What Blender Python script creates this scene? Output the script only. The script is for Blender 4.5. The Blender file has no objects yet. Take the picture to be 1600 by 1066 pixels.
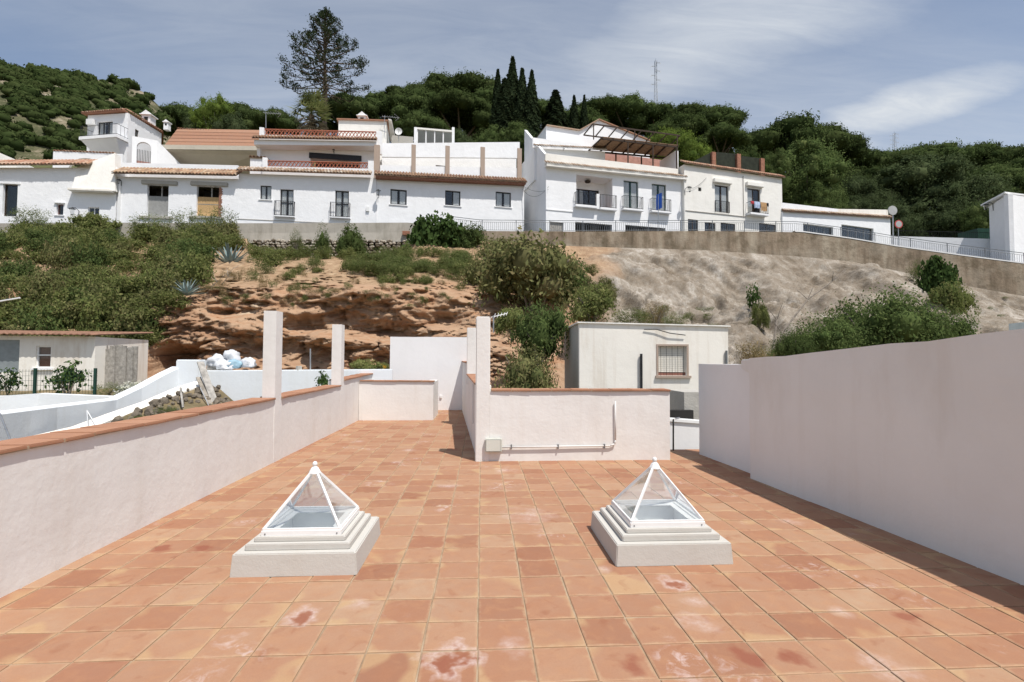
import bpy, bmesh, math, random
import numpy as np
from mathutils import Vector, Matrix, noise

random.seed(7)
RNG = np.random.default_rng(11)
SC = bpy.context.scene
COL = SC.collection
R = math.radians

# ------------------------------------------------------------------ camera
FPX, EYE = 790.0, 1.58
YAW, PITCH, ROLL = 0.060, 0.0365, 0.004
cam_d = bpy.data.cameras.new('camera')
cam_d.sensor_width = 36.0
cam_d.lens = 36.0 * FPX / 1600.0
cam_d.clip_start, cam_d.clip_end = 0.05, 6000.0
cam = bpy.data.objects.new('camera', cam_d)
COL.objects.link(cam)
MCAM = Matrix.Rotation(-YAW, 3, 'Z') @ Matrix.Rotation(math.pi / 2 + PITCH, 3, 'X') @ Matrix.Rotation(ROLL, 3, 'Z')
cam.location = (0, 0, EYE)
cam.rotation_euler = MCAM.to_euler()
SC.camera = cam

# ------------------------------------------------------------------ world, sun, exposure
SUN_TO = Vector((0.285, -0.40, 1.0)).normalized()        # from the place towards the sun
world = bpy.data.worlds.new('World')
SC.world = world
world.use_nodes = True
SC.view_settings.view_transform = 'Standard'
SC.view_settings.look = 'None'
SC.view_settings.gamma = 1.0
SC.view_settings.use_curve_mapping = False
SC.view_settings.exposure = 0.25


def ray(px, py):
    d = MCAM @ Vector(((px - 800.0) / FPX, (533.0 - py) / FPX, -1.0))
    return d


def P(px, py, Y):
    """point seen at that place of the photograph that stands Y metres north of the camera"""
    d = ray(px, py)
    k = Y / d.y
    return Vector((d.x * k, Y, EYE + d.z * k))


def build_world():
    nt = world.node_tree
    nt.nodes.clear()
    N = nt.nodes.new
    L = nt.links.new
    out = N('ShaderNodeOutputWorld')
    bg = N('ShaderNodeBackground')
    bg.inputs['Strength'].default_value = 0.135
    sky = N('ShaderNodeTexSky')
    sky.sky_type = 'NISHITA'
    sky.sun_disc = False
    sky.sun_elevation = math.asin(SUN_TO.z)
    sky.sun_rotation = math.atan2(SUN_TO.x, SUN_TO.y)
    sky.altitude = 400
    sky.air_density = 1.0
    sky.dust_density = 1.2
    sky.ozone_density = 1.6
    tc = N('ShaderNodeTexCoord')
    # thin high cloud: noise on a plane far overhead
    sep = N('ShaderNodeSeparateXYZ')
    L(tc.outputs['Generated'], sep.inputs[0])

    def math_(op, a, b=None, c=None):
        m = N('ShaderNodeMath')
        m.operation = op
        for i, v in enumerate((a, b, c)):
            if v is None:
                continue
            if isinstance(v, (int, float)):
                m.inputs[i].default_value = v
            else:
                L(v, m.inputs[i])
        return m.outputs[0]
    zz = math_('ADD', math_('MAXIMUM', sep.outputs[2], 0.0), 0.16)
    cx = math_('DIVIDE', sep.outputs[0], zz)
    cy = math_('DIVIDE', sep.outputs[1], zz)
    comb = N('ShaderNodeCombineXYZ')
    L(cx, comb.inputs[0])
    L(cy, comb.inputs[1])
    mp = N('ShaderNodeMapping')
    mp.inputs['Rotation'].default_value = (0, 0, R(-28))
    mp.inputs['Scale'].default_value = (0.55, 1.25, 1)
    mp.inputs['Location'].default_value = (3.1, 1.7, 0)
    L(comb.outputs[0], mp.inputs[0])
    n1 = N('ShaderNodeTexNoise')
    n1.inputs['Scale'].default_value = 0.75
    n1.inputs['Detail'].default_value = 7
    n1.inputs['Roughness'].default_value = 0.52
    n1.inputs['Distortion'].default_value = 0.5
    L(mp.outputs[0], n1.inputs['Vector'])
    n2 = N('ShaderNodeTexNoise')
    n2.inputs['Scale'].default_value = 3.2
    n2.inputs['Detail'].default_value = 8
    n2.inputs['Roughness'].default_value = 0.6
    L(mp.outputs[0], n2.inputs['Vector'])

    def ss(val, a, b):
        m = N('ShaderNodeMapRange')
        m.interpolation_type = 'SMOOTHSTEP'
        m.inputs['From Min'].default_value = a
        m.inputs['From Max'].default_value = b
        L(val, m.inputs['Value'])
        return m.outputs[0]
    veil = math_('MULTIPLY', ss(n1.outputs['Fac'], 0.25, 0.75), 0.45)

    # two distinct banks of cloud, each an elongated soft-edged patch of sky
    def bank(px, py, axx, axy, a, b, lo, hi, wob):
        d0 = ray(px, py).normalized()
        e1 = (ray(px + axx, py + axy).normalized() - d0).normalized()
        e2 = d0.cross(e1).normalized()
        res = []
        for e, s in ((e1, a), (e2, b)):
            sub = N('ShaderNodeVectorMath')
            sub.operation = 'SUBTRACT'
            L(tc.outputs['Generated'], sub.inputs[0])
            sub.inputs[1].default_value = d0
            dp = N('ShaderNodeVectorMath')
            dp.operation = 'DOT_PRODUCT'
            L(sub.outputs[0], dp.inputs[0])
            dp.inputs[1].default_value = e
            res.append(math_('DIVIDE', dp.outputs['Value'], s))
        r2 = math_('ADD', math_('MULTIPLY', res[0], res[0]), math_('MULTIPLY', res[1], res[1]))
        r = math_('SQRT', r2)
        r = math_('ADD', r, math_('MULTIPLY', math_('SUBTRACT', n2.outputs['Fac'], 0.5), wob))
        return math_('SUBTRACT', 1.0, ss(r, lo, hi))
    lens = bank(1425, 168, 100, -24, 0.160, 0.046, 0.25, 1.15, 1.0)
    big = bank(1080, 75, 100, -42, 0.46, 0.125, 0.0, 1.3, 1.1)
    low = bank(1290, 222, 100, -10, 0.15, 0.045, 0.0, 1.2, 0.9)
    cor = bank(1650, 262, 100, -34, 0.16, 0.05, 0.1, 1.1, 0.8)
    mask = math_('MAXIMUM', veil, math_('MULTIPLY', lens, 0.92))
    mask = math_('MAXIMUM', mask, math_('MULTIPLY', big, 0.72))
    mask = math_('MAXIMUM', mask, math_('MULTIPLY', low, 0.70))
    mask = math_('MAXIMUM', mask, math_('MULTIPLY', cor, 0.8))
    n3 = N('ShaderNodeTexNoise')
    n3.inputs['Scale'].default_value = 6.0
    n3.inputs['Detail'].default_value = 10
    n3.inputs['Roughness'].default_value = 0.68
    n3.inputs['Distortion'].default_value = 1.2
    mp2 = N('ShaderNodeMapping')
    mp2.inputs['Rotation'].default_value = (0, 0, R(-28))
    mp2.inputs['Scale'].default_value = (0.35, 1.6, 1)
    L(comb.outputs[0], mp2.inputs[0])
    L(mp2.outputs[0], n3.inputs['Vector'])
    mask = math_('MULTIPLY', mask, math_('ADD', 0.42, math_('MULTIPLY', n3.outputs['Fac'], 1.15)))
    mix = N('ShaderNodeMixRGB')
    mix.use_clamp = False
    L(mask, mix.inputs['Fac'])
    hs = N('ShaderNodeHueSaturation')
    hs.inputs['Saturation'].default_value = 0.88
    hs.inputs['Value'].default_value = 0.84
    L(sky.outputs[0], hs.inputs['Color'])
    L(hs.outputs[0], mix.inputs['Color1'])
    mix.inputs['Color2'].default_value = (4.4, 4.65, 4.95, 1)
    L(mix.outputs[0], bg.inputs['Color'])
    L(bg.outputs[0], out.inputs['Surface'])


build_world()
sun_d = bpy.data.lights.new('sun', 'SUN')
sun_d.energy = 4.2
sun_d.angle = R(0.53)
sun_d.color = (1.0, 0.955, 0.89)
sun = bpy.data.objects.new('sun', sun_d)
sun.rotation_euler = SUN_TO.to_track_quat('Z', 'Y').to_euler()
COL.objects.link(sun)

# ------------------------------------------------------------------ materials
MATS = {}


class NB:
    def __init__(s, name):
        s.m = bpy.data.materials.new(name)
        s.m.use_nodes = True
        s.t = s.m.node_tree
        s.b = s.t.nodes['Principled BSDF']
        s.out = s.t.nodes['Material Output']

    def n(s, kind, **kw):
        x = s.t.nodes.new(kind)
        for k, v in kw.items():
            setattr(x, k, v)
        return x

    def l(s, a, b):
        s.t.links.new(a, b)

    def geo(s):
        if not hasattr(s, 'g'):
            s.g = s.n('ShaderNodeNewGeometry')
        return s.g

    def noise(s, scale, detail=4, rough=0.55, vec=None, stretch=None, dist=0.0):
        x = s.n('ShaderNodeTexNoise')
        x.inputs['Scale'].default_value = scale
        x.inputs['Detail'].default_value = detail
        x.inputs['Roughness'].default_value = rough
        x.inputs['Distortion'].default_value = dist
        v = vec if vec is not None else s.geo().outputs['Position']
        if stretch:
            mp = s.n('ShaderNodeMapping')
            mp.inputs['Scale'].default_value = stretch
            s.l(v, mp.inputs[0])
            v = mp.outputs[0]
        s.l(v, x.inputs['Vector'])
        return x.outputs['Fac']

    def ramp(s, fac, stops):
        x = s.n('ShaderNodeValToRGB')
        e = x.color_ramp.elements
        while len(e) < len(stops):
            e.new(0.5)
        for i, (p, c) in enumerate(stops):
            e[i].position = p
            e[i].color = (c[0], c[1], c[2], 1) if not isinstance(c, (int, float)) else (c, c, c, 1)
        s.l(fac, x.inputs['Fac'])
        return x.outputs['Color']

    def mix(s, fac, a, b, mode='MIX'):
        x = s.n('ShaderNodeMixRGB', blend_type=mode)
        for i, v in ((0, fac), (1, a), (2, b)):
            if isinstance(v, (int, float)):
                x.inputs[i].default_value = v
            elif isinstance(v, tuple):
                x.inputs[i].default_value = (*v, 1)
            else:
                s.l(v, x.inputs[i])
        return x.outputs[0]

    def math(s, op, a, b=0.0):
        x = s.n('ShaderNodeMath', operation=op)
        for i, v in enumerate((a, b)):
            if isinstance(v, (int, float)):
                x.inputs[i].default_value = v
            else:
                s.l(v, x.inputs[i])
        return x.outputs[0]

    def rand(s):
        """one random number for each object and each loose piece of a mesh"""
        oi = s.n('ShaderNodeObjectInfo')
        a = s.math('ADD', oi.outputs['Random'], s.geo().outputs['Random Per Island'])
        return s.math('FRACT', a)

    def bump(s, fac, strength, dist=0.01):
        x = s.n('ShaderNodeBump')
        x.inputs['Strength'].default_value = strength
        x.inputs['Distance'].default_value = dist
        s.l(fac, x.inputs['Height'])
        s.l(x.outputs[0], s.b.inputs['Normal'])

    def col(s, c):
        if isinstance(c, tuple):
            s.b.inputs['Base Color'].default_value = (*c, 1)
        else:
            s.l(c, s.b.inputs['Base Color'])

    def set(s, rough=None, metal=None, spec=None):
        if rough is not None:
            s.b.inputs['Roughness'].default_value = rough
        if metal is not None:
            s.b.inputs['Metallic'].default_value = metal
        if spec is not None:
            s.b.inputs['Specular IOR Level'].default_value = spec


def plain(name, c, rough=0.7, metal=0.0, var=0.10, scale=3.0, bump=0.0, spec=0.3):
    b = NB(name)
    f = b.noise(scale, 5, 0.6)
    lo = tuple(max(0, v * (1 - var)) for v in c)
    hi = tuple(min(1, v * (1 + var)) for v in c)
    b.col(b.ramp(f, [(0.3, lo), (0.7, hi)]))
    b.set(rough, metal, spec)
    if bump:
        b.bump(b.noise(scale * 12, 4), bump, 0.01)
    MATS[name] = b.m
    return b.m


def plaster(name, c, stain=(0.5, 0.45, 0.38), amount=0.25, bumpd=0.012, bscale=9.0, streak=0.3, fine=0.35):
    b = NB(name)
    big = b.noise(0.9, 5, 0.6)
    base = b.mix(b.ramp(big, [(0.35, 0.0), (0.75, 1.0)]), c, tuple(v * 0.93 for v in c))
    st = b.noise(1.6, 7, 0.65, stretch=(1.0, 1.0, 0.28))
    base = b.mix(b.math('MULTIPLY', b.ramp(st, [(0.52, 0.0), (0.80, 1.0)]), amount), base, stain)
    sk = b.noise(4.0, 5, 0.6, stretch=(1.0, 1.0, 0.06))
    base = b.mix(b.math('MULTIPLY', b.ramp(sk, [(0.55, 0.0), (0.85, 1.0)]), amount * streak), base, stain)
    b.col(base)
    b.set(0.88, 0, 0.2)
    h = b.math('ADD', b.noise(bscale, 5, 0.6), b.math('MULTIPLY', b.noise(bscale * 6, 3, 0.5), fine))
    b.bump(h, 0.8, bumpd)
    MATS[name] = b.m
    return b.m


plaster('terrace_plaster', (0.765, 0.75, 0.72), (0.56, 0.50, 0.43), 0.38, 0.012, 3.0, 0.6, fine=0.22)
plaster('terrace_white', (0.82, 0.815, 0.81), (0.62, 0.60, 0.56), 0.2, 0.006, 4.0, 0.4, fine=0.25)
plaster('curb_plaster', (0.53, 0.51, 0.47), (0.45, 0.41, 0.35), 0.35, 0.004, 14.0)
plaster('whitewash', (0.87, 0.875, 0.885), (0.62, 0.61, 0.58), 0.14, 0.03, 2.5, 0.3)
plaster('warm_whitewash', (0.84, 0.82, 0.77), (0.62, 0.58, 0.50), 0.25, 0.03, 2.5, 0.3)
plaster('worn_whitewash', (0.86, 0.825, 0.755), (0.52, 0.42, 0.31), 0.70, 0.007, 5.0, 0.9)
plaster('blue_whitewash', (0.80, 0.83, 0.85), (0.60, 0.58, 0.50), 0.35, 0.007, 4.0, 0.7)
plaster('taupe_paint', (0.42, 0.33, 0.27), (0.35, 0.28, 0.22), 0.3, 0.01, 4.0)
plaster('concrete', (0.42, 0.39, 0.34), (0.22, 0.20, 0.16), 0.7, 0.02, 4.0, 1.0)
plaster('raw_concrete', (0.50, 0.46, 0.38), (0.33, 0.30, 0.25), 0.4, 0.02, 3.0)
plaster('grey_block', (0.45, 0.43, 0.39), (0.30, 0.28, 0.24), 0.6, 0.02, 6.0)
plaster('asphalt', (0.07, 0.07, 0.07), (0.11, 0.10, 0.09), 0.6, 0.01, 20.0)
plain('black_metal', (0.03, 0.03, 0.032), 0.5, 0.4, 0.2)
plain('grey_metal', (0.22, 0.23, 0.24), 0.5, 0.6, 0.2)
plain('steel', (0.42, 0.43, 0.44), 0.45, 0.8, 0.15)
plain('dark_wood', (0.045, 0.028, 0.018), 0.7, 0, 0.4, 8.0, 0.3)
plain('old_wood', (0.28, 0.25, 0.21), 0.85, 0, 0.35, 9.0, 0.4)
plain('grey_wood', (0.33, 0.31, 0.28), 0.85, 0, 0.35, 9.0, 0.4)
plain('chipboard', (0.50, 0.33, 0.16), 0.8, 0, 0.18, 12.0)
plain('grey_board', (0.30, 0.30, 0.29), 0.7, 0, 0.12, 6.0)
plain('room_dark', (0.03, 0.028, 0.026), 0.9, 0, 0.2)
plain('curtain', (0.78, 0.78, 0.77), 0.9, 0, 0.15, 10.0)
plain('white_paint', (0.80, 0.80, 0.79), 0.35, 0, 0.04, 6.0)
plain('shutter_cream', (0.70, 0.67, 0.60), 0.5, 0, 0.05, 6.0)
plain('white_metal', (0.78, 0.78, 0.77), 0.3, 0, 0.05, 9.0, 0.0, 0.5)
plain('box_plastic', (0.60, 0.61, 0.55), 0.45, 0, 0.06)
plain('milk_glass', (0.84, 0.88, 0.88), 0.25, 0, 0.05, 3.0, 0.0, 0.5)
plain('pvc', (0.66, 0.65, 0.63), 0.4, 0, 0.05)
plain('brick_red', (0.30, 0.14, 0.09), 0.85, 0, 0.35, 7.0, 0.4)
plain('terracotta_lattice', (0.42, 0.15, 0.09), 0.85, 0, 0.25, 6.0)
plain('bark', (0.12, 0.09, 0.065), 0.95, 0, 0.4, 6.0, 0.6)
plain('grey_bark', (0.20, 0.17, 0.14), 0.95, 0, 0.35, 6.0, 0.6)
plain('green_metal', (0.02, 0.06, 0.045), 0.5, 0.2, 0.2)
plain('shade_net', (0.025, 0.03, 0.02), 0.95, 0, 0.4)
plain('sign_blue', (0.02, 0.09, 0.42), 0.4, 0, 0.08)
plain('sign_red', (0.45, 0.08, 0.07), 0.5, 0, 0.1)
plain('sign_back', (0.45, 0.45, 0.43), 0.5, 0.3, 0.1)
plain('cloth_white', (0.75, 0.75, 0.76), 0.9, 0, 0.1, 8.0)
plain('cloth_blue', (0.42, 0.50, 0.66), 0.9, 0, 0.1)
plain('cloth_tan', (0.42, 0.26, 0.13), 0.9, 0, 0.2)
plain('cloth_red', (0.42, 0.05, 0.06), 0.9, 0, 0.2)
plain('cloth_black', (0.03, 0.03, 0.035), 0.9, 0, 0.2)
plain('bag_white', (0.62, 0.63, 0.65), 0.55, 0, 0.1, 5.0, 0.4)
plain('bag_blue', (0.28, 0.42, 0.50), 0.55, 0, 0.2, 5.0, 0.4)
plain('reed_mat', (0.30, 0.20, 0.13), 0.95, 0, 0.35, 5.0, 0.5)
plain('corrugated', (0.24, 0.13, 0.085), 0.8, 0, 0.4, 4.0)
plain('slate_shutter', (0.26, 0.29, 0.30), 0.5, 0.2, 0.15, 4.0)
plain('brown_shutter', (0.22, 0.10, 0.075), 0.6, 0, 0.15)
plain('stone_pale', (0.34, 0.30, 0.245), 0.9, 0, 0.35, 3.0, 0.5)
plain('stone_mixed', (0.15, 0.125, 0.095), 0.95, 0, 0.5, 4.0, 0.6)
plain('pink_wall', (0.50, 0.27, 0.22), 0.85, 0, 0.2, 3.0)


def m_tile(name, pal, ochre=True, sc=1.0):
    """fired clay; every piece takes its own shade from the palette"""
    b = NB(name)
    rnd = b.rand()
    base = b.ramp(rnd, [(i / (len(pal) - 1), c) for i, c in enumerate(pal)])
    off = b.n('ShaderNodeCombineXYZ')
    b.l(b.math('MULTIPLY', rnd, 37.0), off.inputs[0])
    b.l(b.math('MULTIPLY', rnd, 91.0), off.inputs[1])
    add = b.n('ShaderNodeVectorMath', operation='ADD')
    b.l(b.geo().outputs['Position'], add.inputs[0])
    b.l(off.outputs[0], add.inputs[1])
    V = add.outputs[0]
    cloud = b.noise(7.0 * sc, 3, 0.5, vec=V)
    base = b.mix(b.ramp(cloud, [(0.30, 0.0), (0.75, 0.40)]), base, (0.34, 0.150, 0.075))
    cl2 = b.noise(10.0 * sc, 3, 0.5, vec=V, dist=0.6)
    base = b.mix(b.ramp(cl2, [(0.50, 0.0), (0.80, 0.35)]), base, (0.44, 0.235, 0.12))
    if ochre:
        tl = b.n('ShaderNodeAttribute', attribute_name='tl')
        sx = b.n('ShaderNodeSeparateColor')
        b.l(tl.outputs['Color'], sx.inputs[0])
        ex = b.math('ABSOLUTE', b.math('SUBTRACT', sx.outputs[0], 0.5))
        ey = b.math('ABSOLUTE', b.math('SUBTRACT', sx.outputs[1], 0.5))
        edge = b.math('MULTIPLY', b.math('MAXIMUM', ex, ey), 2.0)          # 0 in the middle, 1 at the rim
        corner = b.math('MULTIPLY', b.math('ADD', ex, ey), 1.0)
        oc = b.noise(2.6 * sc, 2, 0.45, vec=V, dist=0.7)
        oc = b.math('ADD', oc, b.math('MULTIPLY', b.math('SUBTRACT', corner, 0.5), 0.22))
        base = b.mix(b.ramp(oc, [(0.60, 0.0), (0.70, 0.55)]), base, (0.46, 0.31, 0.165))
        en = b.math('ADD', edge, b.math('MULTIPLY', b.math('SUBTRACT', b.noise(9.0 * sc, 4, 0.6, vec=V), 0.5), 0.55))
        base = b.mix(b.ramp(en, [(0.86, 0.0), (1.06, 0.5)]), base, (0.45, 0.32, 0.20))
        dk = b.noise(5.0 * sc, 3, 0.5, vec=V, dist=1.0)
        base = b.mix(b.ramp(dk, [(0.62, 0.0), (0.74, 0.5)]), base, (0.25, 0.095, 0.05))
        # limescale blooms that lie over the joints
        wl = b.noise(1.25 * sc, 3, 0.5, dist=0.4)
        wf = b.noise(11.0 * sc, 5, 0.65, dist=1.2)
        wm = b.math('MULTIPLY', b.ramp(wl, [(0.60, 0.0), (0.70, 1.0)]), b.ramp(wf, [(0.50, 0.0), (0.64, 0.55)]))
        base = b.mix(wm, base, (0.62, 0.52, 0.50))
        # old water stains where puddles dried, each at its own place on the floor
        wob = b.noise(6.0, 3, 0.55)
        wob = b.math('MULTIPLY', b.math('SUBTRACT', wob, 0.5), 2.4)
        fine = b.ramp(b.noise(28.0, 4, 0.6), [(0.30, 0.25), (0.65, 1.0)])
        for (px, py, rad, kind) in SPOTS:
            d_ = ray(px, py)
            k_ = -EYE / d_.z
            dn = b.n('ShaderNodeVectorMath', operation='DISTANCE')
            b.l(b.geo().outputs['Position'], dn.inputs[0])
            dn.inputs[1].default_value = (d_.x * k_, d_.y * k_, 0)
            rr = b.math('ADD', b.math('DIVIDE', dn.outputs['Value'], rad), wob)
            if kind:
                base = b.mix(b.ramp(rr, [(0.25, 0.75), (0.75, 0.0)]), base, (0.24, 0.075, 0.045))
            if kind != 2:
                lo = 0.35 if kind else 0.0
                m_ = b.ramp(rr, [(lo, 0.0 if kind else 0.5), (lo + .25, 0.6 if kind else .34), (1.0, 0.0)])
                base = b.mix(b.math('MULTIPLY', m_, fine), base, (0.60, 0.50, 0.47))
    sp = b.noise(90.0 * sc, 3, 0.6)
    base = b.mix(b.ramp(sp, [(0.45, 0.0), (0.8, 0.18)]), base, (0.25, 0.12, 0.07))
    b.col(base)
    b.set(0.78, 0, 0.25)
    b.bump(b.math('ADD', b.noise(22.0 * sc, 4, 0.6), b.math('MULTIPLY', b.noise(160.0, 2), 0.2)), 0.35, 0.006)
    MATS[name] = b.m


SPOTS = [(474, 963, .13, 1), (560, 945, .09, 0), (1047, 912, .13, 1), (1085, 940, .10, 0), (1092, 976, .14, 0), (945, 890, .07, 0), (1316, 958, .08, 0),
         (706, 1034, .17, 1), (800, 1012, .10, 0), (985, 1042, .13, 2), (1240, 1030, .14, 2), (830, 806, .30, 0), (1236, 816, .12, 0), (560, 690, .16, 0),
         (640, 704, .16, 0), (1390, 1046, .16, 0), (700, 760, .16, 0), (250, 858, .13, 2), (312, 857, .10, 2), (1415, 965, .12, 2), (790, 735, .2, 0), (1170, 1030, .12, 2)]
m_tile('floor_tile', [(0.355, 0.193, 0.118), (0.385, 0.230, 0.143), (0.315, 0.155, 0.092), (0.395, 0.252, 0.160),
                      (0.335, 0.175, 0.106), (0.375, 0.218, 0.135), (0.275, 0.130, 0.078), (0.365, 0.208, 0.128), (0.405, 0.272, 0.176), (0.30, 0.140, 0.085)])
m_tile('coping_tile', [(0.37, 0.19, 0.12), (0.42, 0.23, 0.145), (0.32, 0.16, 0.10)], ochre=False)
m_tile('roof_tile_pale', [(0.42, 0.31, 0.20), (0.28, 0.165, 0.105), (0.48, 0.39, 0.27), (0.20, 0.125, 0.08), (0.30, 0.235, 0.165), (0.40, 0.28, 0.17)], False, 0.3)
m_tile('roof_tile_red', [(0.34, 0.17, 0.11), (0.44, 0.29, 0.20), (0.26, 0.115, 0.075), (0.46, 0.36, 0.27), (0.20, 0.10, 0.07)], False, 0.3)
m_tile('roof_tile_brown', [(0.17, 0.10, 0.065), (0.24, 0.17, 0.11), (0.13, 0.07, 0.05), (0.22, 0.18, 0.125)], False, 0.3)
m_tile('roof_tile_lime', [(0.38, 0.33, 0.26), (0.27, 0.20, 0.14), (0.52, 0.48, 0.41), (0.20, 0.16, 0.12), (0.33, 0.26, 0.18)], False, 0.3)
m_tile('brick_course', [(0.27, 0.145, 0.095), (0.32, 0.185, 0.125), (0.23, 0.115, 0.075)], False, 0.5)

b = NB('grout')
b.col(b.ramp(b.noise(6, 5), [(0.3, (0.26, 0.185, 0.12)), (0.7, (0.43, 0.335, 0.235))]))
b.set(0.95, 0, 0.1)
b.bump(b.noise(60, 4), 0.5, 0.004)
MATS['grout'] = b.m


def m_glass(name, tint, refl=1.0, base=0.04):
    m = bpy.data.materials.new(name)
    m.use_nodes = True
    t = m.node_tree
    t.nodes.clear()
    o = t.nodes.new('ShaderNodeOutputMaterial')
    tr = t.nodes.new('ShaderNodeBsdfTransparent')
    tr.inputs[0].default_value = (*tint, 1)
    gl = t.nodes.new('ShaderNodeBsdfGlossy')
    gl.inputs['Roughness'].default_value = 0.03
    gl.inputs[0].default_value = (0.95, 0.97, 1, 1)
    lw = t.nodes.new('ShaderNodeLayerWeight')
    lw.inputs[0].default_value = 0.5
    fr = t.nodes.new('ShaderNodeMath')
    fr.operation = 'POWER'
    fr.inputs[1].default_value = 4.0
    t.links.new(lw.outputs['Facing'], fr.inputs[0])
    mu = t.nodes.new('ShaderNodeMath')
    mu.operation = 'MULTIPLY_ADD'
    mu.inputs[1].default_value = refl
    mu.inputs[2].default_value = base
    t.links.new(fr.outputs[0], mu.inputs[0])
    mx = t.nodes.new('ShaderNodeMixShader')
    t.links.new(mu.outputs[0], mx.inputs[0])
    t.links.new(tr.outputs[0], mx.inputs[1])
    t.links.new(gl.outputs[0], mx.inputs[2])
    t.links.new(mx.outputs[0], o.inputs[0])
    MATS[name] = m


m_glass('window_glass', (0.86, 0.87, 0.87), 0.9)
m_glass('skylight_glass', (0.965, 0.975, 0.97), 1.0, 0.10)


def m_leaf(name, pal, trans=0.35, patch=0.5):
    """leaves: each takes its own green, with lighter and darker sprays across a plant"""
    b = NB(name)
    c = b.ramp(b.rand(), [(i / (len(pal) - 1), x) for i, x in enumerate(pal)])
    oi = b.n('ShaderNodeObjectInfo')
    n = b.noise(patch, 3, 0.5)
    hv = b.n('ShaderNodeHueSaturation')
    b.l(c, hv.inputs['Color'])
    v = b.math('ADD', b.math('MULTIPLY', n, 0.8), b.math('ADD', 0.40, b.math('MULTIPLY', oi.outputs['Random'], 0.45)))
    b.l(v, hv.inputs['Value'])
    b.t.nodes.remove(b.b)
    d = b.n('ShaderNodeBsdfDiffuse')
    tr = b.n('ShaderNodeBsdfTranslucent')
    mx = b.n('ShaderNodeMixShader')
    mx.inputs[0].default_value = trans
    b.l(hv.outputs[0], d.inputs[0])
    b.l(hv.outputs[0], tr.inputs[0])
    b.l(d.outputs[0], mx.inputs[1])
    b.l(tr.outputs[0], mx.inputs[2])
    b.l(mx.outputs[0], b.out.inputs[0])
    MATS[name] = b.m


m_leaf('leaf_pine', [(0.044, 0.066, 0.022), (0.062, 0.088, 0.030), (0.086, 0.110, 0.040), (0.050, 0.074, 0.025)], 0.3, 0.25)
m_leaf('leaf_cypress', [(0.022, 0.034, 0.018), (0.032, 0.046, 0.022), (0.042, 0.056, 0.026)], 0.2, 0.3)
m_leaf('leaf_bright', [(0.125, 0.180, 0.035), (0.165, 0.215, 0.050), (0.085, 0.130, 0.030)], 0.4, 0.3)
m_leaf('leaf_green', [(0.085, 0.125, 0.040), (0.120, 0.160, 0.055), (0.066, 0.098, 0.034), (0.150, 0.180, 0.066)], 0.4, 0.5)
m_leaf('leaf_scrub', [(0.145, 0.175, 0.055), (0.20, 0.225, 0.078), (0.105, 0.140, 0.046), (0.27, 0.265, 0.11), (0.17, 0.195, 0.07)], 0.45, 0.5)
m_leaf('leaf_oak', [(0.052, 0.074, 0.032), (0.074, 0.100, 0.044), (0.096, 0.120, 0.056), (0.062, 0.084, 0.036)], 0.35, 0.35)
m_leaf('leaf_olive', [(0.150, 0.160, 0.062), (0.19, 0.185, 0.080), (0.110, 0.130, 0.050), (0.24, 0.20, 0.10)], 0.35, 0.8)
m_leaf('leaf_fig', [(0.062, 0.105, 0.032), (0.088, 0.138, 0.044), (0.048, 0.082, 0.028)], 0.3, 0.8)
m_leaf('leaf_dry', [(0.30, 0.22, 0.11), (0.24, 0.18, 0.09), (0.20, 0.17, 0.08), (0.35, 0.27, 0.15)], 0.35, 0.9)
m_leaf('leaf_grass', [(0.10, 0.15, 0.04), (0.15, 0.18, 0.06), (0.20, 0.20, 0.09), (0.07, 0.12, 0.035)], 0.4, 0.9)
m_leaf('leaf_agave', [(0.20, 0.26, 0.25), (0.25, 0.31, 0.30)], 0.1, 0.8)
m_leaf('leaf_palm', [(0.15, 0.18, 0.065), (0.20, 0.21, 0.085), (0.11, 0.14, 0.05)], 0.3, 0.6)
m_leaf('leaf_deadpalm', [(0.30, 0.25, 0.17), (0.24, 0.20, 0.13), (0.36, 0.31, 0.22)], 0.3, 0.6)
m_leaf('petal_white', [(0.70, 0.70, 0.62), (0.62, 0.62, 0.50), (0.75, 0.74, 0.70), (0.30, 0.33, 0.18)], 0.3, 1.0)
m_leaf('petal_yellow', [(0.55, 0.36, 0.05), (0.45, 0.26, 0.05), (0.10, 0.16, 0.04)], 0.3, 1.0)


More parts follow.
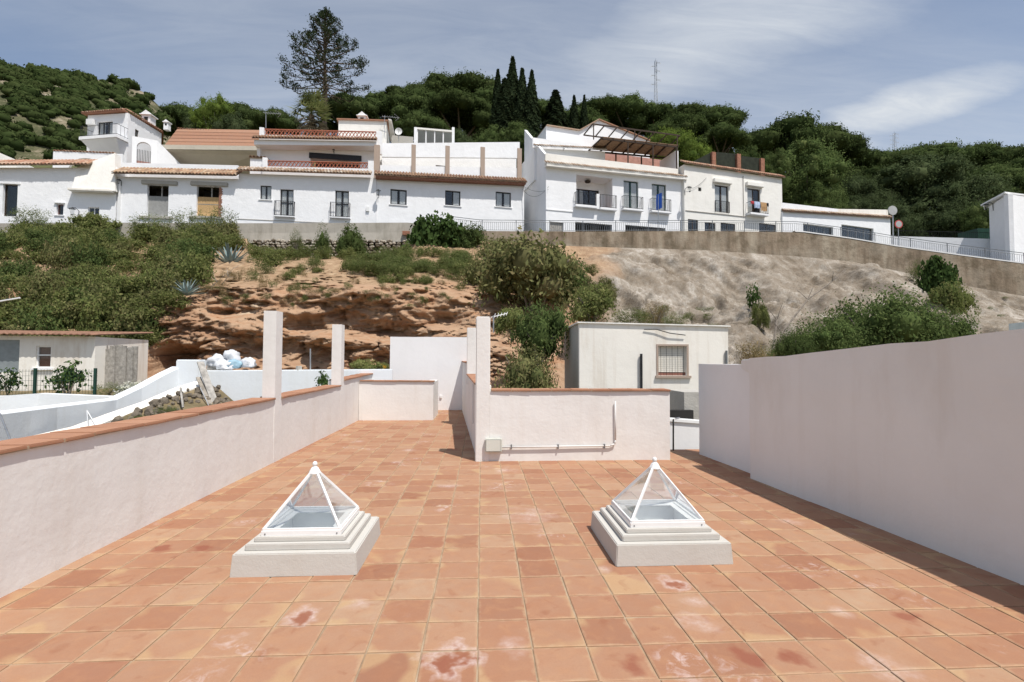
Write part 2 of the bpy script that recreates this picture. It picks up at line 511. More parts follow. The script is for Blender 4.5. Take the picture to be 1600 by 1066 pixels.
def m_rock():
    b = NB('hillside_rock')
    g = b.geo()
    at = b.n('ShaderNodeAttribute', attribute_name='zone')
    sp = b.n('ShaderNodeSeparateColor')
    b.l(at.outputs['Color'], sp.inputs[0])
    # red earth cliff, banded
    st = b.noise(0.55, 8, 0.62, stretch=(0.45, 0.45, 2.0), dist=1.0)
    red = b.ramp(st, [(0.28, (0.18, 0.095, 0.055)), (0.42, (0.32, 0.180, 0.105)), (0.52, (0.40, 0.265, 0.17)),
                      (0.60, (0.35, 0.185, 0.10)), (0.72, (0.50, 0.39, 0.275))])
    f2 = b.noise(3.0, 8, 0.7)
    red = b.mix(b.ramp(f2, [(0.35, 0.0), (0.8, 0.55)]), red, (0.40, 0.29, 0.20))
    # pale sprayed rock
    pl = b.noise(0.55, 11, 0.72, stretch=(1, 0.6, 0.8), dist=0.9)
    pale = b.ramp(pl, [(0.34, (0.12, 0.10, 0.078)), (0.44, (0.235, 0.20, 0.16)), (0.54, (0.325, 0.29, 0.245)), (0.66, (0.48, 0.44, 0.39))])
    bl = b.noise(2.6, 9, 0.72, dist=1.0)
    pale = b.mix(b.ramp(bl, [(0.40, 0.0), (0.62, 0.6)]), pale, (0.19, 0.145, 0.10))
    pst = b.noise(1.3, 8, 0.65, stretch=(1, 0.3, 0.3), dist=0.8)
    pale = b.mix(b.ramp(pst, [(0.46, 0.0), (0.72, 0.6)]), pale, (0.16, 0.13, 0.095))
    # earth on the slope
    so = b.noise(2.2, 8, 0.68)
    soil = b.ramp(so, [(0.3, (0.20, 0.13, 0.075)), (0.5, (0.33, 0.22, 0.135)), (0.7, (0.45, 0.34, 0.22))])
    c = b.mix(sp.outputs[0], red, pale)
    c = b.mix(sp.outputs[1], c, soil)
    b.col(c)
    b.set(0.95, 0, 0.1)
    h = b.math('ADD', b.noise(1.8, 9, 0.7, stretch=(0.8, 0.8, 1.5)), b.math('MULTIPLY', b.noise(9.0, 6, 0.65), 0.35))
    b.bump(h, 0.8, 0.12)
    MATS['hillside_rock'] = b.m


m_rock()
b = NB('hill_ground')
b.col(b.ramp(b.noise(0.05, 8, 0.7), [(0.35, (0.05, 0.07, 0.025)), (0.55, (0.12, 0.12, 0.055)), (0.72, (0.28, 0.23, 0.14))]))
b.set(0.95, 0, 0.1)
b.bump(b.noise(0.5, 6, 0.6), 0.6, 0.6)
MATS['hill_ground'] = b.m
b = NB('far_hill_ground')
b.col(b.ramp(b.noise(0.05, 12, 0.78, dist=0.6), [(0.38, (0.045, 0.055, 0.026)), (0.49, (0.085, 0.085, 0.045)), (0.56, (0.22, 0.185, 0.13)), (0.66, (0.36, 0.32, 0.26))]))
b.set(0.95, 0, 0.1)
MATS['far_hill_ground'] = b.m
b = NB('garden_earth')
b.col(b.ramp(b.noise(1.5, 8, 0.65), [(0.35, (0.10, 0.085, 0.045)), (0.6, (0.22, 0.17, 0.10)), (0.75, (0.32, 0.26, 0.18))]))
b.set(0.95, 0, 0.1)
b.bump(b.noise(8, 5), 0.6, 0.05)
MATS['garden_earth'] = b.m
b = NB('retaining_concrete')
vr = b.noise(1.3, 7, 0.62, stretch=(1, 1, 0.12))
c = b.ramp(vr, [(0.30, (0.13, 0.10, 0.07)), (0.5, (0.28, 0.22, 0.16)), (0.68, (0.40, 0.34, 0.26))])
n2 = b.noise(1.1, 8, 0.7)
c = b.mix(b.ramp(n2, [(0.46, 0.0), (0.66, 0.75)]), c, (0.13, 0.105, 0.07))
n3 = b.noise(0.5, 6, 0.6)
c = b.mix(b.ramp(n3, [(0.5, 0.0), (0.66, 0.5)]), c, (0.38, 0.33, 0.26))
b.col(c)
b.set(0.95, 0, 0.1)
b.bump(b.noise(5, 6, 0.65), 0.7, 0.05)
MATS['retaining_concrete'] = b.m

# ------------------------------------------------------------------ mesh helpers
ORG = {}


class MB:
    def __init__(s):
        s.v, s.f = [], []

    def add(s, vs, fs):
        k = len(s.v)
        s.v += [tuple(p) for p in vs]
        s.f += [tuple(i + k for i in f) for f in fs]
        return s

    def box8(s, p):
        """p: four points of one side, then the four opposite"""
        return s.add(p, [(0, 1, 2, 3), (7, 6, 5, 4), (0, 4, 5, 1), (1, 5, 6, 2), (2, 6, 7, 3), (3, 7, 4, 0)])

    def box(s, x0, x1, y0, y1, z0, z1):
        return s.box8([(x0, y0, z0), (x1, y0, z0), (x1, y0, z1), (x0, y0, z1), (x0, y1, z0), (x1, y1, z0), (x1, y1, z1), (x0, y1, z1)])

    def tube(s, a, b, r0, r1=None, n=6, cap=True):
        a, b = Vector(a), Vector(b)
        r1 = r0 if r1 is None else r1
        d = (b - a)
        if d.length < 1e-6:
            return s
        q = d.to_track_quat('Z', 'Y')
        vs = []
        for p, r in ((a, r0), (b, r1)):
            for i in range(n):
                t = 2 * math.pi * i / n
                vs.append(p + q @ Vector((r * math.cos(t), r * math.sin(t), 0)))
        fs = [(i, (i + 1) % n, n + (i + 1) % n, n + i) for i in range(n)]
        if cap:
            fs += [tuple(range(n - 1, -1, -1)), tuple(range(n, 2 * n))]
        return s.add(vs, fs)

    def path(s, pts, r, n=6):
        for i in range(len(pts) - 1):
            s.tube(pts[i], pts[i + 1], r[i] if isinstance(r, (list, tuple)) else r, r[i + 1] if isinstance(r, (list, tuple)) else r, n)
        return s

    def bar(s, a, b, w, h):
        """square-section bar, h along world up as far as possible"""
        a, b = Vector(a), Vector(b)
        d = (b - a).normalized()
        up = Vector((0, 0, 1)) if abs(d.z) < 0.95 else Vector((0, 1, 0))
        sd = d.cross(up).normalized() * (w / 2)
        u = sd.cross(d).normalized() * (h / 2)
        return s.box8([a - sd - u, a + sd - u, a + sd + u, a - sd + u, b - sd - u, b + sd - u, b + sd + u, b - sd + u])

    def lathe(s, c, prof, n=12):
        c = Vector(c)
        vs, fs = [], []
        for r, z in prof:
            for i in range(n):
                t = 2 * math.pi * i / n
                vs.append(c + Vector((r * math.cos(t), r * math.sin(t), z)))
        m = len(prof)
        for j in range(m - 1):
            for i in range(n):
                fs.append((j * n + i, j * n + (i + 1) % n, (j + 1) * n + (i + 1) % n, (j + 1) * n + i))
        fs.append(tuple(range(n - 1, -1, -1)))
        fs.append(tuple(range((m - 1) * n, m * n)))
        return s.add(vs, fs)

    def build(s, name, mat, parent=None, smooth=False, bevel=0.0):
        o0 = ORG.get(parent.name, Vector((0, 0, 0))) if parent else Vector((0, 0, 0))
        me = bpy.data.meshes.new(name)
        me.from_pydata([(p[0] - o0.x, p[1] - o0.y, p[2] - o0.z) for p in s.v], [], s.f)
        me.materials.append(MATS[mat])
        if bevel:
            bm = bmesh.new()
            bm.from_mesh(me)
            bmesh.ops.remove_doubles(bm, verts=bm.verts, dist=1e-5)
            bmesh.ops.bevel(bm, geom=[e for e in bm.edges], offset=bevel, segments=2, affect='EDGES')
            bm.to_mesh(me)
            bm.free()
        if smooth:
            me.polygons.foreach_set('use_smooth', [True] * len(me.polygons))
        o = bpy.data.objects.new(name, me)
        COL.objects.link(o)
        if parent:
            o.parent = parent
            ORG[o.name] = o0
        return o


def tag(o, label, cat=None, group=None, kind=None):
    if label:
        o['label'] = label
    if cat:
        o['category'] = cat
    if group:
        o['group'] = group
    if kind:
        o['kind'] = kind
    return o


def thing(name, loc, label, cat, group=None):
    o = bpy.data.objects.new(name, None)
    o.location = loc
    o.empty_display_size = 0.2
    COL.objects.link(o)
    ORG[o.name] = Vector(loc)
    return tag(o, label, cat, group)


def struct(o):
    o['kind'] = 'structure'
    return o


def fast_mesh(name, verts, faces, mat, parent=None, loc=None, smooth=False):
    """numpy arrays -> mesh object; verts are relative to loc / the parent"""
    me = mesh_np(name, verts, faces, mat, smooth)
    o = bpy.data.objects.new(name, me)
    COL.objects.link(o)
    if parent:
        o.parent = parent
        ORG[o.name] = ORG.get(parent.name, Vector((0, 0, 0)))
    if loc is not None:
        o.location = loc
    return o


def mesh_np(name, verts, faces, mat, smooth=False):
    me = bpy.data.meshes.new(name)
    k = faces.shape[1]
    me.vertices.add(len(verts))
    me.vertices.foreach_set('co', np.ascontiguousarray(verts, dtype=np.float32).ravel())
    me.loops.add(faces.size)
    me.loops.foreach_set('vertex_index', np.ascontiguousarray(faces, dtype=np.int32).ravel())
    me.polygons.add(len(faces))
    me.polygons.foreach_set('loop_start', np.arange(0, faces.size, k, dtype=np.int32))
    me.polygons.foreach_set('loop_total', np.full(len(faces), k, dtype=np.int32))
    if smooth:
        me.polygons.foreach_set('use_smooth', np.ones(len(faces), dtype=bool))
    me.update(calc_edges=True)
    me.validate()
    me.materials.append(MATS[mat])
    return me


def grid_openings(mb, us, vs, holes, fn, thick_fn=None):
    """sheet over the grid us x vs, cells inside a hole left out; fn(u, v) gives the front point, thick_fn the back one;
    the reveals of the holes and the rim are closed"""
    us = sorted(set([round(u, 5) for u in us] + [round(h[i], 5) for h in holes for i in (0, 1)]))
    vs = sorted(set([round(v, 5) for v in vs] + [round(h[i], 5) for h in holes for i in (2, 3)]))
    def solid(i, j):
        if i < 0 or j < 0 or i >= len(us) - 1 or j >= len(vs) - 1:
            return False
        u, v = (us[i] + us[i + 1]) / 2, (vs[j] + vs[j + 1]) / 2
        return not any(h[0] < u < h[1] and h[2] < v < h[3] for h in holes)
    nf = len(us) * len(vs)
    V = [fn(u, v) for u in us for v in vs]
    ix = lambda i, j: i * len(vs) + j
    F = []
    if thick_fn:
        V += [thick_fn(u, v) for u in us for v in vs]
    for i in range(len(us) - 1):
        for j in range(len(vs) - 1):
            if not solid(i, j):
                continue
            a, b_, c, d = ix(i, j), ix(i + 1, j), ix(i + 1, j + 1), ix(i, j + 1)
            F.append((a, b_, c, d))
            if thick_fn:
                F.append((a + nf, d + nf, c + nf, b_ + nf))
                for (di, dj, p, q) in ((-1, 0, a, d), (1, 0, c, b_), (0, -1, b_, a), (0, 1, d, c)):
                    if not solid(i + di, j + dj):
                        F.append((p, q, q + nf, p + nf))
    return mb.add(V, F)


# ------------------------------------------------------------------ foliage helpers
def rand_dirs(n, rng):
    d = rng.normal(size=(n, 3))
    return d / np.linalg.norm(d, axis=1)[:, None]


def quads_at(c, nrm, size, rng, aspect=0.55, up=0.0):
    """leaf quads (kite shaped) centred at c facing nrm"""
    n = len(c)
    t = rand_dirs(n, rng)
    if up:
        t = t + np.array([0, 0, up])
    a = np.cross(nrm, t)
    a /= np.linalg.norm(a, axis=1)[:, None] + 1e-9
    bb = np.cross(nrm, a)
    s = size if np.ndim(size) else np.full(n, size)
    s = s[:, None]
    w = s * aspect
    v = np.empty((n, 4, 3))
    v[:, 0] = c - bb * s * 0.5
    v[:, 1] = c + a * w * 0.5 - bb * s * 0.05
    v[:, 2] = c + bb * s * 0.5
    v[:, 3] = c - a * w * 0.5 - bb * s * 0.05
    return v.reshape(-1, 3), np.arange(n * 4).reshape(-1, 4)


def lobes_foliage(lobes, n, size, seed, out=0.6, shell=0.45, aspect=0.6, clump=0, rough=0.10, sp=0.16):
    """n leaves through a set of ellipsoid lobes (cx,cy,cz,rx,ry,rz), gathered into clumps"""
    rng = np.random.default_rng(seed)
    L = np.array(lobes, float)
    w = (L[:, 3] * L[:, 4] * L[:, 5]) ** 0.67
    w /= w.sum()
    if clump:
        m = max(1, n // clump)
        k = rng.choice(len(L), m, p=w)
        d = rand_dirs(m, rng)
        rr = rng.uniform(shell, 1.0 + rough, m) ** 0.6
        cc = L[k, :3] + d * L[k, 3:] * rr[:, None]
        idx = rng.integers(0, m, n)
        spread = L[k, 3:].mean(axis=1)[idx, None] * sp
        c = cc[idx] + rng.normal(size=(n, 3)) * spread
        dd = d[idx]
    else:
        k = rng.choice(len(L), n, p=w)
        dd = rand_dirs(n, rng)
        rr = rng.uniform(shell, 1.0 + rough, n) ** 0.6
        c = L[k, :3] + dd * L[k, 3:] * rr[:, None]
    nrm = dd * out + rand_dirs(n, rng) * (1 - out) + np.array([0, 0, 0.25])
    nrm /= np.linalg.norm(nrm, axis=1)[:, None]
    s = size * rng.uniform(0.6, 1.4, n)
    return quads_at(c, nrm, s, rng, aspect)


def ico_lobes(lobes, scale, seed, sub=2, amp=0.18):
    """lumpy inner bodies of a crown so that it is dense in the middle"""
    V, F = [], []
    bm = bmesh.new()
    bmesh.ops.create_icosphere(bm, subdivisions=sub, radius=1)
    bv = [v.co.copy() for v in bm.verts]
    bf = [[v.index for v in f.verts] for f in bm.faces]
    bm.free()
    k = 0
    for i, l in enumerate(lobes):
        for p in bv:
            q = p * (1 + amp * noise.noise(p * 2.3 + Vector((seed + i * 3.7, 0, 0))))
            V.append((l[0] + q.x * l[3] * scale, l[1] + q.y * l[4] * scale, l[2] + q.z * l[5] * scale))
        F += [[a + k for a in f] for f in bf]
        k += len(bv)
    # triangles padded into quads is not valid, so returned on their own
    return np.array(V), np.array(F)


def tri_to_quads(V, F, V2, F2):
    """join a triangle set with a quad set by cutting the quads"""
    t = np.concatenate([F2[:, [0, 1, 2]], F2[:, [0, 2, 3]]])
    return np.concatenate([V, V2]), np.concatenate([F, t + len(V)])


def merge(*parts):
    Vs, Fs, k = [], [], 0
    for V, F in parts:
        Vs.append(V)
        Fs.append(F + k)
        k += len(V)
    return np.concatenate(Vs), np.concatenate(Fs)

# ================================================================== THE TERRACE
T = 0.30
TX0, TY0 = -2.04 * T, 9.385 * T            # a crossing of the joints
SKY_L = (-1.79, -0.91, 3.82, 4.67)
SKY_R = (1.045, 1.945, 3.87, 4.75)


def right_wall_x(y):
    return 3.60 + (6.6 - y) * 0.072


def corridor_x(y):
    return -0.06 - (y - 8.0) * 0.068


def on_floor(x, y):
    if x < -3.22 or y < 0.6 or y > 16.15:
        return False
    if y < 8.12:
        return x < right_wall_x(min(y, 6.6)) + 0.3
    if x > 2.9:
        return y < 8.75 and x < 4.0
    return x < corridor_x(y) + 0.2


def build_floor():
    base = MB()
    holes = []
    for s in (SKY_L, SKY_R):
        pass
    grid_openings(base, [-3.5, 4.2], [-1.5, 8.05], holes, lambda u, v: (u, v, -0.004), lambda u, v: (u, v, -0.45))
    base.box(-3.5, 0.15, 8.05, 16.4, -0.45, -0.004)
    base.box(2.85, 4.2, 8.05, 8.75, -0.45, -0.0045)
    fl = struct(base.build('terrace_floor', 'grout'))
    # a dozen hand-made tiles, shared by all
    rnd = random.Random(3)
    variants = []
    for k in range(12):
        g = T - 0.0075
        h = g / 2
        cs = [(-h, -h), (h, -h), (h, h), (-h, h)]
        cs = [(x + rnd.uniform(-.0035, .0035), y + rnd.uniform(-.0035, .0035)) for x, y in cs]
        tz = [rnd.uniform(-.0018, .0018) for _ in range(4)]
        vs = [(x, y, -0.012) for x, y in cs]
        vs += [(x * 0.993, y * 0.993, 0.0005 + z) for (x, y), z in zip(cs, tz)]
        vs += [(x * 0.955, y * 0.955, 0.0035 + z) for (x, y), z in zip(cs, tz)]
        fs = [(8, 9, 10, 11)]
        for i in range(4):
            j = (i + 1) % 4
            fs += [(i, j, j + 4, i + 4), (i + 4, j + 4, j + 8, i + 8)]
        variants.append((vs, fs))
    cells = []
    for i in range(-14, 20):
        for j in range(-9, 48):
            cx, cy = TX0 + (i + .5) * T, TY0 + (j + .5) * T
            if not on_floor(cx, cy):
                continue
            inside = any(s[0] + 0.12 < cx < s[1] - 0.12 and s[2] + 0.12 < cy < s[3] - 0.12 for s in (SKY_L, SKY_R))
            if inside:
                continue
            d = Vector((cx, cy, -EYE))
            loc = MCAM.transposed() @ d
            vis = 0
            if loc.z < -0.1:
                u, v = loc.x / -loc.z * FPX, loc.y / -loc.z * FPX
                if -860 < u < 860 and -590 < v < 590:
                    vis = 1.0 / (loc.z * loc.z)
            cells.append((vis, cx, cy))
    cells.sort(reverse=True)
    meshes = []
    for k, (vs, fs) in enumerate(variants):
        me = bpy.data.meshes.new('floor_tile')
        me.from_pydata(vs, [], fs)
        me.materials.append(MATS['floor_tile'])
        at = me.color_attributes.new('tl', 'FLOAT_COLOR', 'POINT')
        for q, v in enumerate(vs):
            at.data[q].color = (v[0] / T + .5, v[1] / T + .5, 0, 1)
        meshes.append(me)
    rest = MB()
    rest_tl = []
    for n, (vis, cx, cy) in enumerate(cells):
        k = rnd.randrange(12)
        a = rnd.choice((0, 1, 2, 3)) * math.pi / 2 + rnd.uniform(-.006, .006)
        dx, dy, dz = rnd.uniform(-.002, .002), rnd.uniform(-.002, .002), rnd.uniform(-.001, .001)
        if n < 300:
            o = bpy.data.objects.new('floor_tile', meshes[k])
            o.location = (cx + dx, cy + dy, dz)
            o.rotation_euler = (0, 0, a)
            o.parent = fl
            COL.objects.link(o)
        else:
            c, s = math.cos(a), math.sin(a)
            vs, fs = variants[k]
            rest_tl += [(v[0] / T + .5, v[1] / T + .5, 0, 1) for v in vs]
            rest.add([(cx + dx + x * c - y * s, cy + dy + x * s + y * c, z + dz) for x, y, z in vs], fs)
    r = rest.build('floor_tile_field', 'floor_tile', fl)
    at = r.data.color_attributes.new('tl', 'FLOAT_COLOR', 'POINT')
    at.data.foreach_set('color', np.array(rest_tl, dtype=np.float32).ravel())
    r['kind'] = 'stuff'
    return fl


floor = build_floor()


def ring(mb, x0, x1, y0, y1, z0, z1, inner, flare=0.0):
    o = [(x0 - flare, y0 - flare, z0), (x1 + flare, y0 - flare, z0), (x1 + flare, y1 + flare, z0), (x0 - flare, y1 + flare, z0),
         (x0, y0, z1), (x1, y0, z1), (x1, y1, z1), (x0, y1, z1)]
    a, b_, c, d = x0 + inner, x1 - inner, y0 + inner, y1 - inner
    i = [(a, c, z0), (b_, c, z0), (b_, d, z0), (a, d, z0), (a, c, z1), (b_, c, z1), (b_, d, z1), (a, d, z1)]
    fs = []
    for k in range(4):
        j = (k + 1) % 4
        fs += [(k, j, j + 4, k + 4), (8 + j, 8 + k, 12 + k, 12 + j), (k + 4, j + 4, 12 + j, 12 + k), (j, k, 8 + k, 8 + j)]
    mb.add(o + i, fs)
    return mb


def skylight(s, label):
    x0, x1, y0, y1 = s
    cx, cy = (x0 + x1) / 2, (y0 + y1) / 2
    w = (x1 - x0) / 2
    t = thing('pyramid_skylight', (cx, cy, 0), label, 'skylight', 'glass pyramid skylights on the terrace')
    ring(MB(), x0, x1, y0, y1, -0.002, 0.165, w - 0.29, 0.012).build('base_course', 'curb_plaster', t, bevel=0.007)
    a = 0.06
    ring(MB(), x0 + a, x1 - a, y0 + a, y1 - a, 0.163, 0.212, w - a - 0.292).build('middle_course', 'curb_plaster', t, bevel=0.006)
    a = 0.105
    ring(MB(), x0 + a, x1 - a, y0 + a, y1 - a, 0.210, 0.246, w - a - 0.2925).build('upper_course', 'curb_plaster', t, bevel=0.006)
    a = 0.145
    fw = w - a
    f = ring(MB(), cx - fw, cx + fw, cy - fw, cy + fw, 0.244, 0.286, 0.045).build('frame', 'white_metal', t, bevel=0.003)
    for sx in (-1, 1):
        MB().tube((cx + sx * (fw - 0.03), cy - fw + 0.004, 0.262), (cx + sx * (fw - 0.03), cy - fw - 0.003, 0.262), 0.006, n=6).build('screw', 'grey_metal', f)
    # white lining of the shaft and the pale ceiling light at its foot
    i = 0.262
    sh = MB()
    grid = [(cx - i, cy - i), (cx + i, cy - i), (cx + i, cy + i), (cx - i, cy + i)]
    o_ = 0.03
    og = [(cx - i - o_, cy - i - o_), (cx + i + o_, cy - i - o_), (cx + i + o_, cy + i + o_), (cx - i - o_, cy + i + o_)]
    vs = [(x, y, 0.02) for x, y in grid] + [(x, y, 0.243) for x, y in grid] + [(x, y, 0.02) for x, y in og] + [(x, y, 0.243) for x, y in og]
    fs = []
    for k in range(4):
        j = (k + 1) % 4
        fs += [(j, k, k + 4, j + 4), (8 + k, 8 + j, 12 + j, 12 + k), (4 + k, 4 + j, 12 + j, 12 + k)]
    sh.add(vs, fs)
    sh.build('shaft_lining', 'white_paint', t)
    MB().box(cx - i - .02, cx + i + .02, cy - i - .02, cy + i + .02, 0.012, 0.06).build('laylight', 'milk_glass', t)
    # inner white flange seen through the glass
    ring(MB(), cx - fw + .046, cx + fw - .046, cy - fw + .046, cy + fw - .046, 0.268, 0.276, 0.05).build('inner_flange', 'white_metal', t)
    apex = Vector((cx, cy, 0.690))
    g = fw - 0.012
    cs = [Vector((cx - g, cy - g, 0.290)), Vector((cx + g, cy - g, 0.290)), Vector((cx + g, cy + g, 0.290)), Vector((cx - g, cy + g, 0.290))]
    for k in range(4):
        MB().bar(cs[k], apex, 0.017, 0.017).build('glazing_bar', 'white_metal', t)
    for k in range(4):
        p, q = cs[k], cs[(k + 1) % 4]
        nn = (q - p).cross(apex - p).normalized() * 0.004
        lo = Vector((0, 0, 0.004))
        MB().add([p + lo, q + lo, apex - Vector((0, 0, .01)), p + lo - nn, q + lo - nn, apex - Vector((0, 0, .01)) - nn],
                 [(0, 1, 2), (5, 4, 3), (0, 3, 4, 1), (1, 4, 5, 2), (2, 5, 3, 0)]).build('pane', 'skylight_glass', t)
        MB().bar(p + Vector((0, 0, .003)), q + Vector((0, 0, .003)), 0.014, 0.014).build('sill_bar', 'white_metal', t)
    c = MB().lathe((cx, cy, 0), [(0.050, 0.650), (0.046, 0.662), (0.030, 0.690), (0.014, 0.704)], 8).build('cap', 'white_metal', t)
    MB().lathe((cx, cy, 0.723), [(0.006, -.024), (0.015, -.017), (0.021, 0), (0.015, .016), (0.005, .021)], 12).build('finial', 'white_metal', c, smooth=True)
    return t


skylight(SKY_L, 'white framed glass pyramid skylight on stepped curb, nearer the long low parapet')
skylight(SKY_R, 'white framed glass pyramid skylight on stepped curb, nearer the tall shaded wall')


# ------------------------------------------------------------------ parapets and pillars
def plaster_box(mb, x0, x1, y0, y1, z0, z1):
    return mb.box(x0, x1, y0, y1, z0, z1)


def wobble_wall(pa, pb, thick, ztop_a, ztop_b, name, mat, parent=None, z0=-0.02, seg=0.35, amp=0.006, side=1):
    """plastered wall from pa to pb (x, y); its thickness goes to the left of pa->pb when side is 1; slightly uneven"""
    pa, pb = Vector((*pa, 0)), Vector((*pb, 0))
    d = pb - pa
    n = max(2, int(d.length / seg))
    nn = Vector((-d.y, d.x, 0)).normalized() * thick * side
    mb = MB()
    rows = 5
    V, F = [], []
    for i in range(n + 1):
        f = i / n
        zt = ztop_a + (ztop_b - ztop_a) * f
        for k in range(rows):
            p = pa + d * f
            z = z0 + (zt - z0) * k / (rows - 1)
            w = noise.noise(Vector((p.x * 1.1, p.y * 1.1, z * 1.4 + 5)))
            zz = z + (noise.noise(Vector((p.x * 2, p.y * 2, 9))) * amp * 1.3 if k == rows - 1 else 0)
            off = nn.normalized() * w * amp
            V.append(p + off + Vector((0, 0, zz)))
        for k in range(rows):
            p = pa + d * f + nn
            z = z0 + (zt - z0) * k / (rows - 1)
            zz = z + (noise.noise(Vector((p.x * 2, p.y * 2, 9))) * amp * 1.3 if k == rows - 1 else 0)
            V.append(p + Vector((0, 0, zz)))
    m = rows * 2
    for i in range(n):
        a, c = i * m, (i + 1) * m
        for k in range(rows - 1):
            F.append((a + k, c + k, c + k + 1, a + k + 1))
            F.append((a + rows + k + 1, c + rows + k + 1, c + rows + k, a + rows + k))
        F.append((a + rows - 1, c + rows - 1, c + m - 1, a + m - 1))
    for e, flip in ((0, 1), (n * m, 0)):
        for k in range(rows - 1):
            q = (e + k, e + k + 1, e + rows + k + 1, e + rows + k)
            F.append(q if flip else q[::-1])
    mb.add(V, F)
    return mb.build(name, mat, parent, smooth=False)


def coping(pa, pb, width, z, parent, over=0.03, length=0.30, seed=1, lift=0.0):
    """row of clay tiles laid along a wall top (centre line pa -> pb)"""
    rnd = random.Random(seed)
    pa, pb = Vector(pa), Vector(pb)
    d = pb - pa
    n = max(1, round(d.length / length))
    u = d.normalized()
    s = Vector((-u.y, u.x, 0)).normalized() * (width / 2 + over)
    MB().bar(pa + Vector((0, 0, .0105)), pb + Vector((0, 0, .0105)), width + 2 * over - .012, .024).build('mortar_bed', 'grout', parent)
    for i in range(n):
        a = pa + d * (i / n) + u * 0.0035
        c = pa + d * ((i + 1) / n) - u * 0.0035
        h = 0.028
        j = [Vector((rnd.uniform(-.004, .004), rnd.uniform(-.004, .004), rnd.uniform(-.004, .004))) for _ in range(4)]
        zz = Vector((0, 0, h))
        q = [a - s + j[0], c - s + j[1], c + s + j[2], a + s + j[3]]
        MB().box8([q[0], q[1], q[1] + zz, q[0] + zz, q[3], q[2], q[2] + zz, q[3] + zz]).build('coping_tile', 'coping_tile', parent, bevel=0.006)


XI = -3.14      # inner face of the long low parapet
par = thing('parapet_wall', (XI, 6, 0), 'long low white parapet with clay coping and two pillars, on the left', 'wall')
wobble_wall((XI, -1.4), (XI, 11.65), 0.30, 0.935, 0.965, 'wall', 'terrace_plaster', par)
wobble_wall((XI - 0.004, 11.65), (XI - 0.004, 15.9), 0.30, 1.08, 1.16, 'wall', 'terrace_plaster', par)
coping((XI - .15, -1.4, .938), (XI - .15, 7.91, .956), 0.30, 0, par, seed=1)
coping((XI - .15, 8.18, .957), (XI - .15, 11.52, .968), 0.30, 0, par, seed=2)
coping((XI - .15, 11.80, 1.083), (XI - .15, 15.85, 1.163), 0.30, 0, par, seed=3)
MB().box(XI - .185, XI + .004, 7.92, 8.17, -.02, 2.31).build('pillar', 'terrace_plaster', par)
MB().box(XI - .205, XI + .004, 11.53, 11.78, -.02, 2.35).build('pillar', 'terrace_plaster', par)

blk = thing('stair_parapet', (-2.2, 13.1, 0), 'short white wall with clay coping closing the stair at corridor end', 'wall')
wobble_wall((XI + .002, 13.23), (-1.24, 13.23), 0.22, 1.0, 0.99, 'wall', 'terrace_plaster', blk, seg=.3)
wobble_wall((-1.46, 13.45), (-1.46, 14.7), 0.22, 0.985, 0.985, 'wall', 'terrace_plaster', blk, side=-1)
coping((XI + .02, 13.34, 1.003), (-1.22, 13.34, .995), 0.22, 0, blk, 0.035, seed=5)

bw = thing('end_wall', (-1.6, 16.0, 0), 'tall plain white wall closing the far end of the tiled corridor', 'wall')
wobble_wall((-2.83, 15.86), (-0.25, 15.86), 0.22, 2.27, 2.27, 'wall', 'terrace_white', bw)
MB().box(-1.28, -1.22, 15.82, 15.87, 0.38, 0.46).build('wall_socket', 'white_paint', bw)

cp = thing('corridor_parapet', (-.3, 12, 0), 'white parapet in shade along the right of the corridor, pillar on top', 'wall')
wobble_wall((corridor_x(12.2), 12.2), (corridor_x(8.05), 8.05), 0.22, 1.22, 1.16, 'wall', 'terrace_plaster', cp)
wobble_wall((corridor_x(15.98), 15.98), (corridor_x(12.2) - .004, 12.2), 0.22, 1.50, 1.48, 'wall', 'terrace_plaster', cp)
coping((corridor_x(15.9) + .11, 15.9, 1.50), (corridor_x(12.3) + .11, 12.3, 1.485), 0.22, 0, cp, seed=6)
coping((corridor_x(11.8) + .11, 11.8, 1.22), (corridor_x(8.3) + .11, 8.3, 1.165), 0.22, 0, cp, seed=7)
MB().box(corridor_x(12) - .012, corridor_x(12) + .20, 11.85, 12.10, 1.0, 2.32).build('pillar', 'terrace_plaster', cp, bevel=.012)
MB().tube((corridor_x(9.0) - .02, 9.0, 0.45), (corridor_x(9.0) - .02, 9.0, 1.14), 0.012).build('conduit', 'pvc', cp)

PY = 7.90
pw = thing('partition_wall', (1.5, PY, 0), 'white partition wall with tall pillar and electric box, facing the skylights', 'wall')
wobble_wall((0.13, PY), (2.99, PY), 0.24, 1.085, 1.085, 'wall', 'terrace_plaster', pw, seg=.3)
coping((0.15, PY + .12, 1.088), (3.0, PY + .12, 1.088), 0.24, 0, pw, .03, seed=8)
MB().box(-0.09, 0.135, PY - .012, PY + .25, -.02, 2.25).build('pillar', 'terrace_plaster', pw, bevel=.014)
jb = MB().box(0.06, 0.32, PY - .085, PY - .006, 0.155, 0.365).build('junction_box', 'box_plastic', pw, bevel=.012)
MB().box(0.075, 0.305, PY - .092, PY - .084, 0.170, 0.350).build('lid', 'box_plastic', jb, bevel=.004)
cd = MB()
cd.path([(0.32, PY - .03, 0.222), (2.02, PY - .03, 0.235), (2.09, PY - .03, 0.262), (2.105, PY - .03, 0.32), (2.105, PY - .03, 0.93)], 0.0125, 8)
cd.build('conduit', 'pvc', pw, smooth=True)
for x in (0.47, 1.20, 1.93):
    MB().box(x - .008, x + .008, PY - .046, PY - .004, 0.195, 0.262).build('conduit_clip', 'grey_metal', pw)

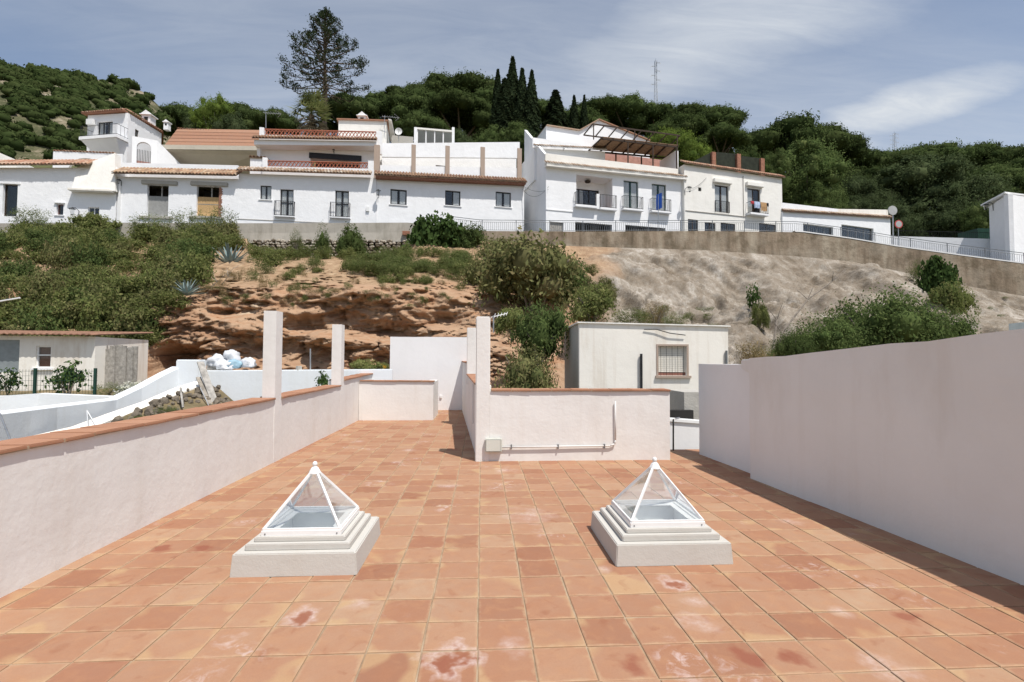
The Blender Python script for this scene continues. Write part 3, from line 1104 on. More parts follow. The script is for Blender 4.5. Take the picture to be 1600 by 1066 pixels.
rw = thing('tall_side_wall', (3.6, 4, 0), 'tall bare white wall in shade along the right of the terrace', 'wall')
wobble_wall((right_wall_x(-1.4), -1.4), (right_wall_x(6.62), 6.62), 0.30, 2.10, 1.60, 'wall', 'terrace_plaster', rw, side=-1, amp=.018)
MB().box8([(3.602, 6.6, 1.40), (3.85, 6.6, 1.40), (3.85, 6.6, 1.602), (3.602, 6.6, 1.602),
           (3.60, 6.84, 1.46), (3.85, 6.84, 1.46), (3.85, 6.84, 1.592), (3.60, 6.84, 1.592)]).build('corbel', 'terrace_plaster', rw, bevel=.015)
wobble_wall((3.78, 6.6), (3.66, 8.35), 0.24, 1.525, 1.515, 'wall', 'terrace_white', rw, side=-1)

# way down beside the partition: lower wall, gate post, tank block
lw = thing('lower_wall', (3.5, 9.2, -1), 'shaded lower white wall with pale coping in the gap beside the partition', 'wall')
a, c = P(1030, 655, 9.2), P(1150, 664, 9.2)
MB().box8([(a.x, 9.2, -1.5), (c.x, 9.2, -1.5), c - Vector((0, 0, .03)), a - Vector((0, 0, .03)), (a.x, 9.4, -1.5), (c.x, 9.4, -1.5), (c.x, 9.4, c.z - .03), (a.x, 9.4, a.z - .03)]).build('wall', 'terrace_white', lw)
MB().bar(a + Vector((0, .1, 0)), c + Vector((0, .1, 0)), 0.26, 0.05).build('coping', 'white_paint', lw)
gp = thing('gate_post', (3.15, 8.7, 0), 'dark slim gate post with a white hinge arm in the gap', 'post')
p0, p1 = P(1052, 719, 8.7), P(1052, 655, 8.7)
MB().tube(p0, p1, 0.014).build('post', 'black_metal', gp)
MB().bar(P(1043, 657, 8.7), P(1062, 653, 8.72), 0.03, 0.02).build('hinge_arm', 'white_paint', gp)
tb = thing('tank_block', (4.2, 10.2, -1), 'grey cement block structure with dark slot behind the gap', 'block')
a, c = P(1069, 613, 10.4), P(1115, 613, 10.4)
MB().box(a.x, c.x, 10.4, 11.4, -1.5, a.z).build('body', 'grey_block', tb)
a, c = P(1040, 641, 10.3), P(1082, 641, 10.3)
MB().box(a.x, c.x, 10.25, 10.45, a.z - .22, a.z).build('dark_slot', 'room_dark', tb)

# ================================================================== THE LAND
def interp(xs, ys, x):
    return float(np.interp(x, xs, ys))


# crest of the retaining wall along the street: photo column, height of the wall's top and foot there, distance
WALL_PX = [-260, 0, 200, 375, 640, 750, 900, 1100, 1250, 1330, 1400, 1500, 1600, 1800]
WALL_TOP = [352, 349, 348, 349, 348, 361, 362, 361, 363, 374, 386, 400, 413, 440]
WALL_Y = [38.3, 38.3, 38.3, 38.3, 38.5, 38.6, 38.8, 39.0, 39.0, 38.6, 38.0, 37.0, 36.0, 34.0]
WALL_FOOT = [378, 376, 375, 374, 372, 378, 386, 392, 402, 410, 424, 446, 464, 500]

# profile of the hillside for some photo columns: (height in the photo, distance) from the foot up
PROF_PX = [-300, -60, 60, 180, 240, 330, 450, 560, 660, 740, 820, 900, 1000, 1120, 1250, 1380, 1480, 1560, 1640, 1850]
PROF = {
    -300: [(640, 19), (600, 20.5), (540, 22), (480, 25), (420, 30)],
    -60: [(640, 19), (600, 20.5), (540, 22), (480, 25), (420, 30)],
    60: [(640, 19), (600, 20.5), (540, 22), (480, 25), (420, 30)],
    180: [(630, 19), (600, 21.0), (540, 22.3), (480, 25), (420, 30)],
    240: [(620, 19.5), (585, 23.0), (545, 23.2), (482, 24.4), (420, 30)],
    330: [(620, 19.5), (585, 22.6), (530, 22.9), (455, 24.6), (415, 31)],
    450: [(620, 19.5), (585, 22.8), (530, 22.9), (450, 25.0), (412, 32)],
    560: [(620, 19.5), (585, 23.2), (530, 23.0), (448, 25.0), (410, 32)],
    660: [(620, 19.5), (585, 22.8), (530, 22.7), (452, 25.0), (410, 32)],
    740: [(630, 17.5), (590, 20.5), (530, 22.0), (458, 25.0), (415, 32)],
    820: [(640, 16), (600, 18.5), (540, 21.0), (468, 25.5), (418, 32)],
    900: [(645, 15), (600, 17.5), (540, 20.5), (470, 26.5), (420, 33)],
    1000: [(650, 15), (600, 17.5), (540, 21.0), (470, 27.5), (420, 34)],
    1120: [(650, 15), (600, 17.5), (540, 21.5), (470, 28.5), (425, 34.5)],
    1250: [(650, 15), (600, 17.5), (545, 21.5), (480, 28.5), (432, 35)],
    1380: [(650, 15), (600, 17.5), (550, 21.5), (495, 28.5), (445, 35)],
    1480: [(650, 15), (600, 17.5), (555, 21.5), (510, 28.0), (466, 34.5)],
    1560: [(650, 15), (600, 17.5), (558, 21.5), (520, 27.5), (480, 33)],
    1640: [(650, 15), (600, 17.5), (560, 21.5), (530, 27.0), (495, 32.5)],
    1850: [(660, 15), (610, 17.5), (580, 21.5), (555, 26.0), (525, 31)],
}


def prof_at(px):
    pts = []
    for k in range(5):
        pts.append((interp(PROF_PX, [PROF[q][k][0] for q in PROF_PX], px), interp(PROF_PX, [PROF[q][k][1] for q in PROF_PX], px)))
    pts.append((interp(WALL_PX, WALL_FOOT, px) - 1 + 29 * max(0.0, min(1.0, (px - 385) / 20, (650 - px) / 25)), interp(WALL_PX, WALL_Y, px) - 0.42))
    return pts


def rough(p, s, o=5):
    return noise.fractal(p * s, 0.9, 2.1, o)


def bump01(x, c, w):
    t = abs(x - c) / w
    return 0.0 if t >= 1 else (1 - t * t) ** 2


def hill_point(px, t):
    """t runs 0..5 up the profile; returns the finished point of the hillside"""
    pts = prof_at(px)
    k = min(4, int(t))
    f = t - k
    py = pts[k][0] + (pts[k + 1][0] - pts[k][0]) * f
    Y = pts[k][1] + (pts[k + 1][1] - pts[k][1]) * f
    # hollows eaten into the red cliff
    cave = 0.0
    if 190 < px < 760:
        cave += 2.6 * bump01(px, 262, 52) * bump01(py, 566, 34)
        cave += 1.9 * bump01(px, 585, 95) * bump01(py, 512 + 0.16 * (px - 585) - 0, 34)
        cave += 1.3 * bump01(px, 410, 95) * bump01(py, 548, 34)
        cave += 1.5 * bump01(px, 690, 60) * bump01(py, 500, 18)
        cave += 0.8 * bump01(px, 345, 28) * bump01(py, 487, 9)
        cave += 1.4 * bump01(px, 470, 60) * bump01(py, 508, 20)
        cave += 1.6 * bump01(px, 640, 90) * bump01(py, 560, 26)
    if px > 900:
        cave += 1.5 * bump01(px, 1022, 16) * bump01(py, 474, 24)
        cave += 1.0 * bump01(px, 1150, 40) * bump01(py, 505, 16)
        cave += .9 * bump01(px, 1135, 22) * bump01(py, 470, 14)
    p = P(px, py, Y)
    red = max(0.0, min(1.0, (px - 205) / 50)) * max(0.0, min(1.0, (900 - px) / 120))
    steep = 1.0 if t < 3.2 else max(0.25, 1 - (t - 3.2) * 0.8)
    if t < 1:
        steep *= t
    q = Vector((p.x * 0.8, p.y * 0.8, p.z * 1.7))
    ledge = noise.noise(Vector((p.x * 0.22, p.y * 0.1, p.z * 1.25 + 0.12 * p.x)))
    vq = Vector((p.x * .75, p.y * .45, p.z * 1.25 + .18 * p.x))
    dist, vp = noise.voronoi(vq)
    blk = noise.noise(vp[0] * 5.3) * .75 + min(.35, (dist[1] - dist[0])) * -.5
    dist, vp = noise.voronoi(vq * 2.6)
    blk += noise.noise(vp[0] * 3.1) * .22
    st = p.z * 1.15 + .16 * p.x + 1.1 * noise.noise(Vector((p.x * .25, p.y * .2, p.z * .35)))
    st -= math.floor(st)
    blk += (.5 - st) * .30 * (.5 + noise.noise(Vector((p.x * .4, 7, p.z * .5))))
    d = blk + rough(q, 0.45) * 0.55 + ledge * 0.60 + abs(rough(q + Vector((9, 3, 1)), 1.2, 5)) * 0.62 + rough(q, 3.5, 3) * 0.18
    g2 = Vector((p.x * .95 + p.z * .55, p.y * .12, p.z * .20))
    d2 = rough(Vector((p.x, p.y, p.z * 0.8)), 0.22, 4) * 1.5 + abs(rough(g2, 0.55, 4)) * 0.95 + abs(rough(q, 1.3, 4)) * 0.35 + rough(q, 3.2, 3) * .16 + blk * .30 + abs(rough(Vector((p.x + p.z * .8, p.y * .3, p.z)), 1.9, 4)) * .16
    disp = (d * red + d2 * (1 - red) * 1.1) * max(steep, .75 * (1 - red))
    fade = min(1.0, (5 - t) / 0.5)
    Y2 = p.y + (disp * (0.9 * red + .45 * (1 - red)) + cave) * fade
    return Vector((p.x * (Y2 / p.y) ** 0.25, Y2, p.z + disp * (.12 * red - .55 * (1 - red)) * fade))


def build_hillside():
    cols = np.concatenate([np.linspace(-300, 180, 60), np.linspace(186, 930, 240), np.linspace(935, 1640, 200), np.linspace(1650, 1850, 20)])
    rows = np.concatenate([np.linspace(0, 1, 8), np.linspace(1.03, 3.3, 100), np.linspace(3.33, 5, 64)])
    nr = len(rows)
    V = np.empty((len(cols) * nr, 3))
    Z = np.zeros((len(cols) * nr, 4), dtype=np.float32)
    for i, px in enumerate(cols):
        for j, t in enumerate(rows):
            p = hill_point(px, t)
            V[i * nr + j] = p
            w = noise.noise(Vector((p.x * .3, p.y * .3, p.z * .3))) * 60
            pale = max(0.0, min(1.0, (px + w - 880) / 70))
            soil = max(0.0, min(1.0, (t - 3.0 + w / 150) / 0.35)) * (1 - pale)
            Z[i * nr + j] = (pale, soil, 0, 1)
    a = (np.arange(len(cols) - 1)[:, None] * nr + np.arange(nr - 1)[None, :]).ravel()
    F = np.stack([a, a + nr, a + nr + 1, a + 1], 1)
    o = fast_mesh('hillside', V, F, 'hillside_rock', smooth=False)
    at = o.data.color_attributes.new('zone', 'FLOAT_COLOR', 'POINT')
    at.data.foreach_set('color', Z.ravel())
    return struct(o)


hillside = build_hillside()

# wide ground far below, out to the horizon
g = MB()
g.add([(-3000, -3000, -4), (3000, -3000, -4), (3000, 4000, -4), (-3000, 4000, -4)], [(0, 1, 2, 3)])
struct(g.build('ground', 'garden_earth'))
g = MB()
NG = 40
for i in range(NG + 1):
    for j in range(21):
        x, y = -34 + 30.6 * i / NG, 3 + 20 * j / 20
        lowz = 0.42 if y > 14.5 or x < -12 else -0.55
        g.v.append((x, y, lowz + 0.10 * noise.noise(Vector((x * .7, y * .7, 0))) + max(0, y - 18) * 0.03))
for i in range(NG):
    for j in range(20):
        a = i * 21 + j
        g.f.append((a, a + 21, a + 22, a + 1))
struct(g.build('garden_ground', 'garden_earth'))
g = MB()
g.add([(0.4, 8.6, -1.2), (40, 8.6, -1.2), (40, 24, -1.0), (-3, 24, -1.0)], [(0, 1, 2, 3)])
struct(g.build('yard_ground', 'garden_earth'))


def street_z(px):
    top = interp(WALL_PX, WALL_TOP, px)
    Y = interp(WALL_PX, WALL_Y, px)
    z = P(px, top, Y).z
    return z - (0.85 if px < 690 else 0.12)


# street sheet behind the wall
g = MB()
cols = list(range(-260, 1801, 30))
for px in cols:
    Y = interp(WALL_PX, WALL_Y, px)
    x = P(px, 400, Y).x
    z = street_z(px)
    g.v += [(x, Y + 0.1, z), (x * 1.02, Y + 4.0, z + 0.02), (x * 1.06, Y + 12.5, z - 0.10)]
for i in range(len(cols) - 1):
    a = i * 3
    g.f += [(a, a + 3, a + 4, a + 1), (a + 1, a + 4, a + 5, a + 2)]
struct(g.build('street', 'asphalt'))


def street_zx(x, y=40.0):
    px = 800 + FPX * math.tan(math.atan2(x, y) - YAW)
    return street_z(max(-260, min(1800, px)))


def hill_z(x, y):
    base = street_zx(x, 39) - 0.25
    s = interp([-60, -20, 25, 45, 80], [0.50, 0.55, 0.50, 0.40, 0.36], x)
    d = max(0.0, y - 47.0)
    n = noise.fractal(Vector((x * .05, y * .05, 2)), 1.0, 2.0, 4) * min(1, d / 15) * 2.0
    return base + s * d * (1 if y < 110 else 1) + n


g = MB()
xs = np.linspace(-150, 190, 86)
ys = np.concatenate([np.linspace(46, 120, 38), np.linspace(125, 170, 8)])
for x in xs:
    for y in ys:
        zz = hill_z(x, min(y, 118)) - max(0, y - 118) * 0.3
        g.v.append((x, y, zz))
m = len(ys)
for i in range(len(xs) - 1):
    for j in range(m - 1):
        a = i * m + j
        g.f.append((a, a + m, a + m + 1, a + 1))
struct(g.build('wooded_hill', 'hill_ground', smooth=True))

# the mountain behind on the left
FAR_PX = [-700, -400, -200, 0, 60, 130, 180, 225, 270, 330, 420, 620, 700, 850, 1100]
FAR_PY = [70, 85, 95, 103, 116, 123, 126, 146, 184, 215, 250, 290, 310, 340, 420]


def far_y(px):
    return interp([-700, 0, 270, 1100], [240, 260, 300, 330], px)


def far_point(px, f):
    top = P(px, interp(FAR_PX, FAR_PY, px) + 5 * noise.noise(Vector((px * .02, 0, 0))), far_y(px))
    d = (1 - f)
    y = top.y - d * 150
    z = top.z * (1 - d) ** 1.0 + 20 * d
    n = noise.fractal(Vector((top.x * .02, y * .02, 0)), 1.0, 2.0, 5)
    return Vector((top.x * (1 - d * 0.45), y, z + n * 6 * min(1, d * 6)))


g = MB()
cols = list(np.linspace(-700, 1100, 120))
for px in cols:
    for f in np.linspace(0, 1, 40):
        g.v.append(far_point(px, f))
    q = far_point(px, 1.0)
    g.v.append((q.x * 1.2, q.y * 1.25, q.z - 40))
for i in range(len(cols) - 1):
    for j in range(40):
        a = i * 41 + j
        g.f.append((a, a + 41, a + 42, a + 1))
struct(g.build('mountain', 'far_hill_ground', smooth=True))

# ------------------------------------------------------------------ walls and railing along the street
def strip_wall(name, pxs, top_f, foot_f, y_f, thick, mat, label, cat='wall', extra=0.3):
    t = thing(name, P(sum(pxs) / len(pxs), 380, 38.4), label, cat)
    mb = MB()
    for px in pxs:
        Y = y_f(px)
        a, c = P(px, top_f(px), Y), P(px, foot_f(px), Y)
        w = 0.05 * noise.noise(Vector((px * .05, 0, 3)))
        c.z -= extra
        mid = (a + c) / 2 + Vector((0, 0.06 * noise.noise(Vector((px * .03, 5, 3))), 0))
        mb.v += [a, mid, c + Vector((0, w - .08, 0)), a + Vector((a.x * .012, thick, 0)), c + Vector((a.x * .012, thick, 0))]
    n = len(pxs)
    for i in range(n - 1):
        q, r = i * 5, (i + 1) * 5
        mb.f += [(q + 2, r + 2, r + 1, q + 1), (q + 1, r + 1, r, q), (q, r, r + 3, q + 3), (q + 3, r + 3, r + 4, q + 4)]
    for q, s in ((0, 1), ((n - 1) * 5, -1)):
        mb.f.append((q + 2, q + 1, q, q + 3, q + 4)[::s])
    mb.build('wall', mat, t)
    return t


wt = lambda px: interp(WALL_PX, WALL_TOP, px)
wf = lambda px: interp(WALL_PX, WALL_FOOT, px)
wy = lambda px: interp(WALL_PX, WALL_Y, px)
lp = strip_wall('street_parapet', list(range(-260, 661, 23)) + [684], wt, wf, wy, 0.25, 'concrete',
                'grey cement parapet along the street below the left row of houses')
rt = strip_wall('retaining_wall', list(range(684, 1801, 24)), wt, wf, wy, 0.35, 'retaining_concrete',
                'brown streaked concrete retaining wall on top of the pale rock slope', extra=0.8)
MB().box(*[v for v in (P(636, 362, 38.2).x - .35, P(640, 362, 38.2).x, 38.2, 38.4)], P(636, 367, 38.2).z, P(636, 361, 38.2).z).build('drain_slot', 'brick_red', lp)

rail = thing('street_railing', P(1100, 362, 39), 'grey iron railing with thin uprights along the top of the retaining wall', 'railing')
pxs = list(np.linspace(700, 1800, 100))
RH = 0.86
line = [P(px, wt(px), wy(px) + .17) for px in pxs]
MB().path([p + Vector((0, 0, RH)) for p in line], 0.026, 5).build('top_rail', 'grey_metal', rail)
MB().path([p + Vector((0, 0, RH - .16)) for p in line], 0.016, 4).build('middle_rail', 'grey_metal', rail)
MB().path([p + Vector((0, 0, .08)) for p in line], 0.018, 4).build('bottom_rail', 'grey_metal', rail)
bal = MB()
acc, nxt, k = 0.0, 0.0, 0
for i in range(len(line) - 1):
    a, c = line[i], line[i + 1]
    Ls = (c - a).length
    while nxt < acc + Ls:
        p = a + (c - a) * ((nxt - acc) / Ls)
        if k % 17 == 0:
            MB().tube(p, p + Vector((0, 0, RH + .02)), 0.035, n=5).build('post', 'grey_metal', rail)
        else:
            bal.tube(p + Vector((0, 0, .08)), p + Vector((0, 0, RH - .16)), 0.013, n=4)
        k += 1
        nxt += 0.155
    acc += Ls
tag(bal.build('balusters', 'grey_metal', rail), None, kind='stuff')
# white kerb under the railing where the street drops
kb = MB()
for px in np.linspace(1240, 1800, 40):
    p = P(px, wt(px), wy(px) + .16)
    kb.v += [p + Vector((0, -.20, -.02)), p + Vector((0, -.20, .07)), p + Vector((0, .2, .07)), p + Vector((0, .2, -.02))]
for i in range(39):
    q, r = i * 4, i * 4 + 4
    kb.f += [(q, r, r + 1, q + 1), (q + 1, r + 1, r + 2, q + 2), (q + 2, r + 2, r + 3, q + 3)]
kb.build('kerb', 'white_paint', rail)

# dry stone wall under the parapet
sw = thing('dry_stone_wall', P(510, 400, 37.9), 'rough dry stone wall half overgrown below the cement parapet', 'wall')
rnd = random.Random(5)
stones = []
for k in range(7):
    bm = bmesh.new()
    bmesh.ops.create_icosphere(bm, subdivisions=1, radius=1)
    for v in bm.verts:
        v.co *= 0.78 + 0.3 * rnd.random()
    me = bpy.data.meshes.new('stone')
    bm.to_mesh(me)
    bm.free()
    me.materials.append(MATS['stone_pale' if k < 5 else 'stone_mixed'])
    stones.append(me)
for row in range(7):
    px = 398 + rnd.uniform(0, 8)
    while px < 640:
        w = rnd.uniform(5, 11)
        if rnd.random() < 0.92:
            py = 376 + row * 4.4 + rnd.uniform(-1, 1) + (px - 398) * 0.004
            p = P(px, py, 38.1 - row * 0.03)
            o = bpy.data.objects.new('stone', rnd.choice(stones))
            o.location = p - ORG[sw.name]
            o.scale = (w / 790 * 38 * .52, 0.22, 0.125 * rnd.uniform(.8, 1.3))
            o.rotation_euler = (0, rnd.uniform(-.3, .3), rnd.uniform(-.3, .3))
            o.parent = sw
            COL.objects.link(o)
        px += w * 0.98

# ================================================================== THE HOUSES
class Fac:
    """upright facade plane between two points of the plan, facing the camera side"""

    def __init__(s, pxa, Ya, pxb, Yb):
        a, c = P(pxa, 330, Ya), P(pxb, 330, Yb)
        s.o = Vector((a.x, a.y, 0))
        s.u = Vector((c.x - a.x, c.y - a.y, 0))
        s.len = s.u.length
        s.u.normalize()
        s.n = Vector((s.u.y, -s.u.x, 0))

    def pix(s, px, py, off=0.0):
        d = ray(px, py)
        o = s.o + s.n * off
        k = (o - Vector((0, 0, EYE))).dot(s.n) / d.dot(s.n)
        p = Vector((0, 0, EYE)) + d * k
        return (p - o).dot(s.u), p.z

    def pt(s, u, v, off=0.0):
        return s.o + s.u * u + s.n * off + Vector((0, 0, v))

    def rect(s, x0, x1, y0, y1, off=0.0):
        """photo box -> (u0, u1, v0, v1)"""
        a, c = s.pix(x0, (y0 + y1) / 2, off), s.pix(x1, (y0 + y1) / 2, off)
        t, b_ = s.pix((x0 + x1) / 2, y0, off), s.pix((x0 + x1) / 2, y1, off)
        return a[0], c[0], b_[1], t[1]

    def box(s, mb, u0, u1, v0, v1, o0, o1, v0b=None, v1b=None):
        """o0 front offset, o1 back offset; v0b/v1b: heights at u1 when they differ"""
        v0b = v0 if v0b is None else v0b
        v1b = v1 if v1b is None else v1b
        return mb.box8([s.pt(u0, v0, o0), s.pt(u1, v0b, o0), s.pt(u1, v1b, o0), s.pt(u0, v1, o0),
                        s.pt(u0, v0, o1), s.pt(u1, v0b, o1), s.pt(u1, v1b, o1), s.pt(u0, v1, o1)])

    def pbox(s, mb, x0, x1, y0, y1, o0, o1):
        u0, u1, v0, v1 = s.rect(x0, x1, y0, y1, o0)
        return s.box(mb, u0, u1, v0, v1, o0, o1)


def front_wall(f, t, u0, u1, vb, vta, vtb, holes, mat, thick=0.28, off=0.0, name='wall'):
    top = lambda u: vta + (vtb - vta) * (u - u0) / (u1 - u0)
    vmax = 1000.0
    def fn(o):
        return lambda u, v: f.pt(u, top(u) if v > 900 else v, o)
    mb = MB()
    grid_openings(mb, [u0, u1], [vb, vmax], holes, fn(off), fn(off - thick))
    return mb.build(name, mat, t)


def body(f, t, u0, u1, vb, vta, vtb, depth, mat, off=0.0, thick=0.28, roof='raw_concrete', rz=0.0):
    """sides, back and flat roof behind a front wall"""
    e = 0.01
    mb = MB()
    f.box(mb, u0, u0 + thick, vb, vta - e, off - thick - .002, off - depth)
    mb.build('side_wall', mat, t)
    mb = MB()
    f.box(mb, u1 - thick, u1, vb, vtb - e, off - thick - .002, off - depth)
    mb.build('side_wall', mat, t)
    mb = MB()
    f.box(mb, u0 + thick, u1 - thick, vb, vta - e, off - depth + thick, off - depth - .002, vb, vtb - e)
    mb.build('back_wall', mat, t)
    mb = MB()
    f.box(mb, u0 + thick + e, u1 - thick - e, vta - .30 + rz, vta - .05 + rz, off - thick - .004, off - depth + thick + .002, vtb - .30 + rz, vtb - .05 + rz)
    mb.build('roof_slab', roof, t)


def curtain(f, t, u0, u1, v0, v1, off, amp=0.012):
    mb = MB()
    n = max(4, int((u1 - u0) / 0.07))
    for i in range(n + 1):
        u = u0 + (u1 - u0) * i / n
        o = off + (amp if i % 2 else -amp)
        mb.v += [f.pt(u, v0, o), f.pt(u, v1, o)]
    for i in range(n):
        q = i * 2
        mb.f.append((q, q + 2, q + 3, q + 1))
    return mb.build('curtain', 'curtain', t)


def window(f, t, r, frame='dark_wood', leaves=2, recess=0.16, curtains='both', sill=True, bar=0.06, off=0.0, transom=None, name='window', sillmat='whitewash'):
    u0, u1, v0, v1 = r
    mb = MB()
    oo, oi = off - recess, off - recess - .06
    f.box(mb, u0, u1, v1 - bar, v1, oo, oi)
    f.box(mb, u0, u1, v0, v0 + bar, oo, oi)
    f.box(mb, u0, u0 + bar, v0 + bar, v1 - bar, oo, oi)
    f.box(mb, u1 - bar, u1, v0 + bar, v1 - bar, oo, oi)
    for k in range(1, leaves):
        u = u0 + (u1 - u0) * k / leaves
        f.box(mb, u - bar * .6, u + bar * .6, v0 + bar, v1 - bar, oo, oi)
    if transom:
        v = v0 + (v1 - v0) * transom
        f.box(mb, u0 + bar, u1 - bar, v - bar * .5, v + bar * .5, oo + .004, oi - .004)
    w = mb.build(name, frame, t)
    for k in range(leaves):
        a = u0 + (u1 - u0) * k / leaves + bar * .6
        c = u0 + (u1 - u0) * (k + 1) / leaves - bar * .6
        g_ = MB()
        f.box(g_, a, c, v0 + bar * .8, v1 - bar * .8, oo - .02, oo - .03)
        g_.build('pane', 'window_glass', w)
    W = u1 - u0
    if curtains in ('both', 'left'):
        curtain(f, w, u0 + bar, u0 + W * (.47 if curtains == 'left' else .42), v0 + .03, v1 - .05, oo - .052)
    if curtains in ('both', 'right'):
        curtain(f, w, u1 - W * (.47 if curtains == 'right' else .42), u1 - bar, v0 + .03, v1 - .05, oo - .052)
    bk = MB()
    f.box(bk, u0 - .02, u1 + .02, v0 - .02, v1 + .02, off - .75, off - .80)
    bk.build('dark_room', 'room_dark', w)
    if sill:
        mb = MB()
        f.box(mb, u0 - .10, u1 + .10, v0 - .07, v0 - .003, off + .07, off - .1)
        mb.build('sill', sillmat, w)
    return w


def balcony_rail(f, t, r, off, proj, name='balcony_railing', n=None, mat='black_metal', slab=None):
    u0, u1, v0, v1 = r
    mb = MB()
    rr = 0.014
    c = [(u0, off), (u0, off + proj), (u1, off + proj), (u1, off)]
    for v in (v1, v0 + .05):
        for i in range(3):
            mb.bar(f.pt(c[i][0], v, c[i][1]), f.pt(c[i + 1][0], v, c[i + 1][1]), .03, .03)
    k = n or max(4, int((u1 - u0) / .13))
    for i in range(k + 1):
        u = u0 + (u1 - u0) * i / k
        mb.tube(f.pt(u, v0, off + proj), f.pt(u, v1, off + proj), rr, n=4)
    for e in (u0, u1):
        for q in range(1, 3):
            o = off + proj * q / 3
            mb.tube(f.pt(e, v0, o), f.pt(e, v1, o), rr, n=4)
    o_ = mb.build(name, mat, t)
    o_['kind'] = 'stuff'
    if slab:
        s_ = MB()
        f.box(s_, u0 - .05, u1 + .05, v0 - slab, v0 - .004, off + proj + .05, off - .02)
        s_.build('balcony_slab', 'whitewash', o_)
    return o_


def tile_eave(f, t, u0, va, u1, vb_, off0, run, rise, mat, pitch=0.25, name='roof_tiles', r=0.105, courses=2, under=True, seed=1, lime=None):
    """rows of half-round clay tiles running up from an eave edge at offset off0; va/vb_: height at both ends"""
    rnd = random.Random(seed)
    n = max(2, int((u1 - u0) / pitch))
    mb = MB()
    for i in range(n):
        u = u0 + (u1 - u0) * (i + .5) / n
        v = va + (vb_ - va) * (i + .5) / n
        for k in range(courses):
            f0, f1 = k / courses - (0.0 if k == 0 else .06), (k + 1) / courses
            jo, jv = rnd.uniform(-.02, .02), rnd.uniform(-.008, .008)
            o0, o1 = off0 - run * f0 + jo, off0 - run * f1
            z0, z1 = v + rise * f0 + .012 * (k > 0) + jv, v + rise * f1
            R0, R1 = r * 1.08, r * 0.9
            vs, fs = [], []
            M = 5
            for (o, z, rr) in ((o0, z0, R0), (o1, z1, R1)):
                for q in range(M + 1):
                    a = math.pi * q / M
                    vs.append(f.pt(u + rr * math.cos(a), z + rr * math.sin(a) * .95, o))
            for q in range(M):
                fs.append((q, q + 1, M + 2 + q, M + 1 + q))
            # thickness at the mouth
            for q in range(M + 1):
                a = math.pi * q / M
                vs.append(f.pt(u + R0 * .72 * math.cos(a), z0 + R0 * .72 * math.sin(a) * .95, o0 + .001))
            b0 = 2 * (M + 1)
            for q in range(M):
                fs.append((q + 1, q, b0 + q, b0 + q + 1))
            mb.add(vs, fs)
    o = mb.build(name, mat, t)
    o['kind'] = 'stuff'
    if under:
        s_ = MB()
        # sloping bed under the tiles
        p = [f.pt(u0, va - .015, off0 - .06), f.pt(u1, vb_ - .015, off0 - .06), f.pt(u1, vb_ + rise - .005, off0 - run), f.pt(u0, va + rise - .005, off0 - run)]
        q = [x - Vector((0, 0, .07)) for x in p]
        s_.box8([q[0], q[1], p[1], p[0], q[3], q[2], p[2], p[3]])
        s_.build('tile_bed', lime or 'roof_tile_brown', o)
    return o


def lattice(f, t, u0, u1, va, vb_, h, off, pitch=0.30, thick=0.10, mat='terracotta_lattice', name='lattice'):
    """pierced clay balustrade of crossed pieces; va/vb_ height of its foot at both ends"""
    mb = MB()
    n = max(2, round((u1 - u0) / pitch))
    V = lambda u: va + (vb_ - va) * (u - u0) / (u1 - u0)
    for i in range(n):
        a, c = u0 + (u1 - u0) * i / n, u0 + (u1 - u0) * (i + 1) / n
        for (p, q) in ((a, c), (c, a)):
            mb.bar(f.pt(p, V(p), off - thick / 2), f.pt(q, V(q) + h, off - thick / 2), thick * .9, .045)
    o = mb.build(name, mat, t)
    o['kind'] = 'stuff'
    s_ = MB()
    s_.bar(f.pt(u0, va + h + .035, off - thick / 2), f.pt(u1, vb_ + h + .035, off - thick / 2), thick * 1.4, .06)
    s_.build('handrail', mat, t)
    return o


def wall_lamp(f, px, py, label, s=1.0, off=0.0, arm=0.55):
    u, v = f.pix(px, py, off)
    t = thing('wall_lamp', f.pt(u, v, off), label, 'lamp', 'iron lantern lamps on the street fronts')
    MB().path([f.pt(u, v - .55 * s, off + .02), f.pt(u, v, off + .04), f.pt(u, v + .12 * s, off + arm * .6), f.pt(u, v + .05 * s, off + arm)], .022, 5).build('bracket', 'black_metal', t)
    c = f.pt(u, v, off + arm)
    MB().lathe(c, [(.03, .05), (.20 * s, -.04), (.215 * s, -.07)], 6).build('hood', 'black_metal', t)
    MB().lathe(c, [(.16 * s, -.072), (.085 * s, -.42 * s)], 6).build('lantern', 'window_glass', t)
    MB().lathe(c, [(.095 * s, -.42 * s), (.06 * s, -.47 * s)], 6).build('base_cap', 'black_metal', t)
    return t


def chimney(parent, p, w, h, mat='whitewash', cap='roof_tile_red', holes=True):
    o = MB().box(p.x - w / 2, p.x + w / 2, p.y - w / 2, p.y + w / 2, p.z, p.z + h).build('chimney', mat, parent)
    MB().box(p.x - w * .68, p.x + w * .68, p.y - w * .68, p.y + w * .68, p.z + h + .001, p.z + h + .07).build('chimney_collar', mat, o)
    if holes:
        MB().box(p.x - w * .22, p.x + w * .22, p.y - w / 2 - .004, p.y - w / 2 + .02, p.z + h * .55, p.z + h * .85).build('flue_opening', 'room_dark', o)
    MB().add([(p.x - w * .6, p.y - w * .6, p.z + h + .07), (p.x + w * .6, p.y - w * .6, p.z + h + .07), (p.x + w * .6, p.y + w * .6, p.z + h + .07), (p.x - w * .6, p.y + w * .6, p.z + h + .07),
              (p.x, p.y - w * .6, p.z + h + .07 + w * .5), (p.x, p.y + w * .6, p.z + h + .07 + w * .5)],
             [(0, 1, 4), (2, 3, 5), (1, 2, 5, 4), (3, 0, 4, 5), (3, 2, 1, 0)]).build('chimney_cap', mat, o)
    return o


BASE = 10.2
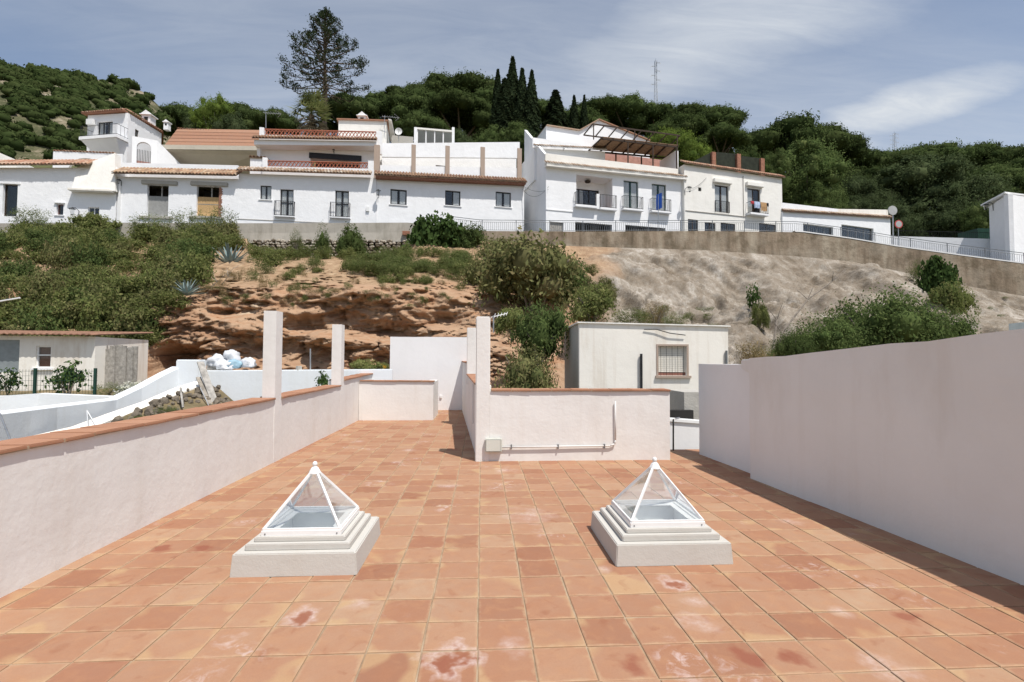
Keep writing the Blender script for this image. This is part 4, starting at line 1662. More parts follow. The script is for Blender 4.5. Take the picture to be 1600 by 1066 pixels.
# ---------------------------------------------------------------- A: low house at the far left
fA = Fac(-120, 40.2, 182, 41.0)
t = thing('street_house', fA.pt(3, BASE), 'low white house with red tile eave and dark doorway at far left', 'house', 'white houses along the street')
u0, u1 = 0.0, fA.pix(181, 330)[0]
va, vb_ = fA.pix(-120, 262)[1], fA.pix(181, 262)[1]
um, vm = fA.pix(113, 262)
rD = fA.rect(4, 27, 288, 338)
rW1 = fA.rect(88, 99, 319, 336)
rW2 = fA.rect(137, 155, 324, 341)
front_wall(fA, t, u0, u1, BASE, va, vb_, [rD, rW1, rW2], 'whitewash')
body(fA, t, u0, u1, BASE, va, vb_, 6.0, 'whitewash')
d = window(fA, t, rD, 'dark_wood', 1, .2, None, False, .07, name='door')
fA.box(MB(), 0, 0, 0, 0, 0, 0)
mb = MB(); fA.box(mb, rD[0] - .2, rD[1] + .2, rD[3] + .02, rD[3] + .18, .06, -.05); mb.build('door_lintel', 'whitewash', t)
window(fA, t, rW1, 'brown_shutter', 1, .2, None, True, .05)
window(fA, t, rW2, 'white_paint', 2, .12, None, True, .05)
for r_ in (rW1,):
    mb = MB(); fA.box(mb, r_[0] - .12, r_[1] + .12, r_[3] + .05, r_[3] + .13, .12, -.02); mb.build('hood_mould', 'whitewash', t)
tile_eave(fA, t, u0, va + .02, um + 1.4, vb_ + .02, .52, 1.35, .82, 'roof_tile_red', seed=2)
# swelling buttress with its ledge on the right of the doorway house
a_, c_ = fA.pix(113, 300), fA.pix(181, 300)
mb = MB(); fA.box(mb, a_[0], c_[0], a_[1] - .02, a_[1] + .16, .55, -.02); mb.build('ledge', 'worn_whitewash', t, bevel=.03)
mb = MB()
p0, p1 = fA.pix(113, 299, .35), fA.pix(181, 299, .35)
q0, q1 = fA.pix(122, 262, -.2), fA.pix(181, 240, -.2)
mb.box8([fA.pt(p0[0], p0[1], .45), fA.pt(p1[0], p1[1], .45), fA.pt(q1[0], q1[1], -.1), fA.pt(q0[0], q0[1], -.1),
         fA.pt(p0[0], p0[1], -.3), fA.pt(p1[0], p1[1], -.3), fA.pt(q1[0], q1[1], -.8), fA.pt(q0[0], q0[1], -.8)])
mb.build('chimney_breast', 'warm_whitewash', t)
wall_lamp(fA, 124, 330, 'iron lantern on bracket beside the small red-shuttered window', 1.15, 0, .75)
# covered roof terrace with arched awning, behind the chimney breast
fA2 = Fac(80, 43.4, 185, 43.6)
t = thing('roof_terrace', fA2.pt(2, 13), 'white roof terrace wall with arched opening under striped dark slats', 'terrace')
r_ = fA2.rect(86, 168, 240, 300)
mb = MB()
ar = fA2.rect(100, 167, 247, 262)
n_ = 14
pts_o = []
top_v = r_[3]
for i in range(n_ + 1):
    x = i / n_
    u = ar[0] + (ar[1] - ar[0]) * x
    v = ar[2] - .75 + (ar[3] - ar[2] + .75) * (1 - abs(2 * x - 1) ** 2.6)
    pts_o.append((u, v))
for o_ in (0, -.22):
    for (u, v) in pts_o:
        mb.v += [fA2.pt(u, v, o_), fA2.pt(u, top_v + .1, o_)]
k2 = 2 * (n_ + 1)
for i in range(n_):
    q = 2 * i
    mb.f += [(q, q + 2, q + 3, q + 1), (k2 + q + 1, k2 + q + 3, k2 + q + 2, k2 + q), (q, k2 + q, k2 + q + 2, q + 2), (q + 1, q + 3, k2 + q + 3, k2 + q + 1)]
mb.build('arch_wall', 'whitewash', t)
mb = MB(); fA2.box(mb, r_[0] - .2, ar[0] - .003, BASE + 1, top_v + .1, 0, -.22); mb.build('pier', 'whitewash', t)
mb = MB(); fA2.box(mb, ar[1] + .003, ar[1] + 1.2, BASE + 1, top_v + .1, 0, -.22); mb.build('pier', 'whitewash', t)
for i in range(9):
    u = ar[0] + (ar[1] - ar[0]) * (i + .5) / 9
    mb = MB(); fA2.box(mb, u - .12, u + .12, top_v - .28, top_v - .2, -.25, -3.0); mb.build('slat', 'dark_wood', t)
mb = MB(); fA2.box(mb, ar[0] - .5, ar[1] + .5, BASE + 1, top_v, -3.1, -3.3); mb.build('back_wall', 'dark_wood', t)
tile_eave(fA2, t, r_[0] - .2, top_v + .12, ar[1] + .6, top_v + .12, .06, .3, .05, 'roof_tile_red', courses=1, seed=4, under=False)

# ---------------------------------------------------------------- far-left roof edge
t = thing('gable_end', P(5, 245, 46), 'pale gable end of a house cut off at the left edge', 'house')
a, c, d_ = P(-40, 222, 46), P(25, 250, 46), P(-40, 275, 46)
MB().box8([a, c, P(25, 275, 46), d_, a + Vector((0, 6, 0)), c + Vector((0, 6, 0)), P(25, 275, 46) + Vector((0, 6, 0)), d_ + Vector((0, 6, 0))]).build('wall', 'warm_whitewash', t)

# ---------------------------------------------------------------- B: tall house with the balcony
fB = Fac(132, 50.0, 197, 49.0)            # balcony front
t = thing('balcony_house', fB.pt(2, 14), 'tall white house with projecting balcony and arched side terrace, behind the low eave', 'house', 'white houses along the street')
L_ = fB.pix(195, 200)[0]
vt_a, vt_b = fB.pix(132, 181)[1], fB.pix(195, 177)[1]
door = fB.rect(152, 176, 190, 213)
front_wall(fB, t, 0, L_, 12, vt_a, vt_b, [door], 'whitewash')
w = window(fB, t, door, 'black_metal', 3, .15, 'both', False, .08, name='balcony_door')
mb = MB(); fB.box(mb, 0, .28, 12, vt_a, -.29, -7); mb.build('side_wall', 'whitewash', t)
fB2 = Fac(195, 49.0, 252, 53.5)           # long side running back
L2 = fB2.pix(252, 220)[0]
s_t0, s_t1 = vt_b, fB2.pix(250, 207)[1]
wn = fB2.rect(211, 217, 203, 218)
front_wall(fB2, t, .01, L2, 12, s_t0, s_t1, [wn], 'whitewash')
window(fB2, t, wn, 'dark_wood', 1, .12, None, False, .06)
# roof: pitched sheet with tiles on the eave
p = [fB.pt(-.35, vt_a + .05, .35), fB.pt(L_ + .15, vt_b + .10, .35), fB2.pt(L2, s_t1 + .05, .2), fB.pt(-.35, vt_a - .3, -9)]
q = [x + Vector((0, 0, .12)) for x in p]
MB().box8([p[0], p[1], p[2], p[3], q[0], q[1], q[2], q[3]]).build('roof', 'roof_tile_red', t)
tile_eave(fB, t, -.35, vt_a + .12, L_ + .1, vt_b + .16, .40, .6, .28, 'roof_tile_red', seed=8, under=False)
tile_eave(fB2, t, .1, s_t0 + .14, L2, s_t1 + .10, .25, .5, .22, 'roof_tile_red', seed=9, under=False)
r_ = fB.rect(121, 180, 213, 217)
mb = MB()
a0, a1 = fB.pix(124, 214, 1.2), fB.pix(182, 217, 1.2)
fB.box(mb, a0[0], a1[0], a0[1] - .28, a0[1], 1.25, -.02); mb.build('balcony_slab', 'whitewash', t)
mb = MB()
mb.box8([fB.pt(a0[0] + .1, a0[1] - .29, 1.15), fB.pt(a1[0] - .1, a0[1] - .29, 1.15), fB.pt(a1[0] - .5, a0[1] - 1.5, .3), fB.pt(a0[0] + .9, a0[1] - 1.5, .3),
         fB.pt(a0[0] + .1, a0[1] - .29, -.05), fB.pt(a1[0] - .1, a0[1] - .29, -.05), fB.pt(a1[0] - .5, a0[1] - 1.5, -.05), fB.pt(a0[0] + .9, a0[1] - 1.5, -.05)])
mb.build('balcony_corbel', 'whitewash', t)
balcony_rail(fB, t, (a0[0] + .05, a1[0] - .05, a0[1] + .03, a0[1] + 1.0), 0, 1.15)
ac = MB(); r_ = fB.rect(135, 145, 186, 194, .3); fB.box(ac, *r_, .35, .02); ac.build('air_conditioner', 'white_paint', t)
chimney(t, P(232, 203, 53), .85, 1.35)
# arched side terrace
fB3 = Fac(206, 47.0, 252, 48.0)
tB3 = thing('arched_terrace', fB3.pt(1, 13), 'white terrace screen with a round arch and iron gate, left of the unfinished house', 'terrace')
r_ = fB3.rect(206, 245, 216, 262)
ar = fB3.rect(213.5, 236, 222, 256)
mb = MB()
for o_ in (0, -.3):
    for i in range(13):
        a = math.pi * (1 - i / 12)
        cu, rad = (ar[0] + ar[1]) / 2, (ar[1] - ar[0]) / 2
        mb.v += [fB3.pt(cu + rad * math.cos(a), ar[3] - rad + rad * math.sin(a), o_), fB3.pt(cu + rad * math.cos(a), r_[3], o_)]
for i in range(12):
    q = 2 * i
    mb.f += [(q, q + 2, q + 3, q + 1), (26 + q + 1, 26 + q + 3, 26 + q + 2, 26 + q), (q, 26 + q, 26 + q + 2, q + 2), (q + 1, q + 3, 29 + q, 27 + q)]
mb.build('arch', 'whitewash', tB3)
mb = MB(); fB3.box(mb, r_[0], ar[0] - .003, 12, r_[3], 0, -.3); mb.build('pier', 'whitewash', tB3)
mb = MB(); fB3.box(mb, ar[1] + .003, r_[1], 12, r_[3], 0, -.3); mb.build('pier', 'whitewash', tB3)
mb = MB()
mb.box8([fB3.pt(r_[1], 12, 0), fB3.pt(r_[1] + 2, 12, -1), fB3.pt(r_[1] + 1.9, r_[3] - 1.6, -1), fB3.pt(r_[1], r_[3], 0),
         fB3.pt(r_[1], 12, -.3), fB3.pt(r_[1] + 2, 12, -1.3), fB3.pt(r_[1] + 1.9, r_[3] - 1.6, -1.3), fB3.pt(r_[1], r_[3], -.3)])
mb.build('side_screen', 'whitewash', tB3)
mb = MB()
for i in range(9):
    u = ar[0] + (ar[1] - ar[0]) * (i + .5) / 9
    mb.tube(fB3.pt(u, ar[2] - .3, -.15), fB3.pt(u, ar[2] + 1.3, -.15), .02, n=4)
o_ = mb.build('gate_bars', 'black_metal', tB3); o_['kind'] = 'stuff'
mb = MB(); fB3.box(mb, ar[0] - .5, ar[1] + 1, 12, ar[2] + .9, -2.2, -2.4); mb.build('inner_wall', 'pink_wall', tB3)

# ---------------------------------------------------------------- C: unfinished house with bare brick roof edge
fC = Fac(255, 49.5, 402, 50.3)
t = thing('unfinished_house', fC.pt(4, 13), 'unfinished concrete house with bare red roof slope and open loggia', 'house')
a, c = fC.pix(257, 227, .8), fC.pix(402, 229, .8)
mb = MB(); fC.box(mb, a[0] - .2, c[0], a[1] - .42, a[1], .9, -6, c[1] - .42, c[1]); mb.build('roof_beam', 'raw_concrete', t)
d_, e_ = fC.pix(257, 200, -1.5), fC.pix(402, 203, -1.5)
rw_, n_ = 5, 26
for k in range(rw_):
    f0, f1 = k / rw_, (k + 1) / rw_
    mb = MB()
    o0, o1 = .75 - 2.3 * f0, .75 - 2.3 * f1
    z0, z1 = a[1] + (d_[1] - a[1]) * f0, a[1] + (d_[1] - a[1]) * f1
    y0, y1 = c[1] + (e_[1] - c[1]) * f0, c[1] + (e_[1] - c[1]) * f1
    mb.box8([fC.pt(a[0], z0 + .05, o0), fC.pt(c[0], y0 + .05, o0), fC.pt(c[0], y0 + .10, o0 - .02), fC.pt(a[0], z0 + .10, o0 - .02),
             fC.pt(a[0], z1 + .02, o1 - .05), fC.pt(c[0], y1 + .02, o1 - .05), fC.pt(c[0], y1 + .07, o1 - .05), fC.pt(a[0], z1 + .07, o1 - .05)])
    mb.build('brick_course', 'brick_course', t)
mb = MB()
mb.box8([fC.pt(a[0], a[1] + .0, .7), fC.pt(c[0], c[1] + .0, .7), fC.pt(c[0], e_[1], -1.55), fC.pt(a[0], d_[1], -1.55),
         fC.pt(a[0], a[1] + .0, -1.6), fC.pt(c[0], c[1], -1.6), fC.pt(c[0], e_[1] - .05, -1.6), fC.pt(a[0], d_[1] - .05, -1.6)])
mb.build('roof_bed', 'brick_course', t)
tile_eave(fC, t, a[0], d_[1] + .02, a[0] + 4.5, d_[1] + .02, -1.45, .4, .05, 'roof_tile_red', courses=1, under=False, seed=12)
for (x0, x1) in ((318, 328), (283, 287)):
    mb = MB(); r_ = fC.rect(x0, x1, 235, 262, -.8); fC.box(mb, r_[0], r_[1], 11, r_[3] + .3, -.8, -1.3); mb.build('column', 'raw_concrete', t)
mb = MB(); fC.box(mb, 1.5, c[0], 11, a[1] - .43, -5.4, -5.7); mb.build('loggia_back', 'raw_concrete', t)
mb = MB()
mb.box8([fC.pt(a[0] - .2, a[1] - .45, .8), fC.pt(c[0], c[1] - .45, .8), fC.pt(c[0], c[1] - .46, .4), fC.pt(a[0] + .2, a[1] - .46, .4),
         fC.pt(a[0] + 1.6, a[1] - 1.9, -2.0), fC.pt(c[0], c[1] - 1.9, -5.3), fC.pt(c[0], c[1] - 2.0, -5.3), fC.pt(a[0] + 1.6, a[1] - 2.0, -2.2)])
mb.build('sloping_soffit', 'raw_concrete', t)
chimney(t, P(261, 204, 53), .45, .75)

# ---------------------------------------------------------------- D: low house under repair
fD = Fac(183, 41.0, 373, 41.5)
t = thing('street_house', fD.pt(4, BASE), 'low white house under repair, boarded openings under rough lintels', 'house', 'white houses along the street')
uE = fD.pix(373, 300)[0]
va, vb_ = fD.pix(183, 276)[1], fD.pix(373, 280)[1]
r1, r2 = fD.rect(229.5, 263, 289, 338), fD.rect(307, 342, 291, 338)
front_wall(fD, t, 0, uE, BASE, va, vb_, [r1, r2], 'whitewash')
body(fD, t, 0, uE, BASE, va, vb_, 6, 'whitewash')
for r_, brd in ((r1, 'grey_board'), (r2, 'chipboard')):
    H = r_[3] - r_[2]
    mb = MB(); fD.box(mb, r_[0], r_[1], r_[2], r_[2] + H * .66, -.20, -.25); o_ = mb.build('boarding', brd, t)
    if brd == 'chipboard':
        mb = MB(); fD.box(mb, r_[0] + .02, r_[1] - .05, r_[2] + H * .40, r_[2] + H * .43, -.192, -.20); mb.build('board_joint', 'old_wood', o_)
    mb = MB(); u_ = r_[0] + (r_[1] - r_[0]) * .62; fD.box(mb, u_ - .04, u_ + .04, r_[2] + H * .66, r_[3], -.2, -.26); mb.build('mullion', 'grey_wood', t)
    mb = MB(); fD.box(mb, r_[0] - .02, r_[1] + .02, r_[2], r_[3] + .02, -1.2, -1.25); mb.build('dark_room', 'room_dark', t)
for (x0, x1, y0, y1) in ((217, 280, 282, 288.5), (294, 359, 284, 290.5)):
    rr = fD.rect(x0, x1, y0, y1, .12)
    mb = MB()
    fD.box(mb, rr[0] + .15, rr[1] - .15, rr[2], rr[3], .14, -.03)
    mb.build('lintel', 'grey_block', t, bevel=.04)
rnd = random.Random(9)
zb = r2[2]
while zb < r2[3] - .1:
    w_ = rnd.uniform(.16, .30)
    mb = MB(); fD.box(mb, r2[1] + .004, r2[1] + w_, zb, zb + .075, .022, -.10); mb.build('brick', 'brick_red', t)
    zb += .095
for r_ in (r1, r2):
    mb = MB(); fD.box(mb, r_[0] - .5, r_[1] + .4, r_[2] - .22, r_[2] - .01, .12, -.05); mb.build('threshold', 'grey_block', t, bevel=.03)
tile_eave(fD, t, -.15, va + .10, uE, vb_ + .12, .62, 1.35, .86, 'roof_tile_pale', seed=21, r=.12, courses=3)
mb = MB()
a, c = fD.pix(183, 254, -1.3), fD.pix(384, 259, -1.3)
fD.box(mb, a[0], c[0] - .6, va, a[1], -1.3, -1.55, vb_, c[1]); mb.build('roof_parapet', 'whitewash', t)
mb = MB(); rr = fD.rect(185, 190, 285, 352, .06); fD.box(mb, rr[0], rr[0] + .13, BASE, rr[3], .10, .01); mb.build('downpipe', 'white_paint', t)
wall_lamp(fD, 190, 283, 'small dark lantern under the eave at corner of house under repair', .7, 0, .35)

# ---------------------------------------------------------------- E: house with clay lattice balustrades
fE = Fac(372, 41.5, 588, 42.6)
t = thing('street_house', fE.pt(4, BASE), 'white two-storey house with red clay lattice balustrades on both terraces', 'house', 'white houses along the street')
uE = fE.pix(588, 300)[0]
va, vb_ = fE.pix(372, 271)[1], fE.pix(588, 278)[1]
rs = [fE.rect(406.5, 424, 290, 312), fE.rect(437.5, 458.5, 296, 338), fE.rect(523.5, 545, 298, 340)]
front_wall(fE, t, 0, uE, BASE, va, vb_, rs, 'whitewash')
body(fE, t, 0, uE, BASE, va, vb_, 9, 'whitewash', roof='brick_red')
window(fE, t, rs[0], 'black_metal', 2, .14, 'both')
for r_ in rs[1:]:
    window(fE, t, r_, 'black_metal', 2, .16, 'both', False, .075, transom=.52, name='balcony_door')
    balcony_rail(fE, t, (r_[0] - .32, r_[1] + .12, r_[2] - .05, r_[2] + 1.15), 0, .32, slab=.08)
tile_eave(fE, t, -.05, va + .10, uE - .4, vb_ + .10, .60, .95, .56, 'roof_tile_lime', seed=31, r=.105, courses=2)
# first terrace balustrade
oB = -.75
a, c = fE.pix(411, 268, oB), fE.pix(584, 272, oB)
b0, b1 = fE.pix(418, 260.5, oB), fE.pix(575, 263.5, oB)
mb = MB(); fE.box(mb, a[0], c[0], va, b0[1], oB + .02, oB - .22, vb_, b1[1]); mb.build('terrace_parapet', 'whitewash', t)
h_ = fE.pix(418, 251.5, oB)[1] - b0[1]
lattice(fE, t, b0[0], b1[0], b0[1], b1[1], h_, oB - .04)
for x0, x1, y0 in ((410, 418, 246), (575, 584, 251)):
    p0, p1 = fE.pix(x0, y0, oB), fE.pix(x1, y0, oB)
    mb = MB(); fE.box(mb, p0[0] + .005, p1[0] - .005, va, p0[1], oB + .03, oB - .3); mb.build('parapet_post', 'whitewash', t, bevel=.02)
# little tiled hood left of the balustrade
p0, p1 = fE.pix(391, 246, -1), fE.pix(412, 246, -1)
mb = MB(); fE.box(mb, p0[0], p1[0] - .05, va + .25, p0[1], -1, -2); mb.build('hood_box', 'whitewash', t)
tile_eave(fE, t, p0[0] - .08, p0[1] + .02, p1[0] + .25, p0[1] + .02, -.85, 1.0, .18, 'roof_tile_brown', seed=33)
# porch: back wall, flanks, ceiling and roof edge
oP, oPb = -1.0, -2.1
a, c = fE.pix(397, 226, oP), fE.pix(588, 228, oP)
g0, g1 = fE.pix(397, 218, oP), fE.pix(588, 221, oP)
r_aw = fE.rect(485, 563, 242, 268, oPb)
front_wall(fE, t, a[0] + .3, c[0], va - .2, a[1] + .2, c[1] + .2, [(r_aw[0], r_aw[1], va + .1, r_aw[3])], 'whitewash', .25, oPb, 'porch_wall')
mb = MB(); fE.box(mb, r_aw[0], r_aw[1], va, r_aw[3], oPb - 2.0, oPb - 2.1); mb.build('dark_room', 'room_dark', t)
mb = MB(); fE.box(mb, r_aw[0] - .1, r_aw[1] + .1, r_aw[3] - .45, r_aw[3] + .02, oPb + .12, oPb + .02); mb.build('awning_box', 'black_metal', t)
mb = MB(); fE.box(mb, a[0], c[0], a[1], g0[1], oP, oPb - 2.5, c[1], g1[1]); mb.build('porch_roof', 'whitewash', t)
tile_eave(fE, t, a[0] - .12, g0[1] + .06, c[0] + .05, g1[1] + .06, oP + .28, .6, .40, 'roof_tile_brown', seed=35)
mb = MB(); fE.box(mb, a[0] + .05, a[0] + .3, va - .2, a[1], oPb + .5, oPb - 2.4); mb.build('porch_flank', 'whitewash', t)
# post, warm grey
p0, p1 = fE.pix(584.5, 226, oP + .15), fE.pix(593.5, 226, oP + .15)
mb = MB(); fE.box(mb, p0[0], p1[0], va - .1, p0[1], oP + .15, oP - .2); mb.build('porch_post', 'taupe_paint', t)
# roof terrace balustrade
oT = -1.5
b0, b1 = fE.pix(413, 211, oT), fE.pix(588, 215, oT)
a0, a1 = g0[1], g1[1]
mb = MB(); fE.box(mb, b0[0] - .4, b1[0] + .3, a0 + .005, b0[1], oT, oT - .25, a1 + .005, b1[1]); mb.build('terrace_parapet', 'whitewash', t)
h_ = fE.pix(413, 202, oT)[1] - b0[1]
lattice(fE, t, b0[0], b1[0], b0[1], b1[1], h_, oT - .06)
p0, p1 = fE.pix(405.5, 199, oT), fE.pix(412.5, 199, oT)
mb = MB(); fE.box(mb, p0[0], p1[0], a0, p0[1], oT + .02, oT - .35); mb.build('parapet_post', 'whitewash', t)
p0, p1 = fE.pix(588, 205, oT), fE.pix(597, 205, oT)
mb = MB(); fE.box(mb, p0[0], p1[0], a0 - .3, p0[1], oT + .02, oT - .35); mb.build('parapet_post', 'whitewash', t)
# stair tower
fT = Fac(529, 46.6, 604, 47.0)
a, c = fT.pix(529, 188), fT.pix(604, 190)
mb = MB(); fT.box(mb, a[0], c[0], va + 1, a[1], 0, -3.2, vb_ + 1, c[1]); tw = mb.build('stair_tower', 'warm_whitewash', t)
mb = MB(); fT.box(mb, a[0] - .15, c[0] + .15, a[1] + .002, a[1] + .12, .15, -3.3, c[1] + .002, c[1] + .12); mb.build('tower_roof', 'roof_tile_red', tw)
pp = fT.pix(564, 187)
pc = fT.pt(pp[0], a[1] + .1, -1.2)
chimney(t, pc, .72, .85)
# sloping stair roof beside the tower
mb = MB()
q0, q1, q2 = fT.pix(604, 186), fT.pix(612, 188), fT.pix(616, 205)
mb.box8([fT.pt(q0[0] + .17, q0[1] - .1, .1), fT.pt(q1[0], q1[1] - .1, .1), fT.pt(q1[0], q1[1], .1), fT.pt(q0[0] + .17, q0[1], .1),
         fT.pt(q0[0] + .17, q2[1], -2.4), fT.pt(q2[0], q2[1], -2.4), fT.pt(q2[0], q2[1] + .12, -2.4), fT.pt(q0[0] + .17, q2[1] + .12, -2.4)])
mb.build('stair_roof', 'warm_whitewash', tw)
wall_lamp(fE, 592, 300, 'dark lantern on a grey bracket between the lattice house and its neighbour', 1.0, 0, .5)
wall_lamp(fE, 522, 235, 'small dark porch lantern above the long dark awning', .55, oPb, .25)
mb = MB(); r_ = fE.rect(572, 577, 323, 330, .1); fE.box(mb, *r_, .12, .0); mb.build('meter_box', 'white_paint', t)
mb = MB(); v0 = fE.pix(400, 344)[1]; fE.box(mb, 0, uE, v0, v0 + .05, .03, -.01); mb.build('plinth_band', 'grey_block', t)

# ---------------------------------------------------------------- F: long house with taupe posts
fF = Fac(588, 42.7, 820, 45.3)
t = thing('street_house', fF.pt(4, BASE), 'long white house with brown tile eave and warm grey posts above', 'house', 'white houses along the street')
uE = fF.pix(819, 300)[0]
va, vb_ = fF.pix(588, 279)[1], fF.pix(819, 289)[1]
rs = [fF.rect(610, 635.5, 296, 320), fF.rect(695.5, 719.5, 298, 321.5), fF.rect(774.5, 798.5, 300, 323.5)]
front_wall(fF, t, 0.002, uE, BASE, va, vb_, rs, 'whitewash')
body(fF, t, 0.002, uE, BASE, va, vb_, 7, 'whitewash')
for r_, cu in zip(rs, ('both', 'right', 'both')):
    window(fF, t, r_, 'black_metal', 2, .14, cu, True, .09)
tile_eave(fF, t, -.2, va + .10, uE + .1, vb_ + .08, .72, 1.05, .64, 'roof_tile_brown', seed=41, r=.105, courses=2)
mb = MB(); fF.box(mb, -.1, uE, va - .10, va + .05, .60, -.02, vb_ - .12, vb_ + .03); mb.build('eave_soffit', 'brick_red', t)
mb = MB(); mb.bar(fF.pt(0, va - .22, .05), fF.pt(uE, vb_ - .24, .05), .06, .06); mb.build('cable_duct', 'white_paint', t)
oL, oU = -.85, -2.6
# lower white parapet above the eave
a, c = fF.pix(594, 258, oL), fF.pix(812, 263, oL)
mb = MB(); fF.box(mb, a[0], c[0], va, a[1], oL, oL - .25, vb_ + .1, c[1]); mb.build('terrace_parapet', 'whitewash', t)
a, c = fF.pix(597, 245, oU), fF.pix(812, 247, oU)
b0, b1 = fF.pix(597, 224, oU), fF.pix(812, 222, oU)
mb = MB(); fF.box(mb, a[0], c[0], a[1], b0[1], oU, oU - .25, c[1], b1[1]); mb.build('upper_band', 'whitewash', t)
mb = MB(); fF.box(mb, a[0], c[0], va, b0[1] - .3, oU - 1.2, oU - 1.4, vb_, b1[1] - .3); mb.build('terrace_back_wall', 'whitewash', t)
for x in (646.5, 699.5, 754.5, 812):
    p0, p1 = fF.pix(x - 3.4, 226, oL + .12), fF.pix(x + 3.4, 226, oL + .12)
    yt = 226 + (x - 646) * .035
    vt = fF.pix(x, yt, oL + .12)[1]
    mb = MB(); fF.box(mb, p0[0], p1[0], va - .1, vt, oL + .12, oL + .002); mb.build('post', 'taupe_paint', t)
r_ = fF.rect(682, 729, 257.5, 261, oL + .05)
mb = MB(); fF.box(mb, r_[0], r_[1], r_[2], r_[3], oL - .4, oL - .5); mb.build('dark_rail', 'dark_wood', t)
# upper roof terrace wall and the glazed sunroom
fS = Fac(646, 48.5, 712, 49.0)
ts = thing('sunroom', fS.pt(1, 17), 'small glazed sunroom with white corner posts on the roof', 'sunroom')
r_ = fS.rect(652, 706, 204, 226)
mb = MB(); fS.box(mb, r_[0] - .25, r_[1] + .2, r_[3] - .05, r_[3] + .12, .1, -3); mb.build('roof', 'warm_whitewash', ts)
n_ = 4
for k in range(n_):
    ua, ub = r_[0] + (r_[1] - r_[0]) * k / n_, r_[0] + (r_[1] - r_[0]) * (k + 1) / n_
    mb = MB(); fS.box(mb, ua + .06, ub - .06, r_[2], r_[3] - .06, -.05, -.07); mb.build('pane', 'window_glass', ts)
    mb = MB(); fS.box(mb, ua - .06, ua + .055, r_[2], r_[3] - .06, 0, -.1); mb.build('mullion', 'white_paint', ts)
for x0, x1 in ((647, 651.5), (706, 710)):
    q = fS.rect(x0, x1, 200, 226)
    mb = MB(); fS.box(mb, q[0], q[1], 12, q[3], .15, -.25); mb.build('corner_post', 'whitewash', ts)
mb = MB(); fS.box(mb, r_[0], r_[1], 12, r_[3] - .06, -3, -3.2); mb.build('back_wall', 'grey_block', ts)
p0, p1 = fS.pix(612, 212), fS.pix(646, 211)
mb = MB(); fS.box(mb, p0[0], p1[0], 12, p0[1], .1, -.1); mb.build('side_screen', 'grey_block', ts)
# satellite dish
dp = P(623, 206, 47.5)
td = thing('satellite_dish', dp, 'white satellite dish beside the stair tower', 'dish')
mb = MB()
for j in range(5):
    rr = .34 * j / 4
    for i in range(14):
        a = 2 * math.pi * i / 14
        mb.v.append(dp + Vector((rr * math.cos(a), -.10 * (rr / .34) ** 2, rr * math.sin(a))))
for j in range(4):
    for i in range(14):
        mb.f.append((j * 14 + i, j * 14 + (i + 1) % 14, (j + 1) * 14 + (i + 1) % 14, (j + 1) * 14 + i))
mb.build('reflector', 'white_paint', td, smooth=True)
MB().tube(dp + Vector((0, .02, 0)), dp + Vector((0, .1, -.9)), .03).build('mast', 'steel', td)
MB().tube(dp + Vector((0, -.05, -.2)), dp + Vector((0, -.4, .05)), .015).build('feed_arm', 'steel', td)

# ---------------------------------------------------------------- G: big corner house with pergola
fG = Fac(853, 43.0, 1069, 46.0)
t = thing('street_house', fG.pt(6, BASE), 'big white house with recessed balcony, dark pergola and low gable on top', 'house', 'white houses along the street')
uE = fG.pix(1068, 300)[0]
va, vb_ = fG.pix(853, 262)[1], fG.pix(1068, 283)[1]
rL = fG.rect(900.5, 957, 276, 323)
rs = [fG.rect(974.5, 997.5, 283, 327), fG.rect(1018.5, 1041, 288, 330.5)]
gar = [fG.rect(899, 956, 349, 380), fG.rect(977, 1040, 354, 384)]
dr = fG.rect(859, 880, 347, 383)
front_wall(fG, t, 0, uE, 9.6, va, vb_, [rL] + rs + gar + [dr], 'whitewash')
body(fG, t, 0, uE, 9.6, va, vb_, 7.0, 'whitewash', thick=.28)
# recess behind the balcony
mb = MB()
dpt = 1.6
f = fG
f.box(mb, rL[0] - .2, rL[1] + .2, rL[3] + .002, rL[3] + .2, -.285, -dpt); mb.build('recess_ceiling', 'whitewash', t)
mb = MB(); f.box(mb, rL[0] - .2, rL[1] + .2, rL[2] - .2, rL[2] - .002, -.285, -dpt); mb.build('recess_floor', 'brick_red', t)
for ua in (rL[0] - .2, rL[1] + .002):
    mb = MB(); f.box(mb, ua, ua + .198, rL[2], rL[3], -.285, -dpt); mb.build('recess_side', 'whitewash', t)
wd = (rL[0] - .0, rL[1] - .55, rL[2] + .0, rL[3] - .65)
front_wall(fG, t, rL[0] - .2, rL[1] + .2, rL[2], rL[3], rL[3], [wd], 'whitewash', .2, -dpt, 'recess_back')
window(fG, t, wd, 'black_metal', 3, .1, 'left', False, .09, off=-dpt, name='sliding_door')
mb = MB(); um_ = (rL[0] + rL[1]) / 2; mb.lathe(fG.pt(um_ - .3, rL[3] - .16, -.8), [(.28, .0), (.24, -.14)], 10); mb.build('ceiling_lamp', 'dark_wood', t)
for r_ in rs:
    window(fG, t, r_, 'green_metal', 2, .16, 'both', False, .08, name='balcony_door')
hN = 1.05
split = rL[0] + (rL[1] - rL[0]) * .52
balcony_rail(fG, t, (rL[0] - .18, split - .05, rL[2] - .04, rL[2] + hN), 0, .35, slab=.2)
balcony_rail(fG, t, (split + .35, rL[1] + .22, rL[2] - .10, rL[2] + hN), 0, .35, slab=.2)
mb = MB(); f.box(mb, split - .02, split + .32, rL[2] - .25, rL[2] + hN + .05, .22, -.02); mb.build('balcony_pier', 'whitewash', t)
for r_ in rs:
    balcony_rail(fG, t, (r_[0] - .22, r_[1] + .25, r_[2] - .06, r_[2] + hN), 0, .40, slab=.16)
